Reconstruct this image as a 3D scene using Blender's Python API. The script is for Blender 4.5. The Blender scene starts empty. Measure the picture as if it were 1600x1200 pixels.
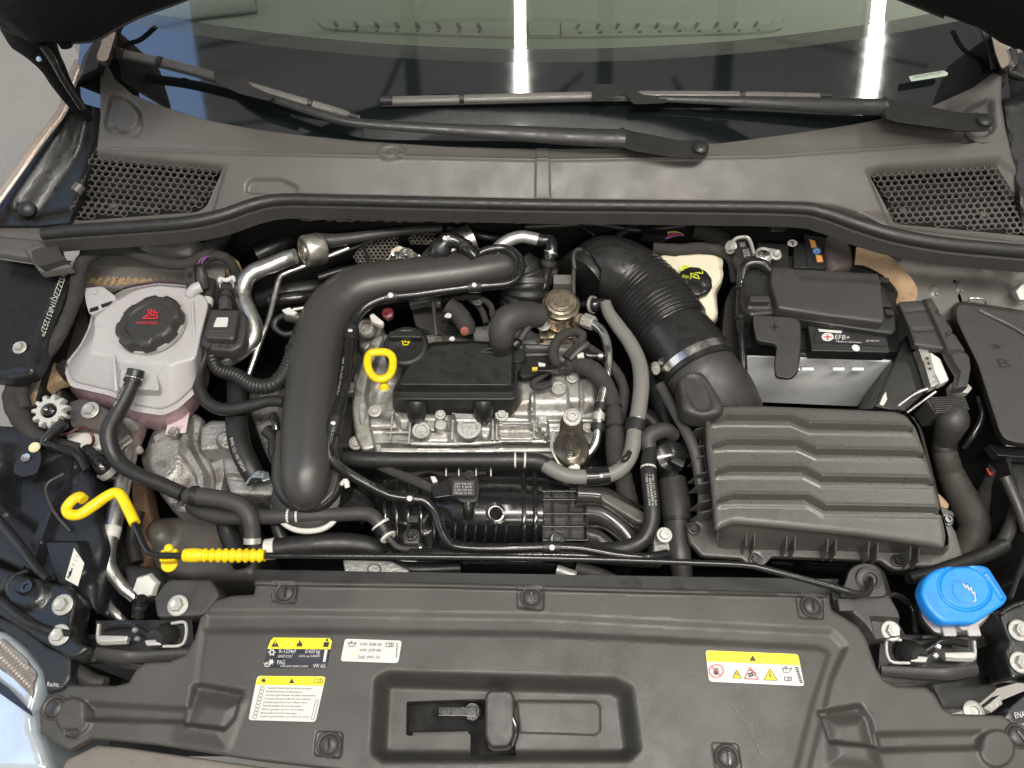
import bpy, bmesh, math, random
import numpy as np
from mathutils import Vector, Matrix
from mathutils.geometry import delaunay_2d_cdt
random.seed(7)
SC = bpy.context.scene
COL = SC.collection

# ---------------------------------------------------------------- camera, world, lights, exposure
CAM_H, PITCH, FPX = 1.1, math.radians(60), 1200.0
cd = bpy.data.cameras.new('camera'); cam = bpy.data.objects.new('camera', cd); COL.objects.link(cam)
cd.sensor_width = 36.0; cd.lens = 36.0 * FPX / 1600.0; cd.clip_start = 0.02; cd.clip_end = 100
cam.location = (0, 0, CAM_H); cam.rotation_euler = (math.radians(90) - PITCH, 0, 0)
SC.camera = cam
SC.view_settings.view_transform = 'Standard'; SC.view_settings.look = 'None'
SC.view_settings.exposure = -0.14; SC.view_settings.gamma = 1
world = bpy.data.worlds.new('World'); SC.world = world; world.use_nodes = True
bg = world.node_tree.nodes['Background']
bg.inputs['Color'].default_value = (1.0, 0.965, 0.915, 1); bg.inputs['Strength'].default_value = 0.36
def lamp(name, loc, target, size, size_y, power, color):
    ld = bpy.data.lights.new(name, 'AREA'); ld.shape = 'RECTANGLE'; ld.size = size; ld.size_y = size_y
    ld.energy = power; ld.color = color
    o = bpy.data.objects.new(name, ld); COL.objects.link(o); o.location = loc
    o.rotation_euler = (Vector(target) - Vector(loc)).to_track_quat('-Z', 'Y').to_euler()
    return o
lamp('open_gate_daylight', (-4.2, 0.3, 1.6), (0, 0.6, 0), 3.0, 2.4, 30, (0.80, 0.88, 1.0))
lamp('hall_lamp_row', (0.25, -0.15, 2.9), (0.05, 0.7, 0), 2.4, 0.30, 114, (1.0, 0.95, 0.875))
lamp('hall_lamp_row', (0.6, -1.6, 2.6), (0.1, 0.7, 0), 2.4, 0.25, 34, (1.0, 0.94, 0.86))

# ---------------------------------------------------------------- picture ray -> point at a real height
cp, sp = math.cos(PITCH), math.sin(PITCH)
def W(px, py, z):
    u = (px - 800) / FPX; v = (600 - py) / FPX
    d = Vector((u, cp + v * sp, -sp + v * cp)); t = (z - CAM_H) / d.z
    return Vector((d.x * t, d.y * t, z))
def S(px, py, z):
    v = (600 - py) / FPX
    return (z - CAM_H) / (-sp + v * cp) / FPX          # metres per picture pixel there

# ---------------------------------------------------------------- materials
MATS = {}
def M(name, col, rough=0.5, metal=0.0, var=0.12, bump=0.15, bscale=350, spec=0.5, coat=0.0, trans=0.0,
      rvar=0.12, big=18, alpha=1.0, dust=0.0, scratch=0.0, sss=0.0, emit=0.0, stain=None, bdist=0.0006):
    if name in MATS: return MATS[name]
    m = bpy.data.materials.new(name); m.use_nodes = True; nt = m.node_tree; N = nt.nodes; L = nt.links
    b = N['Principled BSDF']; tc = N.new('ShaderNodeTexCoord')
    b.inputs['Metallic'].default_value = metal
    b.inputs['Specular IOR Level'].default_value = spec
    b.inputs['Coat Weight'].default_value = coat; b.inputs['Coat Roughness'].default_value = 0.08
    b.inputs['Transmission Weight'].default_value = trans
    b.inputs['Alpha'].default_value = alpha
    if sss:
        b.inputs['Subsurface Weight'].default_value = sss; b.inputs['Subsurface Radius'].default_value = (1, .8, .7)
        b.inputs['Subsurface Scale'].default_value = 0.012
    n1 = N.new('ShaderNodeTexNoise'); n1.inputs['Scale'].default_value = big; n1.inputs['Detail'].default_value = 6
    n1.inputs['Roughness'].default_value = 0.65
    L.new(tc.outputs['Object'], n1.inputs['Vector'])
    mix = N.new('ShaderNodeMix'); mix.data_type = 'RGBA'
    c = Vector(col)
    mix.inputs[6].default_value = (*(c * (1 - var)), 1); mix.inputs[7].default_value = (*[min(1, x) for x in c * (1 + var)], 1)
    L.new(n1.outputs['Fac'], mix.inputs[0]); out = mix.outputs[2]
    if dust > 0:
        n3 = N.new('ShaderNodeTexNoise'); n3.inputs['Scale'].default_value = 900; n3.inputs['Detail'].default_value = 3
        L.new(tc.outputs['Object'], n3.inputs['Vector'])
        r3 = N.new('ShaderNodeMapRange'); r3.inputs[1].default_value = 0.60; r3.inputs[2].default_value = 0.78
        r3.inputs[4].default_value = dust; L.new(n3.outputs['Fac'], r3.inputs[0])
        mx = N.new('ShaderNodeMix'); mx.data_type = 'RGBA'; mx.inputs[7].default_value = (0.36, 0.33, 0.29, 1)
        L.new(r3.outputs[0], mx.inputs[0]); L.new(out, mx.inputs[6]); out = mx.outputs[2]
    if stain:
        n4 = N.new('ShaderNodeTexNoise'); n4.inputs['Scale'].default_value = stain[1]; n4.inputs['Detail'].default_value = 8
        L.new(tc.outputs['Object'], n4.inputs['Vector'])
        r4 = N.new('ShaderNodeMapRange'); r4.inputs[1].default_value = 0.52; r4.inputs[2].default_value = 0.66
        r4.inputs[4].default_value = stain[2]; L.new(n4.outputs['Fac'], r4.inputs[0])
        mx = N.new('ShaderNodeMix'); mx.data_type = 'RGBA'; mx.inputs[7].default_value = (*stain[0], 1)
        L.new(r4.outputs[0], mx.inputs[0]); L.new(out, mx.inputs[6]); out = mx.outputs[2]
    L.new(out, b.inputs['Base Color'])
    if emit: 
        b.inputs['Emission Strength'].default_value = emit; b.inputs['Emission Color'].default_value = (1, .97, .88, 1)
    rr = N.new('ShaderNodeMapRange'); rr.inputs[3].default_value = max(0.02, rough - rvar); rr.inputs[4].default_value = min(1, rough + rvar)
    rr.inputs[1].default_value = .3; rr.inputs[2].default_value = .7
    n2 = N.new('ShaderNodeTexNoise'); n2.inputs['Scale'].default_value = big * 3.1; n2.inputs['Detail'].default_value = 5
    L.new(tc.outputs['Object'], n2.inputs['Vector']); L.new(n2.outputs['Fac'], rr.inputs[0]); L.new(rr.outputs[0], b.inputs['Roughness'])
    if bump:
        nb = N.new('ShaderNodeTexNoise'); nb.inputs['Scale'].default_value = bscale; nb.inputs['Detail'].default_value = 3
        L.new(tc.outputs['Object'], nb.inputs['Vector'])
        bp = N.new('ShaderNodeBump'); bp.inputs['Strength'].default_value = bump; bp.inputs['Distance'].default_value = bdist
        L.new(nb.outputs['Fac'], bp.inputs['Height']); h = bp
        L.new(bp.outputs['Normal'], b.inputs['Normal'])
    MATS[name] = m; return m

covp  = M('grained_cover_plastic', (.040, .038, .0345), .46, var=.12, bump=.42, bscale=700, big=7, dust=.30, rvar=.10, stain=((.075, .071, .064), 5, .45))
cowlp = M('grained_cowl_plastic', (.086, .080, .073), .42, var=.1, bump=.35, bscale=650, big=6, dust=.32, rvar=.10, stain=((.12, .112, .10), 7, .4))
blk   = M('satin_black_plastic', (.015, .015, .0145), .40, var=.25, bump=.2, bscale=420, dust=.10)
blk2  = M('dark_grey_plastic', (.038, .036, .034), .46, var=.2, bump=.25, bscale=520, dust=.14)
boxp  = M('airbox_plastic', (.088, .084, .077), .30, var=.10, bump=.22, bscale=520, dust=.14, rvar=.06)
gloss = M('gloss_black', (.012, .012, .012), .22, var=.2, bump=.05, dust=.06, coat=.3)
paint = M('black_body_paint', (.010, .0105, .011), .33, var=.2, bump=0, dust=.03, coat=.1)
rub   = M('black_rubber', (.017, .0165, .016), .45, var=.25, bump=.2, bscale=500, dust=.16)
grub  = M('worn_rubber', (.040, .038, .036), .58, var=.25, bump=.3, bscale=420, dust=.15)
ribp  = M('ribbed_duct_plastic', (.017, .0165, .016), .3, var=.2, bump=.08, dust=.1)
pipe  = M('charge_pipe_plastic', (.046, .044, .041), .34, var=.12, bump=.3, bscale=800, dust=.08, rvar=.05)
greyh = M('grey_hose', (.17, .165, .15), .5, var=.12, bump=.15, dust=.06)
tape  = M('fleece_tape', (.030, .028, .026), .85, var=.35, bump=.9, bscale=260, dust=.2, bdist=.0012)
alu   = M('cast_aluminium', (.50, .495, .47), .48, metal=.85, var=.16, bump=.75, bscale=330, stain=((.24, .20, .15), 34, .6), bdist=.0011, rvar=.14)
alu2  = M('dull_cast_aluminium', (.37, .36, .34), .52, metal=.75, var=.22, bump=.9, bscale=230, stain=((.15, .125, .10), 26, .7), bdist=.0016)
steel = M('bright_steel', (.66, .64, .60), .26, metal=1, var=.1, bump=.12, bscale=200)
pipem = M('aluminium_pipe', (.56, .55, .52), .34, metal=.95, var=.14, bump=.2, bscale=150, stain=((.3, .28, .25), 30, .35))
zinc  = M('zinc_plated_steel', (.46, .45, .42), .45, metal=.5, var=.15, bump=.25, bscale=240)
brass = M('tarnished_pump_steel', (.52, .45, .34), .30, metal=.95, var=.22, bump=.15, bscale=160, stain=((.30, .18, .08), 60, .6))
gold  = M('gold_plated', (.68, .53, .26), .25, metal=1, var=.1)
panel = M('grey_primer_steel', (.22, .212, .195), .40, metal=.25, var=.12, bump=.15, bscale=90, dust=.1, rvar=.08)
dpan  = M('dark_primer_steel', (.085, .080, .073), .45, metal=.2, var=.3, bump=.5, bscale=120, dust=.25, stain=((.12, .085, .06), 22, .5))
foam  = M('tan_seam_foam', (.36, .25, .145), .8, var=.3, bump=.8, bscale=90, stain=((.17, .10, .05), 40, .55), bdist=.003)
cream = M('cream_reservoir', (.72, .66, .51), .42, var=.06, bump=.06, sss=.3, stain=((.5, .42, .28), 12, .3))
milky = M('milky_reservoir', (.43, .42, .415), .34, var=.05, bump=.1, sss=.35, stain=((.44, .37, .38), 14, .4))
pinkm = M('pink_coolant_reservoir', (.64, .42, .47), .32, var=.10, bump=.1, sss=.3)
white = M('white_plastic', (.75, .74, .70), .4, var=.06, bump=.08)
casew = M('battery_case_white', (.93, .95, .96), .36, var=.04, bump=.06, dust=.1, stain=((.6, .58, .52), 18, .3))
paper = M('label_white', (.58, .57, .54), .35, var=.04, bump=.03)
offw  = M('label_offwhite', (.62, .60, .55), .5, var=.06, bump=.03)
yelp  = M('yellow_print', (.86, .68, .02), .35, var=.03, bump=.02)
yel   = M('yellow_plastic', (.86, .60, .008), .38, var=.07, bump=.12, stain=((.55, .33, .01), 60, .35))
blue  = M('blue_cap_plastic', (.01, .24, .74), .38, var=.10, bump=.15, dust=.12, stain=((.02, .16, .45), 40, .35))
ink   = M('black_print', (.015, .015, .017), .4, var=.0, bump=0)
inkd  = M('label_dark_blue', (.014, .017, .028), .35, var=.05, bump=0)
greyp = M('grey_print', (.14, .13, .125), .5, var=0, bump=0)
palep = M('pale_print', (.48, .47, .43), .5, var=0, bump=0)
dimp  = M('dim_print', (.13, .125, .115), .5, var=0, bump=0)
redp  = M('red_print', (.62, .03, .04), .5, var=0, bump=0)
orgp  = M('orange_print', (.70, .30, .05), .5, var=0, bump=0)
bluep = M('blue_print', (.05, .22, .6), .5, var=0, bump=0)
yprnt = M('yellow_green_print', (.72, .78, .03), .5, var=0, bump=0)
grnp  = M('green_print', (.03, .14, .1), .5, var=0, bump=0)
bluep2 = M('blue_black_plastic', (.012, .0135, .017), .42, var=.1, bump=.04)
hoodm = M('hood_underside_black', (.006, .006, .007), .6, var=.1, bump=.02, spec=.2)
skyg  = M('roof_window_sky', (.35, .55, .95), .5, var=0, bump=0)
skyg.node_tree.nodes['Principled BSDF'].inputs['Emission Strength'].default_value = 1.8
skyg.node_tree.nodes['Principled BSDF'].inputs['Emission Color'].default_value = (.38, .58, 1, 1)
frit  = M('windscreen_black_border', (.006, .008, .009), .05, var=.1, bump=0, rvar=.01)
dash  = M('dashboard_vinyl', (.36, .375, .33), .62, var=.06, bump=.2, bscale=900)
dashd = M('dashboard_vent_dark', (.15, .16, .135), .5, var=.1)
wallrefl = M('painted_wall_reflection', (.42, .34, .28), .25, metal=.4, var=.04, bump=0, coat=.5)  # body is black; the beige wall's reflection is painted into this colour
redm  = M('maroon_plastic', (.13, .012, .018), .4, var=.1)
brown = M('smoked_heat_shield', (.17, .15, .12), .26, metal=.85, var=.3, bump=.12, bscale=40)
foil  = M('crinkled_foil', (.78, .78, .76), .2, metal=1, var=.08, bump=1.0, bscale=70, bdist=.006)
braid = M('silver_braid', (.62, .62, .58), .4, metal=.8, var=.3, bump=.9, bscale=600)
mesh_ = M('perforated_shield_steel', (.42, .40, .36), .35, metal=.9, var=.2)
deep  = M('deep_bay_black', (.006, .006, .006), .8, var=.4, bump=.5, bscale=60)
conc  = M('concrete_floor', (.46, .44, .41), .72, var=.12, bump=.5, bscale=9, big=2.2, bdist=.006, stain=((.22, .22, .21), 1.6, .5))
tubew = M('lit_tube_glass', (1, 1, 1), .4, var=0, bump=0, emit=42)
truss = M('roof_truss_steel', (.03, .035, .035), .5)
clamp = M('spring_clamp_steel', (.34, .40, .42), .3, metal=.9, var=.1)
wirep = M('purple_wire', (.22, .08, .25), .5); wirey = M('yellow_wire', (.7, .45, .05), .5); wirer = M('red_wire', (.45, .03, .03), .5)
wiper = M('wiper_rail', (.105, .098, .088), .34, var=.08, bump=.03)

# ---------------------------------------------------------------- mesh helpers
def catmull(P, n=6, closed=False):
    P = [np.array(p, float) for p in P]; out = []
    m = len(P); rng = range(m if closed else m - 1)
    for i in rng:
        p1, p2 = P[i], P[(i + 1) % m]
        p0 = P[i - 1] if (closed or i > 0) else 2 * p1 - p2
        p3 = P[(i + 2) % m] if (closed or i < m - 2) else 2 * p2 - p1
        for k in range(n):
            t = k / n
            out.append(.5 * ((2 * p1) + (-p0 + p2) * t + (2 * p0 - 5 * p1 + 4 * p2 - p3) * t * t + (-p0 + 3 * p1 - 3 * p2 + p3) * t ** 3))
    if not closed: out.append(P[-1])
    return out
def sm(P, n=5): return [tuple(p) for p in catmull(P, n, True)]
def rc(P, r=6, n=4):
    out = []; m = len(P)
    for i in range(m):
        a, b, c = np.array(P[i - 1], float), np.array(P[i], float), np.array(P[(i + 1) % m], float)
        la, lc = np.linalg.norm(a - b), np.linalg.norm(c - b)
        rr = min(r, la * .45, lc * .45)
        s, e = b + (a - b) / la * rr, b + (c - b) / lc * rr
        for k in range(n + 1):
            t = k / n; out.append(tuple((1 - t) ** 2 * s + 2 * t * (1 - t) * b + t * t * e))
    return out
def resample(P, N):
    P = np.array(P, float); Q = np.vstack([P, P[:1]]); d = np.r_[0, np.cumsum(np.linalg.norm(np.diff(Q, axis=0), axis=1))]
    t = np.linspace(0, d[-1], N, endpoint=False)
    return [(np.interp(x, d, Q[:, 0]), np.interp(x, d, Q[:, 1])) for x in t]
def inside(pts, poly):
    x, y = pts[:, 0], pts[:, 1]; c = np.zeros(len(pts), bool); n = len(poly)
    for i in range(n):
        x1, y1 = poly[i]; x2, y2 = poly[i - 1]
        if y1 == y2: continue
        k = ((y1 > y) != (y2 > y)) & (x < (x2 - x1) * (y - y1) / (y2 - y1) + x1)
        c ^= k
    return c
def sdf(pts, poly):
    d = np.full(len(pts), 1e9); n = len(poly)
    for i in range(n):
        a = np.array(poly[i - 1], float); b = np.array(poly[i], float); ab = b - a; L = ab @ ab
        if L < 1e-9: continue
        t = np.clip(((pts - a) @ ab) / L, 0, 1); q = a + t[:, None] * ab
        d = np.minimum(d, np.hypot(*(pts - q).T))
    return np.where(inside(pts, poly), -d, d)
def sstep(x): x = np.clip(x, 0, 1); return x * x * (3 - 2 * x)

class B:
    """collects world-space faces of ONE part"""
    def __init__(s): s.v = []; s.f = []
    def add(s, vs, fs):
        o = len(s.v); s.v += [tuple(x) for x in vs]; s.f += [tuple(i + o for i in f) for f in fs]; return s
    def tube(s, pts, seg=14, n=6, caps=True, rib=None, flat=1.0, world=False, lobes=None, taper_ends=0, wob=0):
        path = Path(pts, n, world, rib[0] if rib else 0)
        C, R, T = path.C, path.R.copy(), path.T
        if rib:
            u = path.u; ph = u / path.len * rib[0] * 2 * math.pi
            R = R * (1 + rib[1] * (np.sign(np.sin(ph)) * np.abs(np.sin(ph)) ** .6))
        if wob:
            R = R * (1 + wob * np.array([math.sin(i * 1.7) * .5 + random.uniform(-1, 1) * .6 for i in range(len(R))]))
        vs = []
        for i in range(len(C)):
            for k in range(seg):
                a = 2 * math.pi * k / seg
                vs.append(C[i] + path.Nn[i] * math.cos(a) * R[i] * flat + path.Bn[i] * math.sin(a) * R[i])
        fs = [(i * seg + k, i * seg + (k + 1) % seg, (i + 1) * seg + (k + 1) % seg, (i + 1) * seg + k) for i in range(len(C) - 1) for k in range(seg)]
        if caps: fs += [tuple(range(seg))[::-1], tuple(range((len(C) - 1) * seg, len(C) * seg))]
        s.path = path
        return s.add(vs, fs)
    def lathe(s, px, py, z, prof, axis=(0, 0, 1), seg=28, lobes=0, lob=0, world=None, scale=None, stretch=None):
        c = world if world is not None else W(px, py, z); k = scale if scale else S(px, py, z)
        ax = Vector(axis).normalized(); x = ax.orthogonal().normalized() if abs(ax.z) < .99 else Vector((1, 0, 0)); y = ax.cross(x)
        vs = []; m = len(prof)
        for (r, h) in prof:
            for j in range(seg):
                a = 2 * math.pi * j / seg; rr = max(r, .01) * (1 + (lob * (1 if math.sin(a * lobes) > 0 else -1) if lobes and r > prof[0][0] * .5 else 0))
                vs.append(c + (x * math.cos(a) + y * math.sin(a) * (stretch or 1)) * rr * k + ax * h * k)
        fs = [(i * seg + j, i * seg + (j + 1) % seg, (i + 1) * seg + (j + 1) % seg, (i + 1) * seg + j) for i in range(m - 1) for j in range(seg)]
        fs += [tuple(range(seg))[::-1], tuple(range((m - 1) * seg, m * seg))]
        return s.add(vs, fs)
    def hexa(s, px, py, z, r, h, axis=(0, 0, 1), h0=0, n=6):
        return s.lathe(px, py, z, [(r, h0), (r, h0 + h * .85), (r * .9, h0 + h)], axis, seg=n)
    def prism(s, outline, z, dz, top_in=0):
        """outline traced at height z, walls straight down by dz"""
        n = len(outline); t = [W(x, y, z) for x, y in outline]; bt = [p - Vector((0, 0, dz)) for p in t]
        return s.add(t + bt, [tuple(range(n))] + [tuple(range(n, 2 * n))[::-1]] + [(i, i + n, (i + 1) % n + n, (i + 1) % n) for i in range(n)])
    def loft(s, rings, N=64, cap=True, capb=False):
        """rings of (outline, z): each traced at its own height"""
        vs = []
        for o, z in rings: vs += [W(x, y, z) for x, y in resample(o, N)]
        m = len(rings)
        fs = [(i * N + k, (i + 1) * N + k, (i + 1) * N + (k + 1) % N, i * N + (k + 1) % N) for i in range(m - 1) for k in range(N)]
        if cap: fs.append(tuple(range(N)))
        if capb: fs.append(tuple(range((m - 1) * N, m * N))[::-1])
        return s.add(vs, fs)
    def box(s, px, py, z, sx, sy, sz, rot=0, tilt=(0, 0), world=None):
        k = S(px, py, z); c = world if world is not None else W(px, py, z)
        R = Matrix.Rotation(math.radians(rot), 3, 'Z') @ Matrix.Rotation(math.radians(tilt[0]), 3, 'X') @ Matrix.Rotation(math.radians(tilt[1]), 3, 'Y')
        vs = [c + R @ Vector((x * sx * k / 2, y * sy * k / 2, w * sz * k / 2)) for w in (-1, 1) for x, y in ((-1, -1), (1, -1), (1, 1), (-1, 1))]
        return s.add(vs, [(3, 2, 1, 0), (4, 5, 6, 7), (0, 1, 5, 4), (1, 2, 6, 5), (2, 3, 7, 6), (3, 0, 4, 7)])
    def sheet(s, outline, z, step=5, pads=(), holes=(), skirt=.02, rim=0, rimh=0, extra=None, dens=1.0):
        def densify(P, st):
            out = []
            for i in range(len(P)):
                a = np.array(P[i], float); b = np.array(P[(i + 1) % len(P)], float); k = max(1, int(np.linalg.norm(b - a) / st))
                out += [tuple(a + (b - a) * j / k) for j in range(k)]
            return out
        loops = [densify(outline, step)] + [densify(h, step) for h in holes]
        P = np.array(outline, float); x0, y0 = P.min(0); x1, y1 = P.max(0)
        gx, gy = np.meshgrid(np.arange(x0 + step * .5, x1, step), np.arange(y0 + step * .5, y1, step))
        g = np.c_[gx.ravel(), gy.ravel()]; g = g[sdf(g, outline) < -step * .45]
        for h in holes: g = g[sdf(g, h) > step * .45]
        def ring(poly, offs, band):
            nonlocal g
            A = []; n = len(poly); ar = sum(poly[i - 1][0] * poly[i][1] - poly[i][0] * poly[i - 1][1] for i in range(n)); sg = 1 if ar > 0 else -1
            for i in range(n):
                a = np.array(poly[i - 1], float); c = np.array(poly[i], float); L = np.linalg.norm(c - a)
                if L < .3: continue
                nn = np.array([(c - a)[1], -(c - a)[0]]) / L * sg; m_ = max(1, int(L / step))
                for k in range(m_ + 1):
                    for o_ in offs: A.append((*(a + (c - a) * k / m_ + nn * o_), o_))
            A = np.array(A); P2 = A[:, :2]; ok = np.abs(sdf(P2, poly) - A[:, 2]) < .25
            ok &= sdf(P2, outline) < -.8
            for h in holes: ok &= sdf(P2, h) > .8
            P2 = np.unique(np.round(P2[ok], 1), axis=0)
            if len(g): g = g[(np.abs(sdf(g, poly) - (min(offs) + max(offs)) / 2) > band)]
            return P2
        extra_pts = []
        if rim: extra_pts.append(ring(outline, [-rim * .2, -rim * .5, -rim], rim * .5 + step * .35))
        for poly, dz_, soft in pads:
            if soft <= 13 and len(poly) < 60: extra_pts.append(ring(poly, [-soft * .5, -soft * .17, soft * .17, soft * .5], soft * .5 + step * .35))
        if extra_pts: g = np.vstack([g] + [e for e in extra_pts if len(e)])
        pts = []; edges = []
        for lp in loops:
            o = len(pts); pts += lp; edges += [(o + i, o + (i + 1) % len(lp)) for i in range(len(lp))]
        nb = len(pts); pts += [tuple(q) for q in g]
        res = delaunay_2d_cdt([Vector(p) for p in pts], edges, [], 1, 1e-5)
        V = np.array([tuple(v) for v in res[0]]); F = [f for f in res[2]]
        cen = np.array([V[list(f)].mean(0) for f in F]); ok = inside(cen, outline)
        for h in holes: ok &= ~inside(cen, h)
        F = [f for f, k in zip(F, ok) if k]
        rel = np.zeros(len(V))
        for poly, dz, soft in pads: rel += dz * sstep((soft / 2 - sdf(V, poly)) / soft)
        if rim:
            d = np.clip(-sdf(V, outline) / rim, 0, 1); rel -= rimh * (1 - np.sqrt(np.clip(1 - (1 - d) ** 2, 0, 1)))
        if extra: rel += extra(V[:, 0], V[:, 1])
        vs = []
        for i, (x, y) in enumerate(V):
            w = W(x, y, z(x, y) if callable(z) else z); w.z += rel[i]; vs.append(w)
        fs = []
        for f in F:
            a, b_, c_ = [V[i] for i in f[:3]]
            up = ((b_[0] - a[0]) * (c_[1] - a[1]) - (b_[1] - a[1]) * (c_[0] - a[0])) < 0
            fs.append(tuple(f) if up else tuple(f)[::-1])
        if skirt:
            cnt = {}
            for f in fs:
                for i in range(len(f)):
                    e = (f[i], f[(i + 1) % len(f)]); cnt[e] = 1
            be = [e for e in cnt if (e[1], e[0]) not in cnt]; mp = {}
            for e in be:
                for i in e:
                    if i not in mp: mp[i] = len(vs); vs.append(vs[i] - Vector((0, 0, skirt)))
            fs += [(e[1], e[0], mp[e[0]], mp[e[1]]) for e in be]
        return s.add(vs, fs)

class Path:
    def __init__(s, pts, n=6, world=False, ribs=0):
        if world: Pn = [(*p[:3], p[3]) for p in pts]
        else: Pn = [(*W(p[0], p[1], p[2]), p[3] * S(p[0], p[1], p[2])) for p in pts]
        A = np.array(catmull(Pn, max(n, 4)))
        d = np.r_[0, np.cumsum(np.linalg.norm(np.diff(A[:, :3], axis=0), axis=1))]
        m = len(A) if not ribs else max(len(A), ribs * 8)
        if ribs:
            t = np.linspace(0, d[-1], m); A = np.array([[np.interp(x, d, A[:, k]) for k in range(4)] for x in t]); d = t
        s.u = d; s.len = d[-1]; s.C = [Vector(a[:3]) for a in A]; s.R = A[:, 3]
        s.T = []
        for i in range(len(A)):
            a, b = A[max(i - 1, 0), :3], A[min(i + 1, len(A) - 1), :3]; s.T.append(Vector(b - a).normalized())
        up = Vector((0, -.5, .86)); s.Nn = []; s.Bn = []
        n0 = (up - s.T[0] * up.dot(s.T[0])).normalized()
        for i in range(len(A)):
            n0 = (n0 - s.T[i] * n0.dot(s.T[i])).normalized(); s.Nn.append(n0.copy()); s.Bn.append(s.T[i].cross(n0))
    def at(s, t):
        x = t * s.len; i = int(np.clip(np.searchsorted(s.u, x) - 1, 0, len(s.u) - 2)); f = (x - s.u[i]) / max(s.u[i + 1] - s.u[i], 1e-9)
        return s.C[i].lerp(s.C[i + 1], f), s.T[i].lerp(s.T[i + 1], f).normalized(), s.R[i] * (1 - f) + s.R[i + 1] * f
    def near(s, px, py):
        best = 0; bd = 1e9
        for i, c in enumerate(s.C):
            v = c - Vector((0, 0, CAM_H)); zc = v.y * cp - v.z * sp; uc = v.x / zc; vc = (v.y * sp + v.z * cp) / zc
            d = (800 + uc * FPX - px) ** 2 + (600 - vc * FPX - py) ** 2
            if d < bd: bd = d; best = s.u[i] / s.len
        return best

def frame(T):
    up = Vector((0, -.5, .86)); n = (up - T * up.dot(T)).normalized(); return n, T.cross(n)
def root_of(o):
    while o.parent: o = o.parent
    return o
def build(b, name, mat, parent=None, bevel=0, smooth=38, seg=2, at=None, fix=True, label=None, mats=None):
    me = bpy.data.meshes.new(name)
    off = root_of(parent).location if parent else (Vector(at) if at is not None else Vector((0, 0, 0)))
    if parent is None and at is None:
        A = np.array(b.v); off = Vector(((A[:, 0].min() + A[:, 0].max()) / 2, (A[:, 1].min() + A[:, 1].max()) / 2, A[:, 2].min()))
    me.from_pydata([(x - off[0], y - off[1], z - off[2]) for x, y, z in b.v], [], b.f)
    if bevel or fix:
        bm = bmesh.new(); bm.from_mesh(me)
        if fix: bmesh.ops.recalc_face_normals(bm, faces=bm.faces)
        if bevel:
            ed = [e for e in bm.edges if len(e.link_faces) == 2 and e.calc_face_angle(0) > math.radians(28)]
            if ed: bmesh.ops.bevel(bm, geom=ed, offset=bevel, segments=seg, profile=.5, affect='EDGES', clamp_overlap=True)
        bm.to_mesh(me); bm.free()
    me.polygons.foreach_set('use_smooth', [True] * len(me.polygons))
    me.set_sharp_from_angle(angle=math.radians(smooth))
    me.materials.append(mat)
    o = bpy.data.objects.new(name, me); COL.objects.link(o)
    if parent: o.parent = parent
    else: o.location = off
    if bevel:
        wn = o.modifiers.new('wn', 'WEIGHTED_NORMAL'); wn.keep_sharp = True
    if label: o['label'] = label
    return o
def tag(o, label, cat, group=None):
    o['label'] = label; o['category'] = cat
    if group: o['group'] = group
    return o
def thing(name, label, cat, px, py, z, group=None):
    o = bpy.data.objects.new(name, None); COL.objects.link(o); o.location = W(px, py, z); o.empty_display_size = .02
    bpy.context.view_layer.update()
    return tag(o, label, cat, group)
def struct(o, kind='structure', label=None):
    o['kind'] = kind
    if label: o['label'] = label
    return o
def dup(root, px, py, z, label, group=None, src=None, rot=0):
    k = root.copy(); COL.objects.link(k); k.location = W(px, py, z); k['label'] = label
    k.rotation_euler = (0, 0, rot)
    if group: k['group'] = group
    def rec(a, b):
        for c in list(a.children):
            d = c.copy(); COL.objects.link(d); d.parent = b; rec(c, d)
    rec(root, k); return k

# text / flat print
GLY = {}
def glyphs(txt):
    if txt in GLY: return GLY[txt]
    cu = bpy.data.curves.new('t', 'FONT'); cu.body = txt; cu.resolution_u = 2; cu.size = 1
    o = bpy.data.objects.new('t', cu); COL.objects.link(o)
    dg = bpy.context.evaluated_depsgraph_get(); me = bpy.data.meshes.new_from_object(o.evaluated_get(dg))
    vs = np.array([v.co[:2] for v in me.vertices]) if len(me.vertices) else np.zeros((1, 2)); fs = [tuple(p.vertices) for p in me.polygons]
    bpy.data.objects.remove(o); bpy.data.curves.remove(cu); bpy.data.meshes.remove(me)
    GLY[txt] = (vs, fs); return vs, fs
def text_quad(b, txt, quad, z, lift=.0006, fill=True):
    """quad: picture corners tl,tr,br,bl of the text's box, lying at height z (number or 4 heights)"""
    vs, fs = glyphs(txt); mn, mx = vs.min(0), vs.max(0); sz = np.maximum(mx - mn, 1e-6)
    q = [W(x, y, (z[i] if isinstance(z, (list, tuple)) else z)) for i, (x, y) in enumerate(quad)]
    out = []
    for v in vs:
        u, w = (v - mn) / sz; top = q[0].lerp(q[1], u); bot = q[3].lerp(q[2], u); p = bot.lerp(top, w); p = p + Vector((0, -lift * .5, lift)); out.append(p)
    return b.add(out, fs)
def text_path(b, txt, path, t0, t1, hk=.9, side=0.0, lift=.0006):
    vs, fs = glyphs(txt); mn, mx = vs.min(0), vs.max(0); sz = np.maximum(mx - mn, 1e-6); out = []
    for v in vs:
        u, w = (v - mn) / sz; c, T, r = path.at(t0 + (t1 - t0) * u); n, bb = frame(T); a = side + (w - .5) * hk * (-1)
        out.append(c + (n * math.cos(a) + bb * math.sin(a)) * (r + lift))
    return b.add(out, fs)
def flat(b, poly, z, lift=.0004):
    n = len(poly); return b.add([W(x, y, z) + Vector((0, -lift * .5, lift)) for x, y in poly], [tuple(range(n))])
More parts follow.
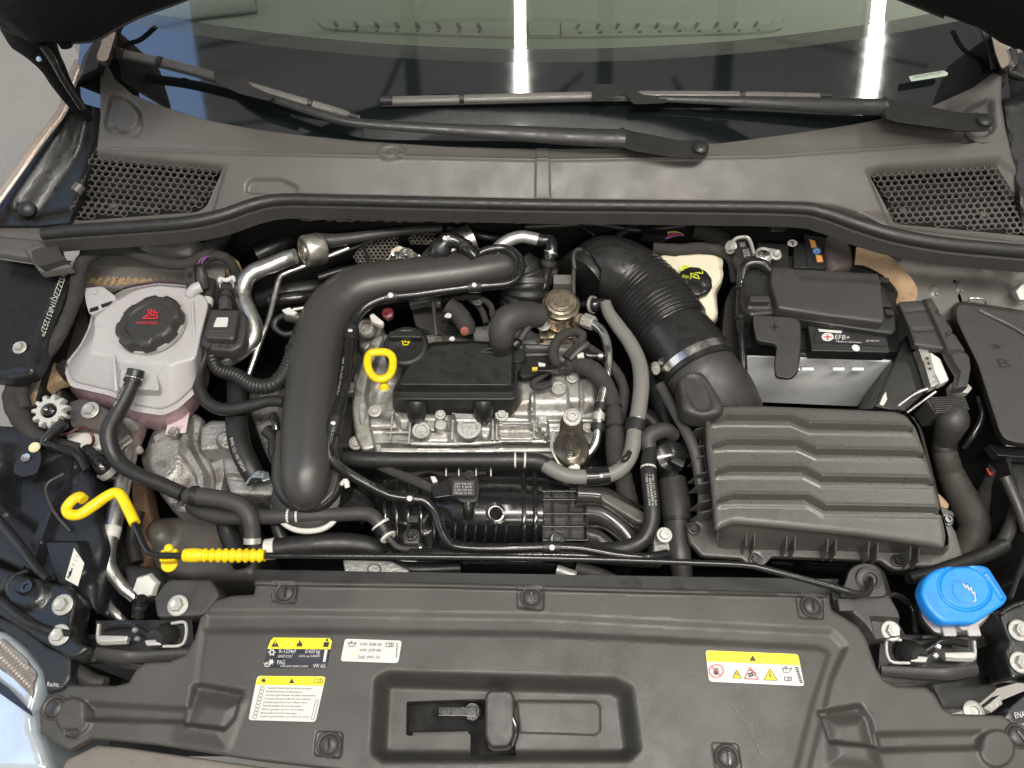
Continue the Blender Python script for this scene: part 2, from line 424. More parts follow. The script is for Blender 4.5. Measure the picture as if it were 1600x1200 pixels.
def lq(quad, u, v):
    q = np.array(quad, float); t = q[0] + (q[1] - q[0]) * u; bo = q[3] + (q[2] - q[3]) * u; return tuple(t + (bo - t) * v)
def subq(quad, u0, v0, u1, v1): return [lq(quad, u0, v0), lq(quad, u1, v0), lq(quad, u1, v1), lq(quad, u0, v1)]
def line(b, pts, w, z, lift=.0008):
    """printed line of width w px"""
    for (x1, y1), (x2, y2) in zip(pts[:-1], pts[1:]):
        d = np.array([x2 - x1, y2 - y1], float); L = np.linalg.norm(d) or 1; n = np.array([-d[1], d[0]]) / L * w / 2
        flat(b, [(x1 + n[0], y1 + n[1]), (x2 + n[0], y2 + n[1]), (x2 - n[0], y2 - n[1]), (x1 - n[0], y1 - n[1])], z, lift)
    return b
def circ(cx, cy, rx, ry=None, n=20, rot=0):
    ry = ry or rx; c, s_ = math.cos(rot), math.sin(rot)
    return [(cx + rx * math.cos(a) * c - ry * math.sin(a) * s_, cy + rx * math.cos(a) * s_ + ry * math.sin(a) * c) for a in [2 * math.pi * i / n for i in range(n)]]
def band(path, t, wpx, k=1.12, rib=None, seg=18):
    """short sleeve around a path"""
    b = B(); w = wpx * .0011 / path.len; pts = []
    for i in range(4):
        c, T, r = path.at(min(1, max(0, t + (i / 3 - .5) * w))); pts.append((*c, r * k))
    return b.tube(pts, seg=seg, n=4, world=True)
def dot(path, t, rpx=4, up=(0, -.35, .94)):
    c, T, r = path.at(t); u = Vector(up).normalized(); u = (u - T * u.dot(T)).normalized()
    return B().lathe(0, 0, 0, [(rpx, -1), (rpx, 1.0), (rpx * .6, 1.8), (.1, 2.0)], u, seg=12, world=c + u * r * 1.1, scale=.0011)
def bolt(parent, px, py, z, r=9, mat=None, axis=(0, -.12, 1), washer=True, name='bolt', h=1.0, torx=False):
    b = B()
    if washer: b.lathe(px, py, z, [(r * 1.55, 0), (r * 1.55, r * .12), (r * 1.4, r * .22), (r * .9, r * .24)], axis)
    if torx: b.lathe(px, py, z, [(r, r * .2), (r, r * .7 * h), (r * .85, r * .85 * h), (r * .5, r * .85 * h), (r * .45, r * .45 * h)], axis, seg=20)
    else: b.hexa(px, py, z, r, r * .85 * h, axis, h0=r * .2)
    if torx is False: b.lathe(px, py, z, [(r * .62, r * 1.0 * h), (r * .6, r * 1.12 * h), (r * .35, r * 1.06 * h)], axis, seg=16)
    return build(b, name, mat or zinc, parent, smooth=30)

# ================================================================ SETTING
b = B(); Z = -0.95
b.add([(-7, -5, Z), (7, -5, Z), (7, 9, Z), (-7, 9, Z)], [(0, 1, 2, 3)])
struct(build(b, 'floor', conc, None, at=(0, 0, Z)))

# hall roof: lit tubes and steel members that mirror in the windscreen
def tube_light(x, x2, y0, y1, z, label):
    t = bpy.data.objects.new('tube_light', None); COL.objects.link(t); t.location = (x, (y0 + y1) / 2, z)
    tag(t, label, 'ceiling light', 'tube lights of the hall')
    w = .038; L = lambda dx, y, dz: (x + (x2 - x) * (y - y0) / (y1 - y0) + dx, y, z + dz)
    build(B().add([L(-w, y0, 0), L(w, y0, 0), L(w, y1, 0), L(-w, y1, 0), L(-w, y0, .05), L(w, y0, .05), L(w, y1, .05), L(-w, y1, .05)],
          [(0, 3, 2, 1), (4, 5, 6, 7), (0, 1, 5, 4), (1, 2, 6, 5), (2, 3, 7, 6), (3, 0, 4, 7)]), 'lamp_tube', tubew, t, fix=False)
    build(B().box(0, 0, 0, 110, (y1 - y0) / .0011, 40, world=Vector(((x + x2) / 2, (y0 + y1) / 2, z + .09))), 'housing', truss, t)
tube_light(.02, .0, -.4, 2.4, 3.1, 'lit tube light mirrored as the middle white bar in the windscreen')
tube_light(2.50, 2.42, -.4, 2.4, 3.1, 'lit tube light mirrored as the right white bar in the windscreen')
def beam(x0, y0, x1, y1, w, label):
    a = Vector((x0, y0, 3.3)); c = Vector((x1, y1, 3.3)); n = (c - a).cross(Vector((0, 0, 1))).normalized() * w; h = Vector((0, 0, .1))
    o = build(B().add([a - n, a + n, c + n, c - n, a - n + h, a + n + h, c + n + h, c - n + h],
        [(0, 1, 2, 3), (7, 6, 5, 4), (0, 1, 5, 4), (1, 2, 6, 5), (2, 3, 7, 6), (3, 0, 4, 7)]), 'roof_beam', truss)
    tag(o, label, 'roof beam', 'steel roof members mirrored in the windscreen')
beam(-.75, -1, -.78, 4, .045, 'steel roof beam mirrored left of the middle light bar in the glass')
beam(.62, -1, .58, 4, .05, 'steel roof beam mirrored right of the middle light bar in the glass')
beam(1.5, -1, 1.4, 4, .05, 'steel roof beam mirrored beside the right light bar in the glass')
beam(-.55, 1.6, -1.1, .6, .012, 'thin brace mirrored slanting across the left of the glass')
beam(.05, .6, .45, .95, .012, 'thin brace mirrored slanting right of the middle light bar')
beam(1.1, .95, 1.35, .55, .012, 'thin brace mirrored slanting in the right half of the glass')
beam(-3, .72, 3, .70, .010, 'thin purlin mirrored across the whole glass')
beam(-3, 1.32, 3, 1.28, .014, 'second thin purlin mirrored across the upper glass')

sw = bpy.data.objects.new('roof_window', None); COL.objects.link(sw); sw.location = (-2.5, 1.1, 3.2)
tag(sw, 'pale blue roof window mirrored at the left end of the windscreen', 'roof window')
build(B().box(0, 0, 0, 0.9 / .0011, 1.5 / .0011, 20, world=Vector((-2.9, 1.05, 3.2))), 'window_pane', skyg, sw)
build(B().box(0, 0, 0, 1.0 / .0011, 40, 30, world=Vector((-2.9, 1.85, 3.2))), 'window_frame', truss, sw)

# ================================================================ BODY SHELL
car = thing('car_body', 'black car body shell around the open engine bay', 'car', 800, 700, -.6)
# bay floor and walls (deep, dark)
def wall(P0, P1, z0, z1, name, mat, label=None):
    v = [Vector((*P0, z1)), Vector((*P1, z1)), Vector((*P1, z0)), Vector((*P0, z0))]
    n = (v[1] - v[0]).cross(Vector((0, 0, 1))).normalized() * .006
    return build(B().add([p for p in v] + [p + n for p in v], [(0, 1, 2, 3), (7, 6, 5, 4), (0, 4, 5, 1), (3, 2, 6, 7), (0, 3, 7, 4), (1, 5, 6, 2)]), name, mat, car, label=label)
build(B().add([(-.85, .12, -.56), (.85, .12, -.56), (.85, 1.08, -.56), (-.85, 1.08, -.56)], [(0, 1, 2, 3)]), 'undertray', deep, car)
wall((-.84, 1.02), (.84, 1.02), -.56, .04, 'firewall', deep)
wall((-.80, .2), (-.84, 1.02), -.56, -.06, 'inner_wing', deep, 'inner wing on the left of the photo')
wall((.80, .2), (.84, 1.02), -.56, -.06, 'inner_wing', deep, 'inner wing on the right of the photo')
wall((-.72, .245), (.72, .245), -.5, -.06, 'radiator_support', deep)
# left fender gutter: a long black channel and the pale outer edge of the fender
zf = lambda x, y: .07 + .08 * (345 - y) / 245
b = B().sheet([(140, 96), (165, 92), (158, 130), (157, 185), (150, 235), (118, 318), (108, 348), (60, 352), (-20, 352), (-20, 330), (32, 268), (100, 172), (112, 120)], lambda x, y: zf(x, y) - .015, 8, skirt=.05,
    pads=[([(118, 140), (150, 120), (148, 200), (110, 320), (40, 335), (30, 318), (100, 215)], -.03, 26)])
build(b, 'fender_gutter', paint, car, label='black gutter along the left fender')
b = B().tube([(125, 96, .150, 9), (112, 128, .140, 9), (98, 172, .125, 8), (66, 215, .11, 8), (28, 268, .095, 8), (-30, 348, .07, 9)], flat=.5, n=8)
build(b, 'fender_edge', wallrefl, car, label='pale edge of the left fender, wall reflection painted in')
b = B().loft([([(146, 66), (166, 62), (172, 80), (150, 108), (128, 118), (136, 85)], .20), ([(140, 70), (170, 66), (176, 90), (160, 118), (118, 132), (128, 90)], .14)], N=30)
build(b, 'fender_corner', bluep2, car, bevel=.003)
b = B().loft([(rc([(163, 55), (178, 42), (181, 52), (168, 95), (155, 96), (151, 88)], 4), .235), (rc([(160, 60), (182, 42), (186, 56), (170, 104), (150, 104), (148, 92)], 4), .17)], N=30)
build(b, 'pillar_foot', wallrefl, car, bevel=.003, label='pale foot of the left windscreen pillar')
# right side
b = B().sheet([(1560, 95), (1600, 80), (1660, 80), (1660, 400), (1600, 372), (1592, 300), (1575, 215), (1568, 150)], lambda x, y: .05 + .08 * (345 - y) / 245, 8, skirt=.05,
    pads=[([(1572, 135), (1640, 120), (1640, 330), (1608, 330)], -.04, 16)])
build(b, 'fender_gutter', paint, car, label='black gutter along the right fender')
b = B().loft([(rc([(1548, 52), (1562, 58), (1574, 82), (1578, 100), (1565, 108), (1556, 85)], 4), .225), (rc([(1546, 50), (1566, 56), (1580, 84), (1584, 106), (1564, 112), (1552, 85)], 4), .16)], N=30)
build(b, 'pillar_foot', wallrefl, car, bevel=.003, label='pale foot of the right windscreen pillar')
b = B().tube([(1580, 78, .16, 7), (1584, 100, .15, 8), (1576, 112, .14, 8), (1600, 122, .135, 6)], n=6)
build(b, 'body_seam', paint, car)
# strut towers, grey steel
b = B().sheet(rc([(118, 402), (180, 378), (300, 372), (350, 392), (352, 440), (300, 462), (205, 452), (128, 448)], 14), -.055, 5, skirt=.2,
    pads=[(circ(268, 385, 44, 20), .018, 12), ([(130, 418), (330, 428), (330, 450), (130, 446)], -.022, 8)])
build(b, 'strut_tower', panel, car, label='grey steel strut tower at the left rear of the bay')
b = B().sheet(rc([(1352, 392), (1400, 384), (1620, 402), (1620, 500), (1440, 500), (1385, 470)], 10), -.06, 5, skirt=.25,
    pads=[([(1385, 380), (1580, 400), (1580, 425), (1400, 420)], .014, 22), (circ(1460, 454, 7), .004, 4), (circ(1500, 448, 7), .004, 4), ([(1560, 418), (1620, 420), (1620, 460), (1572, 448)], -.014, 18)])
build(b, 'strut_tower', panel, car, label='grey steel strut tower at the right rear of the bay')
for (x, y, z, r) in [(1464, 458, -.056, 4), (1503, 453, -.056, 4), (246, 440, -.07, 4), (183, 434, -.07, 3)]:
    build(B().lathe(x, y, z, [(r, 0), (r, 1), (r * .6, 2)], seg=12), 'weld_stud', panel, car)
build(B().lathe(1590, 458, -.05, [(11, 0), (11, 18), (13, 20), (13, 24)], (-.25, -.55, .8), seg=20).hexa(1590, 458, -.05, 15, 12, (-.25, -.55, .8), h0=22), 'suspension_bolt', zinc, car)
# grey rail down the left, beside the coolant tank
b = B().sheet([(128, 450), (140, 520), (92, 590), (98, 640), (60, 650), (40, 615), (75, 560), (110, 440)], -.10, 6, skirt=.2)
build(b, 'wing_rail', dpan, car)
# black seam plate with stamped number, left
vp = thing('wing_plate', 'black painted wing plate stamped with the vehicle number at far left', 'body panel', 50, 500, .0)
b = B().sheet(rc([(-20, 400), (60, 412), (113, 404), (116, 420), (100, 470), (62, 565), (52, 584), (20, 592), (-20, 590)], 8), .0, 5, skirt=.02, rim=6, rimh=.004,
    pads=[([(-20, 575), (40, 566), (90, 440), (96, 445), (52, 580), (-20, 588)], .003, 6)])
build(b, 'plate', paint, vp)
b = B(); text_quad(b, '*VSSZZZKJ1NR512527*', [(95, 421), (106, 427), (70, 527), (59, 521)][0:4], .003)
# text runs down the plate: left edge of text at the top end
b = B(); text_quad(b, '*VSSZZZKJ1NR512527*', [(106, 427), (70, 527), (59, 522), (95, 421)], .004)
build(b, 'stamped_number', palep, vp, fix=False)
bolt(vp, 31, 543, .002, 7, zinc, name='plate_bolt')
b = B().prism(rc([(85, 572), (100, 560), (108, 570), (96, 590)], 3), -.05, .03); build(b, 'tab', blk, vp, bevel=.001)
# seal corner moulding
sc_ = thing('corner_moulding', 'grey plastic corner moulding at the left end of the bonnet seal', 'moulding', 50, 380, .03)
b = B().sheet(rc([(-20, 342), (30, 338), (104, 348), (100, 372), (93, 380), (95, 398), (112, 416), (60, 424), (45, 402), (-20, 392)], 5), .045, 4, skirt=.014, rim=5, rimh=.004,
    pads=[([(-20, 362), (68, 371), (70, 376), (-20, 368)], -.004, 4), ([(40, 392), (92, 378), (95, 400), (60, 420)], .012, 8)])
build(b, 'moulding', cowlp, sc_)
b = B().prism(rc([(48, 392), (88, 378), (96, 398), (104, 404), (62, 416), (52, 408)], 6), .058, .02); build(b, 'block', blk2, sc_, bevel=.004)
b = B().lathe(44, 328, .06, [(13, 0), (12, 10), (6, 14)], (.3, -.5, .8), seg=16); build(b, 'blue_plug', bluep2, sc_)

# ================================================================ BONNET (hood) raised behind the top of the frame
hood = thing('hood', 'raised black bonnet whose rear corners reach into both top corners', 'car hood', 800, 10, .4)
edge = [(-70, 42, .42), (0, 32, .42), (24, 52, .41), (60, 66, .40), (112, 64, .40), (150, 60, .40), (178, 44, .405), (222, 22, .41), (292, -4, .42), (420, -60, .45), (600, -118, .49), (800, -145, .52),
        (1000, -132, .51), (1200, -88, .48), (1350, -26, .44), (1420, 2, .43), (1475, 24, .42), (1530, 44, .41), (1562, 66, .40), (1584, 76, .40), (1640, 82, .40)]
dirv = Vector((0, -.20, .98))
e0 = [W(*p) for p in edge]
vs = []; 
for p in e0:
    for k, (l, o) in enumerate([(0, 0), (.015, -.012), (.10, -.016), (.14, -.02), (.5, -.03), (.95, -.02), (.95, .0), (0, .02)]):
        vs.append(p + dirv * l + Vector((0, 1, .4)).normalized() * o)
m = 8
build(B().add(vs, [(i * m + k, (i + 1) * m + k, (i + 1) * m + (k + 1) % m, i * m + (k + 1) % m) for i in range(len(e0) - 1) for k in range(m)]), 'inner_panel', hoodm, hood, smooth=50)
b = B().tube([(x, y + 2, z - .004, 3.2) for x, y, z in edge[4:17]], flat=.7); build(b, 'edge_seal', rub, hood)
for side in (0, 1):
    f = (lambda x: x) if side == 0 else (lambda x: 1600 - (x - 30))
    if side == 0:
        b = B().tube([(30, 30, .40, 34), (50, 60, .39, 34), (70, 88, .36, 23), (84, 108, .33, 18), (97, 132, .29, 15), (118, 162, .24, 12), (140, 188, .19, 6)], flat=.5, seg=18, n=8); build(b, 'hinge_arm', hoodm, hood, smooth=60)
        b = B().tube([(96, 40, .40, 22), (102, 60, .39, 16), (104, 74, .385, 9)], flat=.5); build(b, 'corner_block', hoodm, hood)
        b = B().tube([(66, 70, .40, 6), (84, 96, .37, 6), (100, 126, .32, 5), (128, 168, .25, 5)]); build(b, 'hinge_bar', gloss, hood)
        build(B().lathe(62, 93, .385, [(4, 0), (4, 3)], (0, -.5, .8), seg=12), 'hinge_pin', steel, hood)
    else:
        b = B().tube([(1568, 44, .40, 12), (1600, 58, .36, 16), (1650, 90, .28, 18)]); build(b, 'hinge_arm', hoodm, hood)

# ================================================================ WINDSCREEN, DASHBOARD
def yb(x): return 1.085 + .19 * (x - .05) ** 2
def zb(x): return .128 + .03 * x * x
SL = math.tan(math.radians(29))
gl = thing('windscreen', 'curved greenish windscreen with black border mirroring two light bars', 'windscreen', 800, 150, .13)
NX = 60
def glass_grid(s0, s1, lift, ns=12, thick=.0, xw=.87):
    vs = []; 
    for j in range(ns + 1):
        for i in range(NX + 1):
            x = .055 - xw + 2 * xw * i / NX; 
            a = s0(x) if callable(s0) else s0; c = s1(x) if callable(s1) else s1
            s = a + (c - a) * j / ns
            xx = x * (1 - .10 * s)
            vs.append((xx, yb(x) + s, zb(x) + SL * s - .10 * s * s + lift - .05 * x ** 2 * s))
    return B().add(vs, [(j * (NX + 1) + i, j * (NX + 1) + i + 1, (j + 1) * (NX + 1) + i + 1, (j + 1) * (NX + 1) + i) for j in range(ns) for i in range(NX)])
frit.node_tree.nodes['Principled BSDF'].inputs['IOR'].default_value = 2.0
ft = lambda x: .135 - .02 * x * x
mg = bpy.data.materials.new('tinted_screen_glass'); mg.use_nodes = True; nt = mg.node_tree; nt.nodes.clear()
no = nt.nodes.new('ShaderNodeOutputMaterial'); tr = nt.nodes.new('ShaderNodeBsdfTransparent'); tr.inputs[0].default_value = (.86, .92, .86, 1)
gs = nt.nodes.new('ShaderNodeBsdfGlossy'); gs.inputs['Roughness'].default_value = .01; fr = nt.nodes.new('ShaderNodeFresnel'); fr.inputs[0].default_value = 1.75
mx = nt.nodes.new('ShaderNodeMixShader'); nt.links.new(fr.outputs[0], mx.inputs[0]); nt.links.new(tr.outputs[0], mx.inputs[1]); nt.links.new(gs.outputs[0], mx.inputs[2]); nt.links.new(mx.outputs[0], no.inputs[0])
# border with a dot-fade at its upper edge
fm = bpy.data.materials.new('border_dot_fade'); fm.use_nodes = True; nt = fm.node_tree; N = nt.nodes; L = nt.links; pb = N['Principled BSDF']
pb.inputs['Base Color'].default_value = (.006, .008, .009, 1); pb.inputs['Roughness'].default_value = .04; pb.inputs['IOR'].default_value = 2.0
vo = N.new('ShaderNodeTexVoronoi'); vo.voronoi_dimensions = '2D'; vo.inputs['Scale'].default_value = 560; vo.inputs['Randomness'].default_value = 0; vo.feature = 'F1'
tcn = N.new('ShaderNodeUVMap'); mp = N.new('ShaderNodeTexCoord'); L.new(mp.outputs['Object'], vo.inputs['Vector'])
lt = N.new('ShaderNodeMath'); lt.operation = 'LESS_THAN'; L.new(vo.outputs['Distance'], lt.inputs[0]); lt.inputs[1].default_value = .46; L.new(lt.outputs[0], pb.inputs['Alpha'])
build(glass_grid(ft, 1.0, 0, 20), 'glass_pane', mg, gl, fix=False)
build(glass_grid(-.05, lambda x: ft(x) - .022, -.0015, 8), 'black_border', frit, gl, fix=False)
build(glass_grid(lambda x: ft(x) - .022, ft, -.0015, 2), 'dotted_border', fm, gl, fix=False)
b = B().tube([(172, 92, .165, 5), (180, 60, .19, 5), (190, 36, .215, 5), (205, 5, .24, 5)], flat=.6); build(b, 'side_trim', rub, gl)
b = B().tube([(1553, 108, .16, 5), (1548, 80, .18, 5), (1538, 52, .205, 5), (1524, 20, .225, 5)], flat=.6); build(b, 'side_trim', rub, gl)
vt = tag(build(B().sheet(rc([(1420, 119), (1474, 110), (1482, 114), (1480, 118), (1424, 127)], 2), .168, 6, skirt=.001), 'number_strip', M('strip_pale_green', (.55, .66, .54), .4, bump=.1)), 'small pale green number strip low on the right of the windscreen', 'number strip')
b = B(); text_quad(b, 'VSSZZZKJ1NR512527', [(1427, 119), (1472, 111), (1474, 115), (1428, 124)], .1685); build(b, 'number_print', greyp, vt, fix=False)

da = thing('dashboard', 'grey green dashboard top seen through the windscreen with long defroster vent', 'dashboard', 800, 20, .07)
zd = .075
b = B().sheet([(150, 130), (230, 165), (500, 215), (850, 235), (1200, 215), (1480, 160), (1560, 120), (1640, -70), (1400, -120), (200, -120), (40, -60)], zd, 12, skirt=.1)
build(b, 'top_pad', dash, da)
slot = sm([(498, 26), (520, 22), (700, 28), (860, 33), (1050, 30), (1210, 24), (1222, 32), (1205, 48), (1050, 54), (860, 57), (700, 54), (530, 46), (500, 38)], 3)
b = B().sheet(slot, zd + .006, 5, skirt=.006, pads=[([(510, 30), (860, 37), (1210, 30), (1200, 44), (860, 52), (520, 42)], -.004, 6)]); build(b, 'defroster_vent', dash, da)
for i, x in enumerate(list(range(520, 760, 32)) + list(range(902, 1200, 31))):
    yy = 42 - abs(x - 860) * .012; sk = -4 if x < 800 else 4
    o = build(B().prism([(x, yy - 5), (x + 5, yy - 4), (x + 5 - sk, yy + 2), (x + 2 - sk, yy + 4), (x - sk * .5, yy)], zd + .0075, .002), 'vent_slot', dashd, da)
    o = build(B().prism([(x + 2, yy + 8), (x + 8, yy + 7), (x + 7, yy + 9.5), (x + 3, yy + 10)], zd + .0075, .002), 'vent_slot', dashd, da)
b = B().sheet(rc([(825, 37), (876, 37), (876, 55), (825, 55)], 2), zd + .008, 5, skirt=.004); build(b, 'sensor_panel', dash, da)
for x in (825, 876): build(B().prism([(x - 1.2, 36), (x + 1.2, 36), (x + 1.2, 56), (x - 1.2, 56)], zd + .0095, .002), 'panel_gap', dashd, da)
b = B().tube([(205, 60, .09, 16), (240, 30, .09, 18), (300, 15, .09, 18), (400, 5, .088, 16)], flat=.5); build(b, 'side_pad', dash, da)

# ================================================================ COWL
zc = lambda x, y: np.where(y < 246, .118, .118 - .036 * np.clip((y - 246) / 70, 0, 1.4)) + .05 * np.clip((190 - y) / 120, 0, 1) * (abs(x - 850) > 300)
def zc(x, y):
    yr = 248 - 34 * ((x - 850) / 700) ** 2 + (8 if False else 0)
    f = min(max((y - yr) / 62, 0), 1.6)
    g = min(max((yr - y) / 120, 0), 1)
    return .114 - .036 * f + g * (.006 + .045 * ((x - 850) / 700) ** 2)
cowl = thing('cowl_panel', 'long grey plastic cowl panel under the windscreen with honeycomb corners', 'cowl panel', 850, 300, .08)
glL = [(150, 238), (346, 257), (320, 316), (307, 325), (125, 339), (112, 337)]
glR = [(1362, 268), (1372, 261), (1560, 250), (1608, 326), (1608, 363), (1402, 344)]
top = [(166, 98), (178, 122), (206, 146), (250, 164), (320, 186), (400, 201), (480, 211), (560, 219), (700, 228), (850, 232), (1000, 230), (1130, 222), (1220, 210), (1330, 194), (1400, 180), (1460, 163), (1520, 136), (1553, 112)]
bot = [(1566, 118), (1566, 160), (1572, 200), (1584, 250), (1600, 292), (1640, 392), (1600, 384), (1480, 374), (1400, 360), (1350, 334), (1310, 322), (1260, 316), (850, 312), (450, 302), (400, 308), (340, 334), (290, 344), (104, 356), (112, 335), (150, 240), (156, 180), (156, 120)]
rL = [(352, 255), (372, 290), (402, 303)]
b = B().sheet(top + bot, zc, 3.6, skirt=.02, rim=4, rimh=.002, holes=[rc(glL, 5), rc(glR, 5)], pads=[
    ([(140, 238), (352, 258), (332, 328), (300, 338), (104, 350)], -.010, 9), ([(1356, 266), (1380, 260), (1562, 248), (1640, 300), (1640, 380), (1392, 352)], -.010, 9),
    (rc([(172, 143), (200, 152), (219, 172), (222, 196), (212, 214), (196, 210), (168, 205), (161, 190)], 6), -.010, 5),
    (rc([(175, 147), (199, 156), (216, 176), (214, 194), (200, 203), (186, 202), (180, 195), (167, 199), (165, 190)], 6), .0085, 5),
    (rc([(1505, 175), (1520, 165), (1548, 152), (1556, 196), (1550, 206), (1520, 222), (1500, 222), (1490, 208)], 8), -.010, 6),
    (circ(612, 238, 22, 13), .0035, 4), (circ(612, 239, 13, 8), -.0035, 4), (circ(612, 239, 9, 6), .003, 3),
    (rc([(385, 286), (395, 279), (440, 279), (465, 291), (462, 306), (385, 300)], 5), -.006, 5),
    ([(838, 226), (858, 226), (860, 322), (836, 322)], .0025, 2), ([(100, 229), (400, 238.5), (850, 249), (1200, 243), (1500, 222), (1500, 226), (1200, 247), (850, 253), (400, 243), (100, 233)], .003, 4)])
build(b, 'panel', cowlp, cowl, smooth=60)
def honeycomb(quad, name, mat, parent, zf, pitch=11.2, row=8.5):
    P = np.array(quad, float); x0, y0 = P.min(0); x1, y1 = P.max(0); b = B(); j = 0
    c_ = (P.max(0) + P.min(0)) / 2
    i_, j_ = (0, 1) if quad[1][0] - quad[0][0] > 50 else (1, 2)
    sl = ((quad[j_][1] - quad[i_][1]) / (quad[j_][0] - quad[i_][0]))
    y = y0 - 20
    while y < y1 + 20:
        i = 0; x = x0 - 8 + (pitch / 2 if j % 2 else 0)
        while x < x1 + 10:
            yy = y + (x - c_[0]) * sl
            if sdf(np.array([[x, yy]]), quad)[0] < 1.5:
                O = [(x + pitch / 2 * 1.155 * math.sin(a), yy + row * 2 / 3 * 1.0 * math.cos(a)) for a in [math.pi / 3 * k for k in range(6)]]
                I = [(x + (o[0] - x) * .76, yy + (o[1] - yy) * .74) for o in O]
                zz = zf(x, yy)
                t = [W(p[0], p[1], zz) for p in O] + [W(p[0], p[1], zz) for p in I]; t += [p - Vector((0, 0, .0025)) for p in t[6:]]
                b.add(t, [(k, (k + 1) % 6, (k + 1) % 6 + 6, k + 6) for k in range(6)] + [(k + 6, (k + 1) % 6 + 6, (k + 1) % 6 + 12, k + 12) for k in range(6)])
            x += pitch
        y += row; j += 1
    return build(b, name, mat, parent, fix=False, smooth=20)
honeycomb(glL, 'honeycomb_grille', cowlp, cowl, lambda x, y: zc(x, y) - .009)
honeycomb(glR, 'honeycomb_grille', cowlp, cowl, lambda x, y: zc(x, y) - .009)
for q in (glL, glR):
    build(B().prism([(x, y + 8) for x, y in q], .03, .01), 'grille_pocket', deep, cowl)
for (x, y) in [(178, 322), (302, 314), (1410, 330), (1535, 336)]:
    build(B().lathe(x, y, .045, [(6, 0), (6, 3), (3, 4)], seg=10), 'pocket_screw', dpan, cowl)
build(B().tube([(118, 300, .085, 9), (126, 290, .088, 9)], n=4), 'side_peg', cowlp, cowl)
b = B().lathe(1528, 208, .108, [(24, -3), (24, 3), (17, 5), (15, 0)], seg=24); build(b, 'spindle_ring', cowlp, cowl)
b = B().prism(rc([(1556, 104), (1566, 102), (1576, 118), (1572, 130), (1560, 128)], 3), .15, .03); build(b, 'end_clip', blk, cowl, bevel=.002)
b = B().prism(rc([(153, 92), (164, 90), (170, 108), (160, 120), (152, 112)], 3), .155, .03); build(b, 'end_clip', blk2, cowl, bevel=.002)

seal = thing('bonnet_seal', 'long black rubber bonnet seal running under the cowl across the bay', 'rubber seal', 850, 330, .07)
sp_ = [(66, 366, .075, 9), (110, 361, .076, 10), (200, 355, .077, 10), (290, 348, .078, 10), (345, 337, .078, 10), (395, 320, .078, 10), (440, 312, .078, 9.5), (520, 313, .078, 9), (700, 317, .078, 9), (850, 320, .078, 9), (1050, 322, .078, 9), (1240, 325, .078, 9.5),
       (1290, 333, .078, 10), (1340, 350, .077, 11), (1400, 368, .076, 11), (1480, 382, .075, 11), (1600, 393, .074, 11), (1680, 400, .072, 11)]
build(B().tube(sp_, flat=.95, n=8), 'seal_bead', rub, seal)
b = B(); pc = Path(sp_, 8); vs = []
for c, T, r in zip(pc.C, pc.T, pc.R):
    n = Vector((T.y, -T.x, 0)).normalized(); n = n if n.y < 0 else -n
    for (o, dz) in [(.2, -.004), (1.3, -.006), (1.7, -.030), (1.1, -.032), (.0, -.03)]: vs.append(c + n * r * o + Vector((0, 0, dz)))
b.add(vs, [(i * 5 + k, (i + 1) * 5 + k, (i + 1) * 5 + (k + 1) % 5, i * 5 + (k + 1) % 5) for i in range(len(pc.C) - 1) for k in range(5)])
build(b, 'seal_carrier', blk2, seal, smooth=50)
for x, y in [(296, 372), (1215, 357), (1405, 388), (1520, 402)]:
    build(B().box(x, y, .03, 22, 8, 8), 'carrier_clip', blk, seal, bevel=.001)
# ragged insulation lip under the seal
b = B(); pts = []
for i in range(70):
    x = 470 + i * 7.4; pts.append((x, 343 + random.uniform(-1.5, 2) + (x - 470) * .006, .035, 2.2 + random.uniform(-.8, 1.3)))
tag(build(B().tube(pts, seg=6, n=3), 'insulation_edge', M('frayed_insulation', (.10, .09, .075), .9, bump=1, bscale=200, bdist=.003)), 'frayed grey edge of firewall insulation under the seal', 'insulation')

# ================================================================ WIPERS
def wiper_set(name, label, blade, conn, arm, head, cap, tip):
    t = thing(name, label, 'wiper', *cap, group='windscreen wipers')
    p = B().tube([(x, y, z, r) for x, y, z, r in blade], flat=.55, n=6, seg=10); bl = build(p, 'blade', wiper, t); pth = p.path
    build(B().tube([(x, y + r * .95, z - .004, r * .42) for x, y, z, r in blade], flat=1, seg=8), 'rubber_lip', rub, bl)
    for e in tip: build(band(pth, e, 20, 1.18), 'end_cap', blk, bl)
    for e in (.18, .80): build(band(pth, e, 7, 1.16), 'clip', blk, bl)
    o, z, zl = conn
    build(B().loft([(rc(o, 3), z), (rc(o, 3), zl)], N=40), 'connector', blk, t, bevel=.0015)
    build(B().tube(arm, flat=.55, n=6, seg=10), 'arm', blk, t)
    build(B().loft([(rc(head, 4), cap[2] + .026), (rc([(x + (cap[0] - x) * .03, y + 2) for x, y in head], 4), cap[2] + .006)], N=50), 'arm_head', blk, t, bevel=.002)
    build(B().lathe(cap[0], cap[1], cap[2] + .026, [(13, 0), (13, 4), (10.5, 7), (5, 9), (.1, 9.5)]), 'nut_cap', blk, t)
    kx = head[0]; build(B().tube([(head[0][0], head[0][1] + 2, cap[2] + .02, 4), (head[-1][0], head[-1][1] - 2, cap[2] + .02, 4)], n=4), 'hinge_pin', blk, t)
